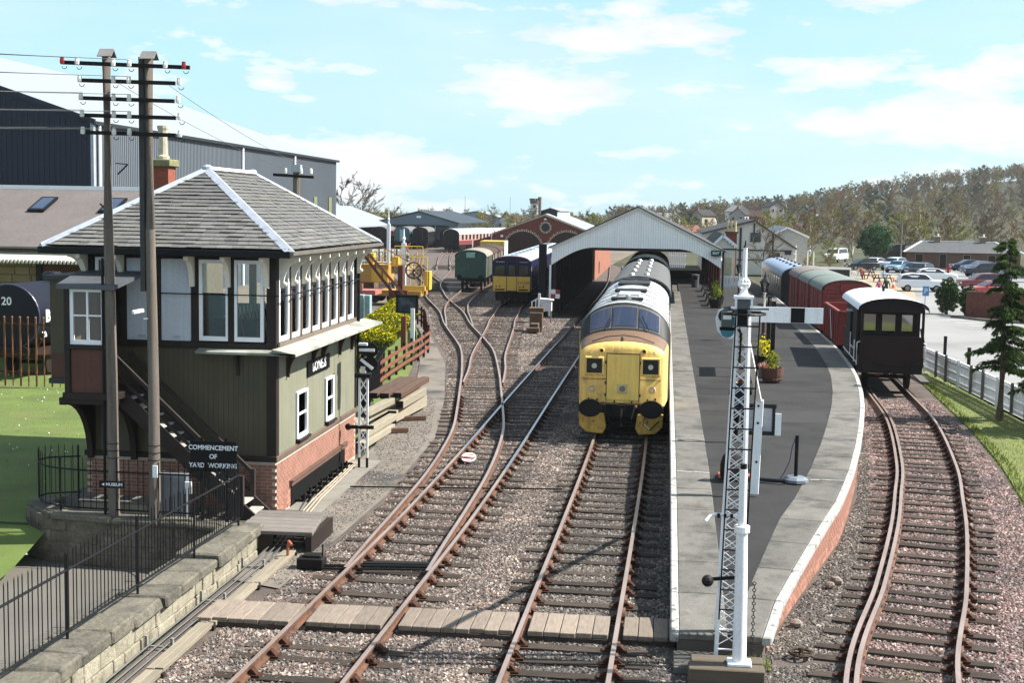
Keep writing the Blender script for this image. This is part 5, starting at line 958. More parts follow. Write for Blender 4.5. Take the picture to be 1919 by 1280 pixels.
# ---------------------------------------------------------------- blue and yellow electric train
EBLUE = mat('train_blue', S(40, 42, 92), .4, var=.1, sc=2); EYEL = mat('train_yellow', S(232, 182, 30), .45, var=.06, sc=2); EROOF = mat('train_roof', S(176, 190, 202), .5, var=.08, sc=1, streak=.06)
def emu(label, loc, rz, front):
    t = thing('electric_train', label, 'train', loc, rz, 'blue electric train cars'); hw, Lg = 1.34, 19.8
    S_ = section(hw, .95, 2.95, 3.42, 12, .06); b = MB(); A_ = b.ring([(x, 0, z) for x, z in S_]); B_ = b.ring([(x, Lg, z) for x, z in S_]); K = len(S_)
    for k in range(K-1): b.m = 1 if 3 <= k <= K-5 else 0; b.face((A_[k], A_[k+1], B_[k+1], B_[k]))
    b.m = 0; b.face(A_[::-1]); b.face(B_); autosmooth(b.build('body', [EBLUE, EROOF], t), 40)
    for k in range(6): b = MB(); b.box(-.25, .25, 1.5+3*k, 2.1+3*k, 3.4, 3.46); b.build('roof_hatch', mat('hatch_grey', S(130, 140, 150), .6), t)
    for s in (-1, 1):
        for y0, y1 in ((.55, .95), (2.6, 3.8), (4.2, 5.4), (8.2, 9.4), (9.8, 11), (11.4, 12.6), (15.4, 16.6), (17, 18.2)): b = MB(); b.box(s*(hw+.004)-.008, s*(hw+.004)+.008, y0, y1, 1.95, 2.65); b.build('window', DGLASS, t)
        for y0 in (6.0, 13.2): b = MB(); b.box(s*(hw+.006)-.008, s*(hw+.006)+.008, y0, y0+1.4, 1.1, 2.8); b.build('sliding_door', mat('door_blue', S(64, 80, 130), .4), t)
        b = MB()
        for k in range(16): b.box(s*(hw+.004)-.004, s*(hw+.004)+.004, .08, .34-.012*k+.1*(k % 2), 1.1+k*.1, 1.16+k*.1)
        b.build('white_dots', WHITE, t)
    if front:
        for x0, x1 in ((-1.28, -.36), (.36, 1.28)):
            p = MB(); p.box(x0, x1, -.05, 0, .95, 1.98); pn = p.build('front_panel', EYEL, t, bevel=.015); b = MB(); b.box(x0+.12, x1-.12, -.056, -.05, 1.02, 1.12); b.build('step_slot', BLACKP, pn)
            for u, m_ in ((.22, mat('lamp_grey', S(120, 110, 70), .3)), (.46, mat('lamp_red', S(120, 30, 24), .3))): b = MB(); b.cyl((x0+u, -.05, 1.28), (x0+u, -.07, 1.28), .06, n=12); b.build('lamp', m_, pn)
            b = MB(); b.box(x0+.14, x1-.14, -.03, 0, 2.05, 2.72); b.build('windscreen', DGLASS, t, bevel=.03)
            text('THE POWER IN', 'lettering', .09, WHITE, t, ((x0+x1)/2, -.02, 2.98), (rad(90), 0, 0), ext=.002)
        p = MB(); p.box(-.33, .33, -.04, 0, 1.0, 1.98); p.build('door_lower', EYEL, t); p = MB(); p.box(-.33, .33, -.035, 0, 1.985, 3.0); d_ = p.build('end_door', EBLUE, t); b = MB(); b.box(-.22, .22, -.05, -.035, 2.05, 2.75); b.build('door_window', DGLASS, d_)
        text('614 209', 'lettering', .24, mat('dark_number', S(110, 40, 40), .5), t, (.82, -.055, 1.55), (rad(90), 0, 0), ext=.003)
        for x in (-.36, .36): b = MB(); b.box(x-.02, x+.02, -.05, .0, .95, 3.1); b.build('door_pillar', mat('pillar_maroon', S(80, 40, 70), .5), t)
        b = MB(); b.tube([(x*.99, -.03, z-.05) for x, z in section(hw, .95, 2.95, 3.42, 12)[3:-3]], .018, 4); b.build('red_line', mat('line_red', S(150, 40, 60), .5), t)
        b = MB(); b.box(-.3, .3, -.35, 0, .5, .92); b.box(-.12, .12, -.6, -.3, .6, .85); b.box(-1.1, -.5, -.1, .2, .3, .9); b.box(.5, 1.15, -.1, .2, .35, .9); b.build('coupler', UNDER, t)
    b = MB(); b.box(-1.15, 1.15, .2, Lg-.2, .5, .95); b.build('underframe', UNDER, t); bogie(t, 3, 2.6, .42); bogie(t, Lg-3, 2.6, .42); return t
emu('blue and yellow electric train car numbered 614 209 in the yard', (-10.52, 91.5, 0), rad(1.0), True); emu('second blue electric train car behind the yellow fronted one', (-10.9, 111.8, 0), rad(1.0), False)
# ---------------------------------------------------------------- wagons
def van(name, label, cat, loc, rz, Lg, hw, zs, zc, side, end, roof, boards=True, doorm=None, ends=(True, True), group=None, vent=None):
    t = thing(name, label, cat, loc, rz, group); z0 = 1.0
    b = MB(); b.box(-hw+.03, hw-.03, .03, Lg-.03, z0, zs); P_ = [(x, z) for x, z in section(hw-.03, z0, zs, zc-.02, 10)[2:-2]]; b.prism(P_, 'y', .03, Lg-.03); b.build('body_core', side, t)
    n = 11; h = (zs-z0)/n
    if boards:
        for k in range(n):
            for s in (-1, 1):
                b = MB(); b.box(s*hw-.018, s*hw+.012, .04, Lg-.04, z0+k*h+.008, z0+(k+1)*h-.008); b.build('side_board', side, t, bevel=.006)
        kk = 0; z = z0
        while z < zc-.1:
            w = hw-.02 if z+h <= zs else (hw-.02)*math.sqrt(max(0, 1-((z+h-zs)/(zc-zs))**2.2))
            if w > .2:
                for y in (0.0, Lg): b = MB(); b.box(-w, w, y-.012, y+.03, z+.008, z+h-.008); b.build('end_board', end, t, bevel=.006)
            z += h
    for s in (-1, 1):
        for y in (.06, Lg*.33, Lg*.67, Lg-.06): b = MB(); b.box(s*(hw+.03)-.03, s*(hw+.03)+.02, y-.045, y+.045, z0-.05, zs); b.build('stanchion', side, t)
        b = MB(); b.box(s*(hw+.02)-.02, s*(hw+.02)+.03, Lg*.36, Lg*.64, z0+.02, zs-.05); b.build('door', doorm or side, t)
        b = MB(); b.box(s*(hw+.055)-.01, s*(hw+.055)+.012, Lg*.5-.02, Lg*.5+.02, z0, zs-.1); b.build('door_bar', side, t)
    if vent:
        for y in (-.02,): b = MB(); b.box(-.36, .36, y-.07, y+.02, zs-.12, zs+.32); b.build('end_vent', vent, t, bevel=.02)
    b = MB(); RS = section(hw+.09, z0, zs-.02, zc+.04, 12)[2:-2]; RS2 = section(hw+.07, z0, zs-.04, zc, 12)[2:-2]; A_ = b.ring([(x, -.07, z) for x, z in RS]); B_ = b.ring([(x, Lg+.07, z) for x, z in RS]); b.bridge(A_, B_, False); C_ = b.ring([(x, -.07, z) for x, z in RS2]); D_ = b.ring([(x, Lg+.07, z) for x, z in RS2]); b.bridge(C_, D_, False); b.bridge(A_, C_, False); b.bridge(B_, D_, False); autosmooth(b.build('roof', roof, t, fix=False), 50)
    b = MB(); b.box(-1.0, 1.0, .0, Lg, .78, .99); b.build('underframe', UNDER, t); buffers(t, 0, 1.05, -.45)
    for y in (Lg*.22, Lg*.78): wheelset(t, y, .46)
    return t
OXIDE = mat('wagon_oxide_red', S(172, 56, 46), .6, var=.12, sc=2, ov=.06, streak=.18); OXD = mat('wagon_red_dark', S(128, 46, 42), .6, var=.12, sc=2, ov=.06); GRNROOF = mat('grey_green_roof', S(128, 140, 130), .7, var=.1, sc=1, streak=.1); BRNROOF = mat('grey_brown_roof', S(140, 128, 120), .7, var=.1, sc=1)
def ctrack(y): x = lineX(lC, y); return x, interp(czt, y)
def cpos(y, Lg): x0, z0 = ctrack(y); x1, z1 = ctrack(y+Lg); return (x0, y, z0), -math.atan2(x1-x0, Lg)
for y, lb, rf_, st in ((67.0, 'red goods van nearest the open wagon with a grey green roof', GRNROOF, 0), (73.6, 'middle red goods van with a grey green roof', GRNROOF, 0), (80.2, 'red goods van with a grey brown roof next to the coach', BRNROOF, 0)):
    p, rz = cpos(y, 5.6); van('goods_van', lb, 'wagon', p, rz, 5.9, 1.2, 3.0, 3.5, OXIDE, OXIDE, rf_, group='red goods vans behind the platform', vent=OXIDE)
p, rz = cpos(59.2, 5.4); ow = thing('open_wagon', 'red open mineral wagon between the brake van and the red vans', 'wagon', p, rz)
for bx_, nm in (((-1.22, -1.16, 0, 6.0, 1.0, 2.45), 'side'), ((1.16, 1.22, 0, 6.0, 1.0, 2.45), 'side'), ((-1.16, 1.16, 0, .06, 1.0, 2.45), 'end'), ((-1.16, 1.16, 5.94, 6.0, 1.0, 2.45), 'end'), ((-1.16, 1.16, .06, 5.94, 1.0, 1.06), 'floor')): b = MB(); b.box(*bx_); b.build(nm, OXIDE, ow)
for s in (-1, 1):
    b = MB(); b.box(s*1.22-.05, s*1.22+.05, -.05, 6.05, 2.42, 2.5); b.build('top_rail', mat('rail_pink', S(176, 92, 80), .6), ow)
    for k in range(7): b = MB(); b.box(s*1.24-.04, s*1.24+.05, .1+k*.95, .22+k*.95, .95, 2.42); b.build('rib', OXIDE, ow)
    b = MB(); b.bar((s*1.3, 2.2, 1.1), (s*1.3, 3.1, 2.35), .02, .05); b.build('door_strap', WHITE, ow)
for y in (0, 6.0): b = MB(); b.box(-1.25, 1.25, y-.05, y+.05, 2.42, 2.5); b.build('top_rail', mat('rail_pink', S(176, 92, 80), .6), ow)
b = MB(); b.box(-1.0, 1.0, 0, 6, .78, .99); b.build('underframe', UNDER, ow); buffers(ow, 0)
for y in (1.4, 4.6): wheelset(ow, y, .46)
# brake van
p, rz = cpos(50.6, 6.8); bv = thing('brake_van', 'dark brown brake van with white roof at the end of the goods train', 'brake van', p, rz)
DB = mat('van_dark_brown', S(62, 34, 30), .55, var=.12, sc=2, streak=.1); DB2 = mat('van_black_brown', S(46, 36, 34), .6, var=.15); WROOF = mat('van_white_roof', S(232, 234, 234), .6, var=.05, sc=1.5)
hw, Lg = 1.14, 7.2
b = MB(); b.box(-hw, hw, 0, .08, 1.0, 2.12); b.build('end_panel', DB, bv)
b = MB(); b.box(-hw, -hw+.09, 0, .1, 2.12, 3.1); b.box(hw-.09, hw, 0, .1, 2.12, 3.1); b.box(-hw, hw, 0, .1, 3.02, 3.12); b.build('end_post', DB, bv)
b = MB(); P_ = section(hw, 1, 3.12, 3.5, 12)[2:-2]; b.prism(P_, 'y', .0, .08); b.build('end_arch', DB2, bv)
b = MB(); b.box(-hw, hw, 1.35, 1.42, 1.0, 3.12); cbk = b.build('cabin_end', DB2, bv)
for x in (-.72, 0, .72): b = MB(); b.box(x-.24, x+.24, 1.33, 1.35, 2.15, 2.85); b.build('window', glass('van_glass', (.5, .55, .55), .3), bv); b = MB(); b.box(x-.27, x+.27, 1.335, 1.345, 2.12, 2.88); b.build('window_frame', DB, bv)
for s in (-1, 1):
    b = MB(); b.box(s*hw-.03, s*hw+.03, 1.4, Lg-1.2, 1.0, 3.12); b.build('cabin_side', DB2, bv); b = MB(); b.box(s*(hw+.02)-.1, s*(hw+.02)+.1, 3.2, 3.9, 1.6, 2.8); b.build('ducket', DB2, bv, bevel=.03); b = MB(); b.box(s*(hw+.09)-.14, s*(hw+.09)+.14, 3.15, 3.95, 2.8, 2.86); b.build('ducket_cap', LEAD, bv)
    b = MB(); b.box(s*hw-.03, s*hw+.03, 0.08, 1.36, 1.0, 1.35); b.box(s*hw-.03, s*hw+.03, Lg-1.2, Lg, 1.0, 1.95); b.build('veranda_side', DB2, bv)
    b = MB(); X_ = s*(hw+.1); b.tube([(X_, .25, 1.0), (X_, .25, 1.75), (X_, .22, 1.85), (s*hw, .2, 1.9)], .022, 6); b.tube([(X_, 1.35, 1.0), (X_, 1.35, 1.85)], .022, 6); b.tube([(X_, 1.35, 1.5), (X_, 3.1, 1.5)], .02, 6); b.tube([(X_, .25, 1.1), (X_, 6.2, 1.1)], .02, 6); b.tube([(X_, 3.1, 1.1), (X_, 3.1, 2.0)], .02, 6); b.build('hand_rail', WHITE, bv)
    b = MB(); b.box(s*(hw+.2)-.16, s*(hw+.2)+.16, .6, Lg-.6, .36, .41); b.build('foot_board', mat('footboard', S(110, 104, 98), .8), bv); b = MB(); b.box(s*(hw+.1)-.14, s*(hw+.1)+.14, .2, .6, .72, .76); b.build('step', mat('footboard', S(110, 104, 98), .8), bv)
b = MB(); RS = section(hw+.14, 1, 3.1, 3.56, 14)[2:-2]; RS2 = section(hw+.12, 1, 3.06, 3.5, 14)[2:-2]; A_ = b.ring([(x, -.15, z) for x, z in RS]); B_ = b.ring([(x, Lg+.15, z) for x, z in RS]); C_ = b.ring([(x, -.15, z) for x, z in RS2]); b.bridge(A_, B_, False); rf_ = autosmooth(b.build('roof', WROOF, bv, fix=False), 50); b = MB(); b.bridge(b.ring([(x, -.155, z) for x, z in RS]), b.ring([(x, -.155, z) for x, z in section(hw+.12, 1, 3.02, 3.47, 14)[2:-2]]), False); b.build('roof_edge', BLACKP, rf_, fix=False)
b = MB(); b.cyl((.1, 4.5, 3.5), (.1, 4.5, 3.78), .06, n=8); b.build('stove_pipe', BLACKP, rf_)
b = MB(); b.box(-1.12, 1.12, 0, Lg, .76, .99); b.build('underframe', DB2, bv); b = MB(); b.box(-1.1, 1.1, -.05, 0, .74, 1.0); b.build('buffer_beam', DB2, bv); buffers(bv, -.05, 1.0, -.42, .865, .2); b = MB(); b.tube([(0, -.1, .9), (0, -.2, .75), (0, -.16, .5)], .035, 6); b.build('coupling', UNDER, bv); b = MB(); b.ball((-.45, -.12, .72), .06, 6, 4); b.build('hose_cock', mat('rust_red2', S(130, 36, 40), .6), bv)
for y in (1.6, Lg-1.6): wheelset(bv, y, .46)
# coach behind the vans
p, rz = cpos(92, 20); coach('coach', 'grey sided coach with pale blue roof behind the red vans', 'coach', (p[0], p[1], p[2]-.25), rz, 20, hw=1.28, side=mat('coach_silver', S(138, 138, 140), .5, var=.15, sc=1.2, streak=.2), end=BLK, roof=mat('coach_blue_roof', S(138, 160, 188), .5, var=.06), zs=2.85, zc=3.45, nwin=9, vents=7, ventm=mat('dark_vent', S(40, 46, 56), .5), gang=False)
# ---------------------------------------------------------------- yard vehicles
van('green_van', 'faded green goods van with a pale panel in the yard', 'wagon', (-15.75, 107.5, 0), rad(3.2), 7.0, 1.22, 2.75, 3.25, mat('weathered_green', S(84, 100, 84), .75, var=.3, sc=2, streak=.3, c2=S(130, 120, 104), c2sc=1.5), mat('faded_green', S(62, 112, 92), .7, var=.15, sc=1.5, streak=.25, c2=S(60, 56, 50), c2lo=.6, c2hi=.72, c2sc=1.2), mat('old_roof', S(150, 142, 128), .85, var=.3, sc=2), vent=mat('pale_green_panel', S(140, 190, 170), .6))
for k in range(2): van('weathered_van', ('weathered pale goods van behind the green one', 'farther weathered goods van in the yard line')[k], 'wagon', (-16.2-.42*k, 115.3+7.6*k, 0), rad(3.2), 6.6, 1.22, 2.75, 3.2, mat('peeling_boards', S(150, 136, 120), .85, var=.35, sc=3, streak=.4), mat('peeling_boards', S(150, 136, 120), .85), mat('rusty_roof', S(96, 74, 62), .85, var=.3, sc=2), boards=False, group='weathered vans in the yard')
yc = [(-51.5, 'maroon coach at the left of the far sheds', MAROON, mat('worn_black_red', S(62, 40, 38), .7, var=.3), 0, True, -47.5, 219, -4.5), (-45, 'teal coach with a pale end door before the blue shed', mat('teal_paint', S(58, 120, 134), .5, var=.12), None, 0, False, -44.1, 221, -3.0), (-41, 'black ended coach in the doorway of the blue shed', BLK, mat('navy_black', S(26, 34, 46), .6), 0, True, -40.8, 220, -4.0), (-36, 'cream and grey coach half hidden beside the black coach', mat('cream_coach', S(196, 184, 150), .6, var=.1), BLK, 0, True, -35.2, 214, 9.0)]
for _, lb, sd_, en_, _a, gg, x, y, a in yc: coach('yard_coach', lb, 'coach', (x, y, 0), rad(-a), 19, hw=1.3, side=sd_, end=en_, roof=mat('dull_roof', S(120, 118, 116), .7, var=.15), zs=2.75, zc=3.5, nwin=7, gang=gg, group='coaches stored in the yard', door=mat('pale_door', S(150, 190, 200), .5) if not gg else None)
coach('yard_coach', 'long maroon coach with cream upper panels and black end in the yard', 'coach', (-33.2, 205.5, 0), rad(-9), 19, hw=1.3, side=mat('red_coach', S(150, 54, 58), .5, var=.1), end=BLK, roof=mat('pale_roof', S(206, 206, 200), .6, var=.08), zs=2.75, zc=3.5, nwin=9, band=(mat('cream_band', S(196, 150, 140), .5), 1.75, 2.75), group='coaches stored in the yard')
coach('yard_coach', 'second maroon and cream coach behind the black ended one', 'coach', (-30.1, 225.2, 0), rad(-9), 19, hw=1.3, side=mat('red_coach', S(150, 54, 58), .5, var=.1), end=BLK, roof=mat('pale_roof', S(206, 206, 200), .6, var=.08), zs=2.75, zc=3.5, nwin=9, band=(mat('cream_band', S(196, 150, 140), .5), 1.75, 2.75), group='coaches stored in the yard')
yb = thing('yellow_container', 'yellow container with dark doors in front of the brick engine shed', 'container', (-20.6, 158, 0), rad(3)); YC = mat('container_yellow', S(206, 178, 50), .6, var=.1, streak=.15); b = MB(); b.box(-1.45, 1.45, 0, 6, .0, 2.85); b.build('box', YC, yb); b = MB(); b.box(-1.0, .0, -.03, 0, .2, 2.3); b.box(.05, 1.05, -.03, 0, .2, 2.3); b.build('door', mat('slate_door', S(66, 80, 92), .6), yb); b = MB(); b.box(1.45, 1.5, 0, 6, 0, 2.85); b.build('pale_side', mat('container_pale', S(196, 220, 222), .6), yb)
for k in range(9): b = MB(); b.box(-1.4+k*.33, -1.3+k*.33, -.05, 0, 2.35, 2.8); b.build('rib', YC, yb)
# ---------------------------------------------------------------- train shed
SCREEN = mat('screen_boards', S(246, 244, 240), .65, var=.03, sc=1, ov=.02, streak=.05); ROOFD = mat('shed_roof', S(92, 92, 94), .8, var=.1, sc=1); WALLD = mat('shed_wall_boards', S(58, 44, 38), .85, var=.25, sc=1.5, streak=.3); REDPOST = mat('column_maroon', S(98, 40, 34), .55, var=.1)
ts = thing('train_shed', 'cream gabled train shed spanning the tracks and platform', 'train shed', (-1.8, 84, 0), world=True)
XL, XR, XA, ZE, ZA = -7.15, 3.42, -1.8, 4.25, 6.72
def gtop(x): return ZE+(ZA-ZE)*(1-abs(x-XA)/((XA-XL) if x < XA else (XR-XA)))
def gbot(x):
    u = (x-XL)/2.7 if x < XA else (XR-x)/2.7
    return 4.3 if u >= 1 else 3.15+1.15*math.sin(max(0, u)*math.pi/2)
x = XL
while x < XR-.01:
    x2 = min(XR, x+.151); b = MB(); P_ = [(x+.004, gbot(x)), (x2-.004, gbot(x2)), (x2-.004, gtop(x2)), (x+.004, gtop(x))]; b.prism(P_, 'y', 83.95, 83.99); b.build('screen_board', SCREEN, ts); x = x2
for a, c in (((XL-.1, ZE-.02), (XA, ZA+.08)), ((XA, ZA+.08), (XR+.1, ZE-.02))): b = MB(); b.bar((a[0], 83.9, a[1]), (c[0], 83.9, c[1]), .16, .16); b.build('barge_board', CREAM, ts)
for s0, s1 in (((XL-.25, ZE-.08), (XA, ZA+.12)), ((XA, ZA+.12), (XR+.3, ZE-.12))): b = MB(); A_ = b.ring([(s0[0], 83.8, s0[1]), (s1[0], 83.8, s1[1]), (s1[0], 83.8, s1[1]+.08), (s0[0], 83.8, s0[1]+.08)]); B_ = b.ring([(s0[0], 131, s0[1]), (s1[0], 131, s1[1]), (s1[0], 131, s1[1]+.08), (s0[0], 131, s0[1]+.08)]); b.bridge(A_, B_); b.face(A_); b.face(B_); b.build('roof', ROOFD, ts)
for k in range(15):
    y0 = 84.1+k*3; b = MB(); b.box(XL, XL+.12, y0, y0+2.98, -.1, 3.2); b.box(XL, XL+.12, y0, y0+2.98, 3.2, 4.2); b.build('wall_panel', WALLD, ts)
    b = MB(); b.box(XL+.12, XL+.3, y0-.1, y0+.1, -.1, 4.2); b.build('wall_post', mat('wall_post', S(74, 56, 46), .85), ts)
    if k % 2 == 0: b = MB(); b.bar((XL, y0, 4.2), (XR, y0, 4.2), .12, .16); b.bar((XA, y0, 4.2), (XA, y0, 6.6), .1, .1); b.bar((XL, y0, 4.25), (XA, y0, 6.6), .1, .12); b.bar((XR, y0, 4.25), (XA, y0, 6.6), .1, .12); b.build('truss', mat('truss_brown', S(88, 60, 48), .8), ts)
for y in (85.2, 90, 95, 100, 105, 110, 116, 122):
    b = MB(); b.cyl((3.35, y, .92), (3.35, y, 4.1), .13, .11, 12); c_ = b.build('column', REDPOST, ts); b = MB(); b.cyl((3.35, y, 3.6), (3.35, y, 3.75), .2, n=12); b.cyl((3.35, y, 3.75), (3.35, y, 3.85), .15, .22, n=12); b.build('capital', CREAM, c_); b = MB(); b.bar((3.35, y, 3.7), (2.3, y, 4.25), .08, .14); b.build('spandrel', REDPOST, c_)
b = MB(); b.cyl((3.55, 84.0, .9), (3.55, 84.0, 4.3), .07, n=8); b.build('downpipe', BLACKP, ts)
b = MB(); b.box(XL-.12, XL, 83.85, 84.0, -.1, 3.15); b.build('end_post', WHITE, ts)
b = MB(); b.box(XL-.18, XL-.05, 84.1, 130.8, 4.2, 4.32); b.build('gutter', BLACKP, ts)
bw = thing('brick_wall', 'sunlit red brick wall beyond the train shed', 'wall', (-6.9, 145, 0), world=True); b = MB(); b.box(-7.3, -6.9, 131.2, 168, -.2, 4.1); b.build('brickwork', mat('far_brick', S(176, 110, 84), .9, var=.12, sc=.8, fine=.2, fsc=4, streak=.1), bw); b = MB(); b.box(-6.9, -6.86, 139, 140, .2, 1.4); b.build('door', DKBROWN, bw); b = MB(); b.box(-7.35, -6.84, 131.1, 168.1, 4.1, 4.25); b.build('coping', mat('far_coping', S(150, 140, 126), .9), bw)
ex = thing('exit_sign', 'green exit sign box fixed to the train shed gable', 'sign', (3.1, 83.8, 4.0), world=True); b = MB(); b.box(2.78, 3.4, 83.62, 83.86, 3.92, 4.28); bx_ = b.build('sign_box', mat('sign_green', S(20, 84, 62), .4), ex, bevel=.02); text('EXIT', 'lettering', .2, WHITE, bx_, (3.08, 83.615, 4.1), (rad(90), 0, 0), ext=.003, bold=.006)
cb = thing('checker_board', 'red and white quartered board on the train shed post', 'board', (-6.85, 83.7, 1.2), world=True)
for i in range(4): b = MB(); x0, z0 = -7.12+.28*(i % 2), 1.05+.28*(i//2); b.box(x0, x0+.28, 83.7, 83.74, z0, z0+.28); b.build('panel', WHITE if i in (1, 2) else mat('sign_red', S(196, 46, 50), .5), cb)
bp = thing('black_post', 'thick dark post standing between the electric train and the train shed', 'post', (-7.75, 84.5, 0), world=True); b = MB(); b.box(-8.0, -7.52, 84.3, 84.75, -.17, 4.45); b.build('post', mat('navy_post', S(26, 28, 38), .6), bp, bevel=.03); b = MB(); b.box(-8.08, -7.44, 84.22, 84.83, -.17, .1); b.build('foot', UNDER, bp)
wc = thing('white_cabinet', 'white slatted cabinet on legs with a white post by the train shed', 'cabinet', (-7.1, 79.5, 0), world=True)
b = MB(); b.box(-7.35, -6.72, 79.5, 80.0, .55, 1.25); b.prism([(-7.45, 1.25), (-6.62, 1.18), (-6.62, 1.24), (-7.45, 1.31)], 'y', 79.4, 80.1); b.build('case', WHITE, wc); b = MB()
for x in (-7.3, -6.8): b.box(x, x+.06, 79.5, 79.56, -.17, .55); b.box(x, x+.06, 79.9, 79.96, -.17, .55)
b.build('leg', mat('leg_grey', S(150, 146, 140), .8), wc); b = MB(); b.box(-7.52, -7.38, 79.35, 79.47, -.17, 1.6); b.box(-7.95, -7.9, 79.7, 79.75, -.1, 1.1); b.box(-7.7, -7.65, 79.6, 79.65, -.1, 1.25); b.bar((-7.95, 79.7, 1.05), (-7.45, 79.5, 1.35), .05, .06); b.build('white_post', WHITE, wc)
for k in range(6): b = MB(); b.box(-7.3+k*.1, -7.24+k*.1, 79.48, 79.5, .6, 1.15); b.build('slat', mat('slat_grey', S(206, 208, 208), .6), wc)
st = thing('timber_stack', 'stacked dark timber baulks forming a stop beside the yard track', 'timber', (-7.1, 73, 0), world=True)
for i, bx_ in enumerate(((-7.45, -6.75, 72.2, 72.7, -.1, .15), (-7.3, -6.85, 72.6, 73.4, -.1, .35), (-7.4, -7.0, 73.4, 74.2, -.1, .9), (-7.05, -6.7, 73.4, 74.0, -.1, .9), (-7.5, -6.65, 73.7, 74.4, .9, 1.15))): b = MB(); b.box(*bx_); b.build('baulk', mat('stop_wood', S(118, 92, 70), .9, var=.25, sc=3, ov=.15), st, bevel=.02)
# raised end, far gate
rs_ = thing('raised_stage', 'dark faced raised step with white edge across the far platform', 'step', (1.5, 117, .9), world=True); b = MB(); b.box(.4, 3.1, 117, 119, .9, 1.55); b.build('face', mat('stage_dark', S(44, 42, 46), .8), rs_); b = MB(); b.box(.38, 3.12, 116.9, 117.3, 1.55, 1.62); b.build('white_edge', WHITE, rs_)
fg = thing('far_gate', 'white slatted gate at the far end under the train shed', 'gate', (1.0, 140, .9), world=True)
for k in range(9): b = MB(); b.box(.3+k*.2, .42+k*.2, 140, 140.05, .9, 2.6); b.build('slat', WHITE, fg)
b = MB(); b.box(.25, 2.1, 140.06, 140.1, 1.2, 1.35); b.box(.25, 2.1, 140.06, 140.1, 2.1, 2.25); b.build('rail', WHITE, fg)
# ---------------------------------------------------------------- station buildings
SLR = mat('far_slate', S(82, 82, 86), .8, var=.12, sc=1, fine=.15, fsc=6, streak=.1)
def gable_house(name, label, cat, x0, x1, y0, y1, z0, ze, za, xa, wall, roof, trim=None, over=.25, group=None, zr=None):
    t = thing(name, label, cat, ((x0+x1)/2, y0, z0), group=group, world=True); zr = ze if zr is None else zr
    b = MB(); b.prism([(x0, z0), (x1, z0), (x1, zr), (xa, za), (x0, ze)], 'y', y0, y1); w = b.build('wall', wall, t)
    for (u, zu), (v, zv) in (((x0-over, ze-over*(za-ze)/(xa-x0)), (xa, za)), ((xa, za), (x1+over, zr-over*(za-zr)/(x1-xa)))): b = MB(); A_ = b.ring([(u, y0-over, zu+.03), (v, y0-over, zv+.03), (v, y0-over, zv+.15), (u, y0-over, zu+.15)]); B_ = b.ring([(u, y1+over, zu+.03), (v, y1+over, zv+.03), (v, y1+over, zv+.15), (u, y1+over, zu+.15)]); b.bridge(A_, B_); b.face(A_); b.face(B_); b.build('roof', roof, t)
    if trim:
        for (u, zu), (v, zv) in (((x0-over, ze-over*(za-ze)/(xa-x0)), (xa, za)), ((xa, za), (x1+over, zr-over*(za-zr)/(x1-xa)))): b = MB(); b.bar((u, y0-over-.03, zu+.02), (v, y0-over-.03, zv+.02), .06, .2); b.build('barge_board', trim, t)
    return t
def win(t, x0, x1, y, z0, z1, frame=None, gl=None, nm='window', bars=False):
    b = MB(); b.box(x0-.06, x1+.06, y-.05, y+.02, z0-.06, z1+.06); f = b.build(nm, frame or WHITE, t); b = MB(); b.box(x0, x1, y-.06, y-.045, z0, z1); b.build('pane', gl or DGLASS, f); return f
WR = mat('white_render', S(206, 206, 200), .8, var=.06, sc=.6, streak=.06)
wr = gable_house('waiting_room', 'small cream gabled station building beside the train shed', 'building', 3.75, 5.5, 108, 128, -.1, 4.05, 4.82, 4.5, CREAM, SLR, WHITE, .15)
win(wr, 4.0, 4.3, 108, 2.6, 3.5); b = MB(); b.box(4.75, 5.25, 107.93, 108, .9, 3.1); b.build('door', mat('cream_door', S(206, 196, 150), .6), wr); b = MB(); b.box(3.7, 5.6, 107.95, 108, 3.7, 3.8); b.build('string_course', BLACKP, wr)
for k in range(9): b = MB(); x = 3.68+k*.22; z = 4.05+.77*(1-abs(x-4.5)/.9)-.18; b.box(x-.05, x+.05, 107.78, 107.82, z, z+.16); b.build('barge_tooth', WHITE, wr)
cs_ = thing('chimney_stack', 'red brick chimney stack with three yellow pots by the station building', 'chimney', (5.15, 113, 3), world=True); b = MB(); b.box(4.95, 5.85, 113, 113.6, -.1, 4.95); b.build('stack', mat('stack_brick', S(150, 74, 52), .9, var=.25, sc=3, fine=.3, fsc=5), cs_); b = MB(); b.box(4.85, 5.95, 112.9, 113.7, 4.95, 5.1); b.build('cap', mat('stack_cap', S(120, 70, 56), .9), cs_)
for x in (5.08, 5.4, 5.72): b = MB(); b.lathe([(.11, 0), (.09, .1), (.085, .75), (.12, .8), (.12, .86)], (x, 113.3, 5.1), 8); b.build('pot', mat('pot_yellow', S(206, 186, 120), .8), cs_)
wb = gable_house('white_barn', 'large white timber framed barn with dark slate roof', 'building', 4.2, 14.0, 150, 178, -.1, 4.4, 5.85, 9.6, WR, SLR, mat('barge_grey', S(96, 92, 88), .7), .3, zr=3.0)
for bx_ in ((8.05, 8.28, 149.9, 149.96, 0, 5.1), (11.6, 11.8, 149.9, 149.96, 0, 4.5), (9.55, 9.7, 149.9, 149.96, 3.4, 5.6), (7.8, 13.8, 149.9, 149.95, 2.55, 2.7), (7.8, 13.6, 149.91, 149.955, 1.5, 1.6)): b = MB(); b.box(*bx_); b.build('frame_timber', mat('frame_grey', S(66, 62, 58), .8), wb)
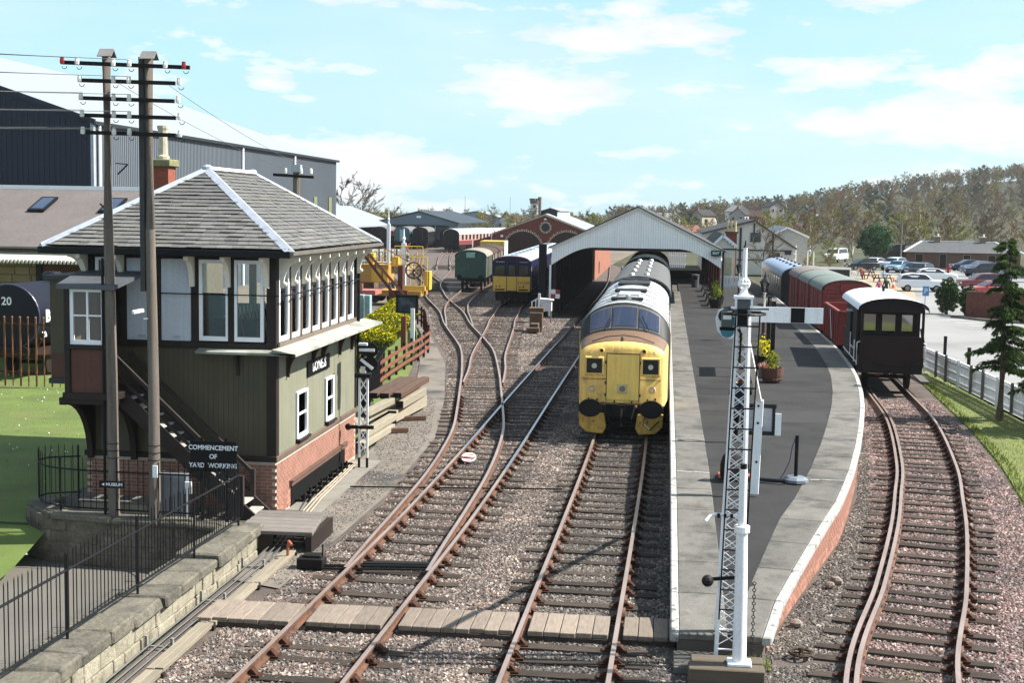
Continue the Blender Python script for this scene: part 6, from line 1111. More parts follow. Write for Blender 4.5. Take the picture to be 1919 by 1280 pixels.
win(wb, 9.3, 10.3, 149.93, 3.6, 4.5, mat('frame_grey', S(66, 62, 58), .8)); b = MB(); b.box(11.3, 12.5, 149.88, 149.94, -.1, 2.4); b.build('door', mat('barn_door', S(84, 78, 70), .8), wb); b = MB(); b.box(13.0, 13.7, 149.6, 149.66, 2.2, 2.7); b.build('wall_sign', mat('purple_sign', S(56, 50, 84), .6), wb)
for k in range(40): b = MB(); b.box(7.9+k*.15, 7.985+k*.15, 149.985, 149.998, 0, 1.45); b.build('board', WR, wb)
g2 = gable_house('white_shed', 'pale gabled shed behind the white barn', 'building', 12.8, 17.5, 170, 190, -.1, 3.9, 5.0, 15.0, mat('pale_grey_wall', S(176, 176, 172), .8), mat('blue_slate', S(96, 108, 124), .7), WHITE, .2)
bl = thing('white_barrier', 'white slatted barrier beside the station building', 'barrier', (5.0, 103, .9), world=True)
for k in range(8): b = MB(); b.box(4.2+k*.22, 4.36+k*.22, 103, 103.04, .9, 1.85); b.build('slat', WHITE, bl)
b = MB(); b.box(4.15, 6.0, 103.05, 103.1, 1.7, 1.8); b.box(4.15, 6.0, 103.05, 103.1, 1.1, 1.2); b.build('rail', WHITE, bl)
# ---------------------------------------------------------------- platform furniture
PGREEN = mat('lamp_green_black', S(36, 48, 46), .45); LGLASS = glass('lamp_glass', (.85, .9, .9), .2)
def gas_lamp(label, x, y, h, m_low):
    t = thing('gas_lamp', label, 'lamp', (x, y, .92), group='gas lamps on the platform'); s = h/3.3
    b = MB(); b.lathe([(.11, 0), (.11, .3), (.07, .36), (.055, 1.1), (.05, 1.6*s)], n=10); b.build('lower_post', m_low, t); b = MB(); b.lathe([(.05, 1.6*s), (.045, 2.3*s), (.07, 2.32*s), (.07, 2.36*s), (.03, 2.4*s)], n=10); b.build('upper_post', CREAM, t); b = MB(); b.bar((-.25, 0, 2.3*s), (.25, 0, 2.3*s), .03, .03); b.build('ladder_bar', BLACKP, t)
    z = 2.4*s; b = MB(); b.lathe([(.1, z), (.2, z+.42)], n=6); lt = b.build('lantern', LGLASS, t, fix=False); b = MB()
    for k in range(6): a = math.pi*k/3; b.bar((.1*math.cos(a), .1*math.sin(a), z), (.2*math.cos(a), .2*math.sin(a), z+.42), .02, .02)
    b.lathe([(.24, z+.42), (.22, z+.47), (.1, z+.6), (.05, z+.66), (.06, z+.72), (.02, z+.8), (.01, z+.92)], n=6); b.build('lantern_top', PGREEN, lt)
    b = MB(); b.cyl((0, 0, z+.05), (0, 0, z+.3), .03, n=6); b.build('mantle', PORC, lt)
gas_lamp('gas lamp with maroon post nearest the goods wagons', 4.4, 60, 3.0, REDPOST); gas_lamp('gas lamp farther along beside the train shed', 4.78, 88, 2.5, REDPOST)
nbp = thing('name_board_posts', 'platform running-in board seen edge on between dark posts', 'sign', (3.95, 49.5, .92), world=True)
for x, y in ((3.81, 49.4), (3.75, 46.6)): b = MB(); b.box(x-.07, x+.07, y-.07, y+.07, .92, 3.55); b.build('post', mat('post_dark_brown', S(52, 40, 38), .7), nbp)
b = MB(); b.bar((3.75, 46.68, 3.2), (3.81, 49.32, 3.2), .05, .56); b.build('board', mat('board_back', S(60, 48, 44), .7), nbp)
LEAFY = leaf_mat('young_leaves', [(128, 144, 40), (164, 168, 60), (98, 124, 34), (186, 180, 80)]); FLOW = leaf_mat('yellow_flowers', [(236, 200, 30), (244, 220, 60), (120, 140, 40)])
def planter(name, label, x, y, r, h, m, lm, seed, barrel=False, shrub=.35, zc=.3):
    t = thing(name, label, 'planter', (x, y, .92)); b = MB(); b.lathe([(r*.82, .04), (r*.95, h*.5), (r, h), (r*.9, h), (r*.88, h-.08)] if barrel else [(r*.75, 0), (r, h), (r*.9, h), (r*.88, h-.08)], n=16); b.build('tub', m, t, smooth=False)
    if barrel:
        for z in (h*.25, h*.75): b = MB(); b.torus((0, 0, z), r*.93, .015, 'z', 20, 4); b.build('hoop', mat('hoop_iron', S(80, 62, 52), .6), t)
    b = MB(); b.cyl((0, 0, h-.1), (0, 0, h-.06), r*.87, n=16); b.build('soil', mat('soil', S(58, 46, 38), .95), t); rr = random.Random(seed); b = MB(); leaves(b, (0, 0, h+zc*.8), (shrub, shrub, zc), 320, .09, rr, .9); b.build('shrub', lm, t, fix=False)
    b = MB()
    for k in range(7): a = rr.uniform(0, 6.28); b.tube([(0, 0, h-.1), (.15*math.cos(a), .15*math.sin(a), h+zc*1.2)], .008, 4)
    b.build('stem', mat('stem_brown', S(96, 82, 58), .9), t)
planter('barrel_planter', 'half barrel planter with a yellow green shrub on the platform', 3.66, 45.2, .38, .5, mat('barrel_wood', S(122, 72, 54), .8, var=.2, sc=6, st=(4, 4, .5)), LEAFY, 1, True, .26, .32)
planter('pot_planter', 'black pot of yellow flowers beside the dark sign posts', 3.62, 49.0, .32, .5, mat('pot_black', S(44, 40, 40), .7), FLOW, 2, False, .3, .4)
planter('box_planter', 'dark tub with a small green conifer at the shed end of the platform', 3.05, 80.6, .42, .55, mat('pot_black', S(44, 40, 40), .7), leaf_mat('conifer_bright', [(110, 136, 40), (136, 160, 50), (84, 110, 36)]), 3, False, .3, .65)
planter('box_planter', 'second dark tub of flowers next to the column at the train shed', 3.3, 84.0, .4, .5, mat('pot_black', S(44, 40, 40), .7), LEAFY, 4, False, .35, .3)
fb = thing('flower_trough', 'small pale trough of red and white flowers behind the half barrel', 'planter', (3.5, 46.4, .92), world=True); b = MB(); b.box(3.3, 3.75, 46.2, 46.55, .92, 1.3); b.build('trough', mat('trough_grey', S(120, 116, 110), .8), fb); b = MB(); leaves(b, (3.45, 46.35, 1.36), (.22, .16, .1), 160, .06, random.Random(4), .9); b.build('flowers', leaf_mat('red_white_flowers', [(220, 220, 214), (200, 60, 70), (230, 190, 190), (90, 110, 50)]), fb, fix=False)
BENCHW = mat('bench_wood', S(96, 70, 54), .7)
def bench(label, x, y):
    t = thing('platform_bench', label, 'bench', (x, y, .92), rad(-90), 'benches on the platform')
    for k in range(4): b = MB(); b.box(-.75, .75, -.2+k*.12, -.11+k*.12, .43, .46); b.build('seat_slat', BENCHW, t)
    for k in range(3): b = MB(); b.box(-.75, .75, .3, .33, .56+k*.13, .65+k*.13); b.build('back_slat', BENCHW, t)
    for s in (-1, 1): b = MB(); b.tube([(s*.65, -.22, 0), (s*.65, -.12, .3), (s*.65, -.2, .45), (s*.65, .28, .44), (s*.65, .34, .95)], .03, 6); b.tube([(s*.65, .3, 0), (s*.65, .2, .25), (s*.65, .28, .44)], .03, 6); b.tube([(s*.65, -.2, .45), (s*.65, -.2, .66), (s*.65, .3, .68)], .025, 6); b.build('leg', BLACKP, t)
for lb, y in (('platform bench nearest the camera by the dark planters', 82.6), ('second platform bench from the dark planters', 87), ('third platform bench from the dark planters', 92), ('farthest platform bench under the train shed', 98)): bench(lb, 2.85, y)
bn_ = thing('litter_bin', 'grey metal litter bin under the train shed', 'bin', (2.3, 103, .92)); b = MB(); b.lathe([(.28, 0), (.28, .85), (.32, .88), (.32, .95), (.2, 1.0)], n=12); b.build('drum', mat('bin_grey', S(92, 98, 104), .5), bn_); b = MB(); b.box(-.15, .15, -.3, -.27, .6, .78); b.build('slot', BLACKP, bn_)
# ---------------------------------------------------------------- near end: post with board, barrier, bags
wp = thing('white_sign_post', 'flat white post with the back of a small board at the platform end', 'sign post', (1.93, 27.2, .85), world=True)
b = MB(); b.bar((1.93, 27.2, .82), (1.97, 27.2, 2.78), .17, .06, (0, 1, 0)); b.build('post', SIGW, wp, bevel=.01); b = MB(); b.box(1.75, 2.3, 27.26, 27.3, 2.1, 2.62); b.build('board_back', mat('board_grey', S(176, 180, 186), .6, var=.1), wp); b = MB(); b.box(1.7, 2.32, 27.24, 27.33, 2.6, 2.68); b.box(1.7, 2.32, 27.24, 27.33, 2.04, 2.12); b.box(2.24, 2.3, 27.24, 27.33, 2.12, 2.6); b.build('board_frame', mat('frame_dark', S(60, 62, 66), .7), wp); b = MB(); b.box(2.3, 2.42, 27.2, 27.24, 2.05, 2.5); b.build('side_strip', SIGW, wp)
b = MB(); b.bar((1.96, 27.2, 2.76), (1.18, 20.0, 4.85), .1, .06); b.build('stay', SIGW, wp)
for z in (1.5, 2.3, 2.65): b = MB(); b.cyl((1.95, 27.17, z), (1.95, 27.15, z), .025, n=8); b.build('bolt', BLACKP, wp)
sb_ = thing('belt_barrier', 'black belt barrier post on a grey base with a purple strap', 'barrier', (2.88, 28.5, .86)); b = MB(); b.lathe([(.27, 0), (.27, .06), (.2, .11), (.05, .12)], n=8); b.build('base', mat('rubber_grey', S(120, 132, 146), .7), sb_); b = MB(); b.cyl((0, 0, .1), (0, 0, 1.0), .04, n=10); b.build('post', BLACKP, sb_)
b = MB(); P_ = [(-.03, .0, .95), (-.1, -.02, .75), (-.14, -.03, .45), (-.25, -.05, .2), (-.33, -.06, .06)]
for p_, q_ in zip(P_, P_[1:]): b.bar(p_, q_, .06, .012, (1, 0, 0))
b.build('strap', mat('purple_strap', S(56, 50, 150), .6), sb_)
lp = thing('fallen_post', 'dark barrier post lying on the tarmac beside the belt barrier', 'barrier', (2.2, 28.2, .86)); b = MB(); b.cyl((-.45, .25, .05), (.45, .05, .05), .04, n=10); b.build('post', mat('post_navy', S(44, 48, 60), .5), lp); b = MB(); b.cyl((-.5, .26, .05), (-.46, .25, .05), .12, n=8); b.build('base', mat('post_navy', S(44, 48, 60), .5), lp)
ba = thing('backpack', 'dark brown backpack standing at the platform end', 'backpack', (1.5, 28.4, .87), rad(15)); b = MB(); b.lathe([(.18, 0), (.23, .1), (.23, .35), (.18, .52), (.08, .6)], n=12)
for i, v in enumerate(b.v): b.v[i] = (v[0], v[1]*.6, v[2])
autosmooth(b.build('bag', mat('bag_brown', S(54, 46, 44), .8, var=.2), ba)); b = MB(); b.box(-.14, .14, -.2, -.12, .08, .3); b.build('pocket', mat('bag_brown2', S(66, 56, 52), .8), ba, bevel=.03); b = MB(); b.torus((0, 0, .6), .06, .012, 'y', 10, 4); b.tube([(-.1, .1, .5), (-.13, .22, .3), (-.1, .1, .08)], .02, 5); b.tube([(.1, .1, .5), (.13, .22, .3), (.1, .1, .08)], .02, 5); b.build('strap', BLACKP, ba)
hv = thing('safety_jacket', 'crumpled orange safety jacket beside the backpack', 'jacket', (1.62, 28.55, .87)); b = MB(); rr = random.Random(8)
for i in range(8):
    for j in range(8): pass
gx = [[(-.35+.1*i+rr.uniform(-.03, .03), -.2+.07*j+rr.uniform(-.02, .02), .03+.16*math.exp(-((i-3.5)/2.2)**2-((j-3.5)/2.2)**2)+rr.uniform(0, .05)) for i in range(8)] for j in range(8)]; n0 = b.ring([p for r_ in gx for p in r_])
for j in range(7):
    for i in range(7): b.face((n0[j*8+i], n0[j*8+i+1], n0[j*8+i+9], n0[j*8+i+8]))
edge = [(n0[0]+0)]; autosmooth(b.build('jacket_body', mat('hivis_orange', S(236, 92, 40), .7), hv, fix=False), 60); b = MB(); b.bar((-.2, -.1, .2), (.25, -.05, .2), .05, .012); b.build('reflective_band', WHITE, hv)
bc = thing('camera_bag', 'blue black bag lying behind the white sign post', 'bag', (1.72, 28.9, .87)); b = MB(); b.box(-.25, .2, -.12, .12, 0, .3); b.build('case', mat('bag_navy', S(44, 46, 66), .8), bc, bevel=.04); b = MB(); b.torus((0, 0, .3), .1, .014, 'y', 10, 4, 0, math.pi); b.build('handle', BLACKP, bc)
# ---------------------------------------------------------------- lattice semaphore signal
sg = thing('semaphore_signal', 'tall white lattice semaphore signal with white arm and black ladder', 'signal', (1.13, 19.8, 0), world=True)
SX, SY = 1.12, 19.75
def lw_(z): return (.37-.04*z)/2
def lc(z): return SX+.012*(z-2.5)
for sx in (-1, 1):
    for sy in (-1, 1): b = MB(); b.bar((lc(.0)+sx*lw_(0), SY+sy*lw_(0), -.17), (lc(5.1)+sx*lw_(5.1), SY+sy*lw_(5.1), 5.1), .045, .045); b.build('corner_angle', SIGW, sg)
z = .1; k = 0
while z < 5.0:
    h = .24-.016*z; w0, w1 = lw_(z), lw_(z+h); b = MB(); x0_, x1_ = lc(z), lc(z+h)
    for s in (-1, 1): b.bar((x0_-w0, SY+s*w0, z), (x1_+w1, SY+s*w1, z+h), .008, .022, (0, 1, 0)); b.bar((x0_+w0, SY+s*w0, z), (x1_-w1, SY+s*w1, z+h), .008, .022, (0, 1, 0)); b.bar((x0_+s*w0, SY-w0, z), (x1_+s*w1, SY+w1, z+h), .008, .022, (1, 0, 0))
    b.build('lattice_bar', SIGW, sg); z += h
FX = SX+.03
b = MB(); b.box(FX-.14, FX+.14, SY-.14, SY+.14, 5.08, 5.12); b.box(FX-.13, FX-.1, SY-.13, SY-.09, 5.12, 5.3); b.box(FX+.1, FX+.13, SY-.13, SY-.09, 5.12, 5.3); b.box(FX-.14, FX+.14, SY-.14, SY+.14, 5.28, 5.32); b.build('post_cap', SIGW, sg); b = MB(); b.box(FX-.09, FX+.09, SY-.09, SY+.09, 5.12, 5.28); b.build('cap_core', mat('cap_grey', S(110, 112, 120), .6), sg)
b = MB(); b.lathe([(.1, 0), (.06, .04), (.035, .12)], (FX, SY, 5.32), 12); b.lathe([(.04, .0), (.035, .08), (.03, .42), (.038, .44), (.015, .46)], (FX, SY, 5.58), 10)
for k in range(5):
    a = math.pi*k/5; ca, sa = math.cos(a), math.sin(a); b.tube([(FX+.082*math.cos(t)*ca, SY+.082*math.cos(t)*sa, 5.5+.085*math.sin(t)) for t in [2*math.pi*j/16 for j in range(17)]], .011, 5)
b.torus((FX, SY, 5.5), .082, .014, 'z', 16, 5); b.build('finial', SIGW, sg); b = MB(); b.lathe([(.04, 0), (.016, .03), (.006, .1)], (FX, SY, 6.03), 8); b.build('finial_tip', BLACKP, sg)
b = MB(); b.box(1.22, 2.33, 20.0, 20.03, 4.92, 5.15); arm = b.build('semaphore_arm', SIGW, sg); b = MB(); b.box(1.86, 2.06, 19.992, 19.998, 4.925, 5.145); b.build('black_stripe', BLACKP, arm)
P_ = [(1.22, 5.12), (.95, 5.14), (.8, 5.08), (.76, 4.95), (.79, 4.78), (.88, 4.68), (1.0, 4.66), (1.1, 4.74), (1.22, 4.9)]; b = MB(); b.prism(P_, 'y', 20.0, 20.03); b.build('spectacle_plate', SIGW, arm)
BLUEL = mat('blue_lens', S(60, 150, 180), .15, var=.05); 
for x, z, r in ((.94, 4.775, .1), (1.03, 4.92, .07)): b = MB(); b.cyl((x, 19.99, z), (x, 19.997, z), r, n=18); b.build('blue_lens', BLUEL, arm)
b = MB(); b.cyl((.9, 19.99, 5.0), (.9, 19.997, 5.0), .1, n=18); b.build('red_lens', mat('red_lens', S(70, 20, 24), .2), arm)
b = MB(); b.box(.84, 1.0, 19.72, 19.92, 4.86, 5.1); b.cyl((.92, 19.82, 5.1), (.92, 19.82, 5.16), .06, .05, n=10); b.build('signal_lamp', mat('lamp_grey_green', S(96, 108, 110), .5, var=.15), sg); b = MB(); b.box(.86, .98, 19.705, 19.72, 4.97, 5.03); b.build('lamp_label', WHITE, sg); b = MB(); b.box(.82, 1.12, 19.8, 19.86, 4.8, 4.85); b.tube([(1.08, 19.6, 4.84), (1.12, 19.58, 4.78), (1.11, 19.58, 4.35)], .022, 6); b.build('lamp_bracket', BLACKP, sg); b = MB(); b.box(1.06, 1.2, 19.55, 19.64, 4.9, 5.12); b.build('arm_bearing', BLACKP, sg)
b = MB(); b.torus((1.14, 19.35, 5.09), .3, .018, 'z', 28, 6); b.bar((.95, 19.5, 5.13), (1.5, 19.5, 5.15), .02, .02); b.bar((1.0, 19.62, 5.1), (1.4, 19.62, 5.1), .02, .02); b.build('ladder_hoop', BLACKP, sg)
for x0_, x1_ in ((.93, 1.03), (1.26, 1.37)): b = MB(); b.bar((x0_, 19.42, .55), (x1_, 19.42, 5.1), .02, .04, (0, 1, 0)); b.build('ladder_stile', BLACKP, sg); b = MB(); b.bar((x0_-.01, 19.42, -.17), (x0_, 19.42, .55), .022, .042, (0, 1, 0)); b.build('ladder_foot', SIGW, sg)
for k in range(17): z = .1+k*.3; f_ = (z-.55)/4.55; b = MB(); b.cyl((.93+.1*f_, 19.42, z), (1.26+.11*f_, 19.42, z), .012, n=6); b.build('ladder_rung', BLACKP if z > .5 else SIGW, sg)
b = MB(); b.bar((.72, 19.5, 1.12), (1.3, 19.6, 1.16), .03, .05); b.build('weight_lever', BLACKP, sg); b = MB(); b.ball((.75, 19.5, 1.1), .09, 10, 7); b.build('balance_weight', mat('weight_iron', S(48, 46, 48), .6), sg); b = MB()
for k in range(24): b.torus((1.42, 19.3, 1.15-.05*k), .024, .007, 'x' if k % 2 else 'y', 8, 4)
b.build('chain', mat('chain_iron', S(60, 52, 46), .7), sg)
tb = thing('white_tube_post', 'stout white tubular post bolted to timbers in front of the lattice signal', 'post', (1.2, 18.7, .1), world=True)
b = MB(); b.tube([(1.2, 18.7, .18), (1.19, 18.7, 1.2), (1.175, 18.7, 2.1)], [.1, .09, .08], 16); b.tube([(1.175, 18.7, 2.05), (1.17, 18.7, 2.95)], [.058, .056], 14); autosmooth(b.build('tube', SIGW, tb)); b = MB(); b.cyl((1.175, 18.7, 2.05), (1.175, 18.7, 2.14), .11, n=16); b.build('collar', SIGW, tb); b = MB(); b.box(1.03, 1.37, 18.56, 18.84, .13, .18); b.build('base_plate', SIGW, tb, bevel=.01)
b = MB(); b.cyl((1.17, 18.7, 2.95), (1.17, 18.7, 3.02), .045, n=10); b.build('cap', BLACKP, tb); b = MB(); b.tube([(1.15, 18.7, 2.28), (.8, 18.65, 2.3), (.72, 18.6, 2.29), (.66, 18.55, 2.22)], .022, 6); b.build('side_arm', SIGW, tb)
for x in (.84, .93, 1.02): b = MB(); b.box(x-.02, x+.02, 18.6, 18.63, 2.26, 2.32); b.build('bolt', BLACKP, tb)
for y0, y1, x0, x1 in ((18.78, 19.06, .52, 1.55), (18.42, 18.72, .48, 1.55)):
    t = thing('timber_baulk', 'short timber baulk under the white post, %s one' % ('rear' if y0 > 18.7 else 'front'), 'timber', (x0, y0, -.17), world=True); b = MB(); b.box(x0, x1, y0, y1, -.17, .13); b.build('baulk', mat('base_timber', S(112, 98, 80), .9, var=.2, sc=3, fine=.25, st=(.6, 5, 5)), t, bevel=.015)
rsx = thing('ribbed_slab', 'ribbed concrete slab lying beside the platform end', 'slab', (.55, 19.2, -.1), world=True); b = MB(); b.box(.28, .92, 19.0, 19.72, -.17, -.06); b.build('slab', SLABM, rsx, bevel=.01)
for k in range(12): b = MB(); b.box(.29, .91, 19.03+k*.057, 19.055+k*.057, -.058, -.045); b.build('rib', SLABM, rsx)
gw = thing('hand_wheel', 'rusty wheel lying on the ballast beside the platform ramp', 'wheel', (2.2, 20.0, -.12)); b = MB(); b.torus((0, 0, .04), .17, .025, 'z', 18, 5); b.bar((-.17, 0, .04), (.17, 0, .04), .03, .02); b.bar((0, -.17, .04), (0, .17, .04), .03, .02); b.cyl((0, 0, .0), (0, 0, .12), .04, n=8); b.build('wheel', mat('dark_rust', S(92, 72, 56), .85), gw)
for x, y, s_ in ((2.28, 21.6, .11), (3.25, 24.3, .13), (3.1, 24.0, .1), (1.45, 19.35, .07)): b = MB(); b.ball((0, 0, 0), 1, 7, 5); rr = random.Random(int(x*100)); b.v = [(v[0]*s_*rr.uniform(.8, 1.2), v[1]*s_*rr.uniform(.7, 1.1), v[2]*s_*.7) for v in b.v]; o = b.build('boulder', mat('boulder_grey', S(150, 132, 120), .9, var=.2, sc=8)); o.location = (x, y, -.12); tag(o, 'loose stone on the ballast %s' % {2.28: 'near the platform ramp', 3.25: 'below the brick platform face', 3.1: 'nearer of two below the brick platform face', 1.45: 'at the foot of the lattice signal'}[x], 'stone')
# ---------------------------------------------------------------- right side: fence, road edge, cars, buildings
wfl = spline([(11.25, 59.5, -.1), (11.45, 55, -.1), (11.7, 50, -.1), (11.9, 44, -.1), (12.2, 36, -.1), (12.5, 28, -.1)], .107)
wf = thing('white_fence', 'white close boarded fence between the verge and the road', 'fence', tuple(wfl[0]), world=True); PICK = mat('fence_white', S(230, 234, 238), .65, var=.08, sc=2, ov=.06, streak=.12)
pm_ = MB(); pm_.box(-.045, .045, -.012, .012, .06, .98); pme = pm_.mesh('pale', PICK)
for i, p in enumerate(wfl):
    d = direc(wfl, i)
    if i % 14 == 5: b = MB(); b.box(p.x-.11, p.x-.02, p.y-.05, p.y+.05, -.1, 1.0); b.build('post', mat('old_post', S(120, 116, 110), .85, var=.2) if (i//14) % 3 else PICK, wf)
    put('pale', pme, wf, tuple(p+Vector((.04, 0, .0))), (0, 0, math.atan2(d.y, d.x)))
for z, h in ((.86, .1), (.5, .08), (.18, .08)):
    for i in range(0, len(wfl)-14, 14): b = MB(); b.bar(wfl[i]+Vector((0, 0, z)), wfl[i+14]+Vector((0, 0, z)), .03, h); b.build('rail', PICK, wf)
for i in range(0, len(wfl)-14, 14): b = MB(); b.bar(wfl[i]+Vector((.02, 0, 1.0)), wfl[i+14]+Vector((.02, 0, 1.0)), .09, .03); b.build('capping', PICK, wf)
for k, (x, y, lean, lb) in enumerate(((13.1, 69, -.18, 'leaning black post beside the road beyond the brake van'), (13.3, 65, .0, 'upright black post beside the road behind the white fence'), (13.2, 59.5, .0, 'black post behind the white fence beside the conifer'))): t = thing('road_post', lb, 'post', (x, y, -.13), group='black posts by the road'); b = MB(); b.bar((0, 0, 0), (lean, 0, 1.05), .13, .13); b.build('post', BLACKP, t); b = MB(); b.bar((lean*.85, 0, .95), (lean, 0, 1.06), .135, .135); b.build('top_band', BLACKP, t)
RBW = mat('garden_brick', S(132, 74, 58), .9, var=.2, sc=2, fine=.25, fsc=7, streak=.1)
gw_ = thing('garden_wall', 'red brick garden wall beside the car park entrance', 'wall', (22, 91, -.13), world=True); b = MB(); b.bar((20.2, 92.5, .75), (30, 86, .75), .24, 1.7); b.build('brickwork', RBW, gw_); b = MB(); b.bar((20.2, 92.5, 1.64), (30, 86, 1.64), .3, .08); b.build('coping', mat('wall_cope', S(120, 96, 84), .9), gw_)
sheet('wall_verge', [(19.4, 92.6), (21, 89.5), (30, 83.4), (30, 85.8), (20.2, 92.3)], -.11, GRASS2)
kb = thing('kerb', 'pale kerb along the grass strip below the brick wall', 'kerb', (21, 89, -.13), world=True); b = MB(); b.bar((19.2, 92.4, -.06), (20.9, 89.3, -.06), .14, .14); b.bar((20.9, 89.3, -.06), (30, 83.2, -.06), .14, .14); b.build('kerb_stone', SLABM, kb)
ps = thing('parking_sign', 'blue parking sign beside the dark cypress bushes', 'sign', (18.7, 99, -.1), world=True); b = MB(); b.box(18.5, 18.95, 99, 99.06, .9, 1.6); pb_ = b.build('panel', mat('sign_blue', S(70, 160, 220), .4), ps); b = MB(); b.cyl((18.72, 99.1, -.1), (18.72, 99.1, 1.6), .04, n=8); b.build('post', LEAD, ps); text('P', 'lettering', .5, WHITE, pb_, (18.72, 98.995, 1.24), (rad(90), 0, 0), ext=.002)
# bungalow
bg_ = thing('brick_bungalow', 'long brick bungalow with slate hipped roof and two chimneys', 'building', (38, 184, -.1), world=True); bx0, bx1, by0, by1, bz, rz_ = 32.0, 46.8, 184, 191, 1.95, 3.35
b = MB(); b.box(bx0, bx1, by0, by1, -.2, bz); b.build('wall', mat('bungalow_brick', S(132, 92, 76), .9, var=.15, sc=1.2, fine=.25, fsc=5), bg_); e_ = [(bx0-.4, by0-.4, bz), (bx1+.4, by0-.4, bz), (bx1+.4, by1+.4, bz), (bx0-.4, by1+.4, bz)]; q0, q1 = (bx0+2.6, 187.5, rz_), (bx1-2.6, 187.5, rz_)
b = MB(); b.poly([e_[0], e_[1], q1, q0]); b.poly([e_[1], e_[2], q1]); b.poly([e_[2], e_[3], q0, q1]); b.poly([e_[3], e_[0], q0]); rf_ = b.build('roof', mat('bungalow_slate', S(96, 98, 100), .8, var=.12, sc=1, fine=.15, fsc=4, streak=.2), bg_)
for p_, q_ in ((e_[0], q0), (q0, q1), (q1, e_[1])): b = MB(); b.bar(Vector(p_)+Vector((0, 0, .05)), Vector(q_)+Vector((0, 0, .05)), .2, .1); b.build('ridge_tile', WHITE, rf_)
for x in (36.6, 42.6): b = MB(); b.box(x-.35, x+.35, 187.1, 187.8, 3.1, 4.0); c_ = b.build('chimney', mat('chimney_stone', S(140, 122, 104), .9), bg_); b = MB(); b.box(x-.42, x+.42, 187.02, 187.88, 4.0, 4.1); b.cyl((x+.1, 187.4, 4.1), (x+.1, 187.4, 4.45), .13, n=8); b.build('pot', CREAM, c_)
for x, w_, z0, z1 in ((33.7, .95, .35, 1.65), (36.8, .85, -.1, 1.7), (39.9, .85, .35, 1.65), (43.1, .9, .35, 1.65), (45.2, .75, -.1, 1.65)): win(bg_, x-w_/2, x+w_/2, 184, z0, z1, mat('quoin_stone', S(176, 156, 132), .85), mat('brown_shutter', S(66, 40, 34), .7), 'door' if z0 < 0 else 'window')
b = MB(); b.box(29.0, 32.0, 186, 190, -.2, 1.7); b.build('annexe', mat('annexe_wall', S(110, 88, 76), .9, var=.15), bg_); b = MB(); b.prism([(28.7, 1.68), (32.1, 1.68), (32.1, 2.9), (31.0, 2.9)], 'y', 185.7, 190.2); b.build('annexe_roof', SLR, bg_)
# ---------------------------------------------------------------- cars
def car_meshes(kind):
    if kind == 'suv': Lc, W_, prof, cab = 4.35, .92, [(-2.15, .42), (-2.18, .75), (-2.1, 1.0), (-.95, 1.08), (1.75, 1.1), (2.12, 1.0), (2.18, .7), (2.12, .38)], [(-1.05, 1.07), (-.35, 1.58), (.9, 1.66), (1.75, 1.5), (2.05, 1.08)]
    elif kind == 'van': Lc, W_, prof, cab = 4.9, .98, [(-2.45, .4), (-2.48, .9), (-2.3, 1.15), (-1.6, 1.25), (2.4, 1.25), (2.45, .4)], [(-1.7, 1.24), (-1.15, 1.95), (2.3, 2.0), (2.42, 1.24)]
    else: Lc, W_, prof, cab = 4.1, .88, [(-2.0, .4), (-2.04, .7), (-1.9, .88), (-.9, .98), (1.6, 1.0), (1.95, .95), (2.03, .65), (1.98, .36)], [(-1.0, .97), (-.2, 1.42), (.95, 1.46), (1.65, 1.3), (1.9, .98)]
    b = MB()     # body: lofted across the width with tumblehome
    for lst, ws in ((prof, (1.0, .96)),):
        n = len(lst); secs = []
        for f, sc_ in ((-1, .93), (-.9, 1.0), (.9, 1.0), (1, .93)): secs.append(b.ring([(x*(.985 if abs(f) == 1 else 1), f*W_, .4+(z-.4)*(.97 if abs(f) == 1 else 1)+.03*(1 if z < .5 and abs(f) == 1 else 0)) for x, z in lst]))
        for a, c in zip(secs, secs[1:]): b.bridge(a, c)
        b.face(secs[0][::-1]); b.face(secs[-1])
    secs = [b.ring([(x, f*W_*(.97 if k in (0, len(cab)-1) else .80), z) for k, (x, z) in enumerate(cab)]) for f in (-1, 1)]; b.bridge(secs[0], secs[1]); b.face(secs[0][::-1]); b.face(secs[1])
    body_ = b
    gl = MB(); cx = sum(x for x, z in cab)/len(cab); zb_ = cab[0][1]
    for f in (-1, 1):
        q = [(cx+(x-cx)*.9, f*(W_*(.975 if k in (0, len(cab)-1) else .812)), zb_+.05+(z-zb_)*.86) for k, (x, z) in enumerate(cab)]; gl.poly(q if f < 0 else q[::-1])
    for (xa, za_), (xb, zb2), o_ in (((cab[0][0]), 0, 0),) if False else ():
        pass
    for i0, i1, o_ in ((0, 1, -.012), (len(cab)-1, len(cab)-2, .012)):
        (xa, za_), (xb, zb2) = cab[i0], cab[i1]; gl.poly([(xa+(xb-xa)*.12+o_, -W_*.88, za_+(zb2-za_)*.12+.012), (xa+(xb-xa)*.12+o_, W_*.88, za_+(zb2-za_)*.12+.012), (xa+(xb-xa)*.9+o_, W_*.76, za_+(zb2-za_)*.9+.012), (xa+(xb-xa)*.9+o_, -W_*.76, za_+(zb2-za_)*.9+.012)])
    return body_, gl, Lc, W_, prof
CARC = {}
TYRE = mat('tyre', S(28, 28, 30), .8); RIM = mat('alloy_rim', S(150, 152, 156), .35, m=.6); CGL = mat('car_glass', S(34, 40, 48), .08, var=.1, fine=0, spec=.8)
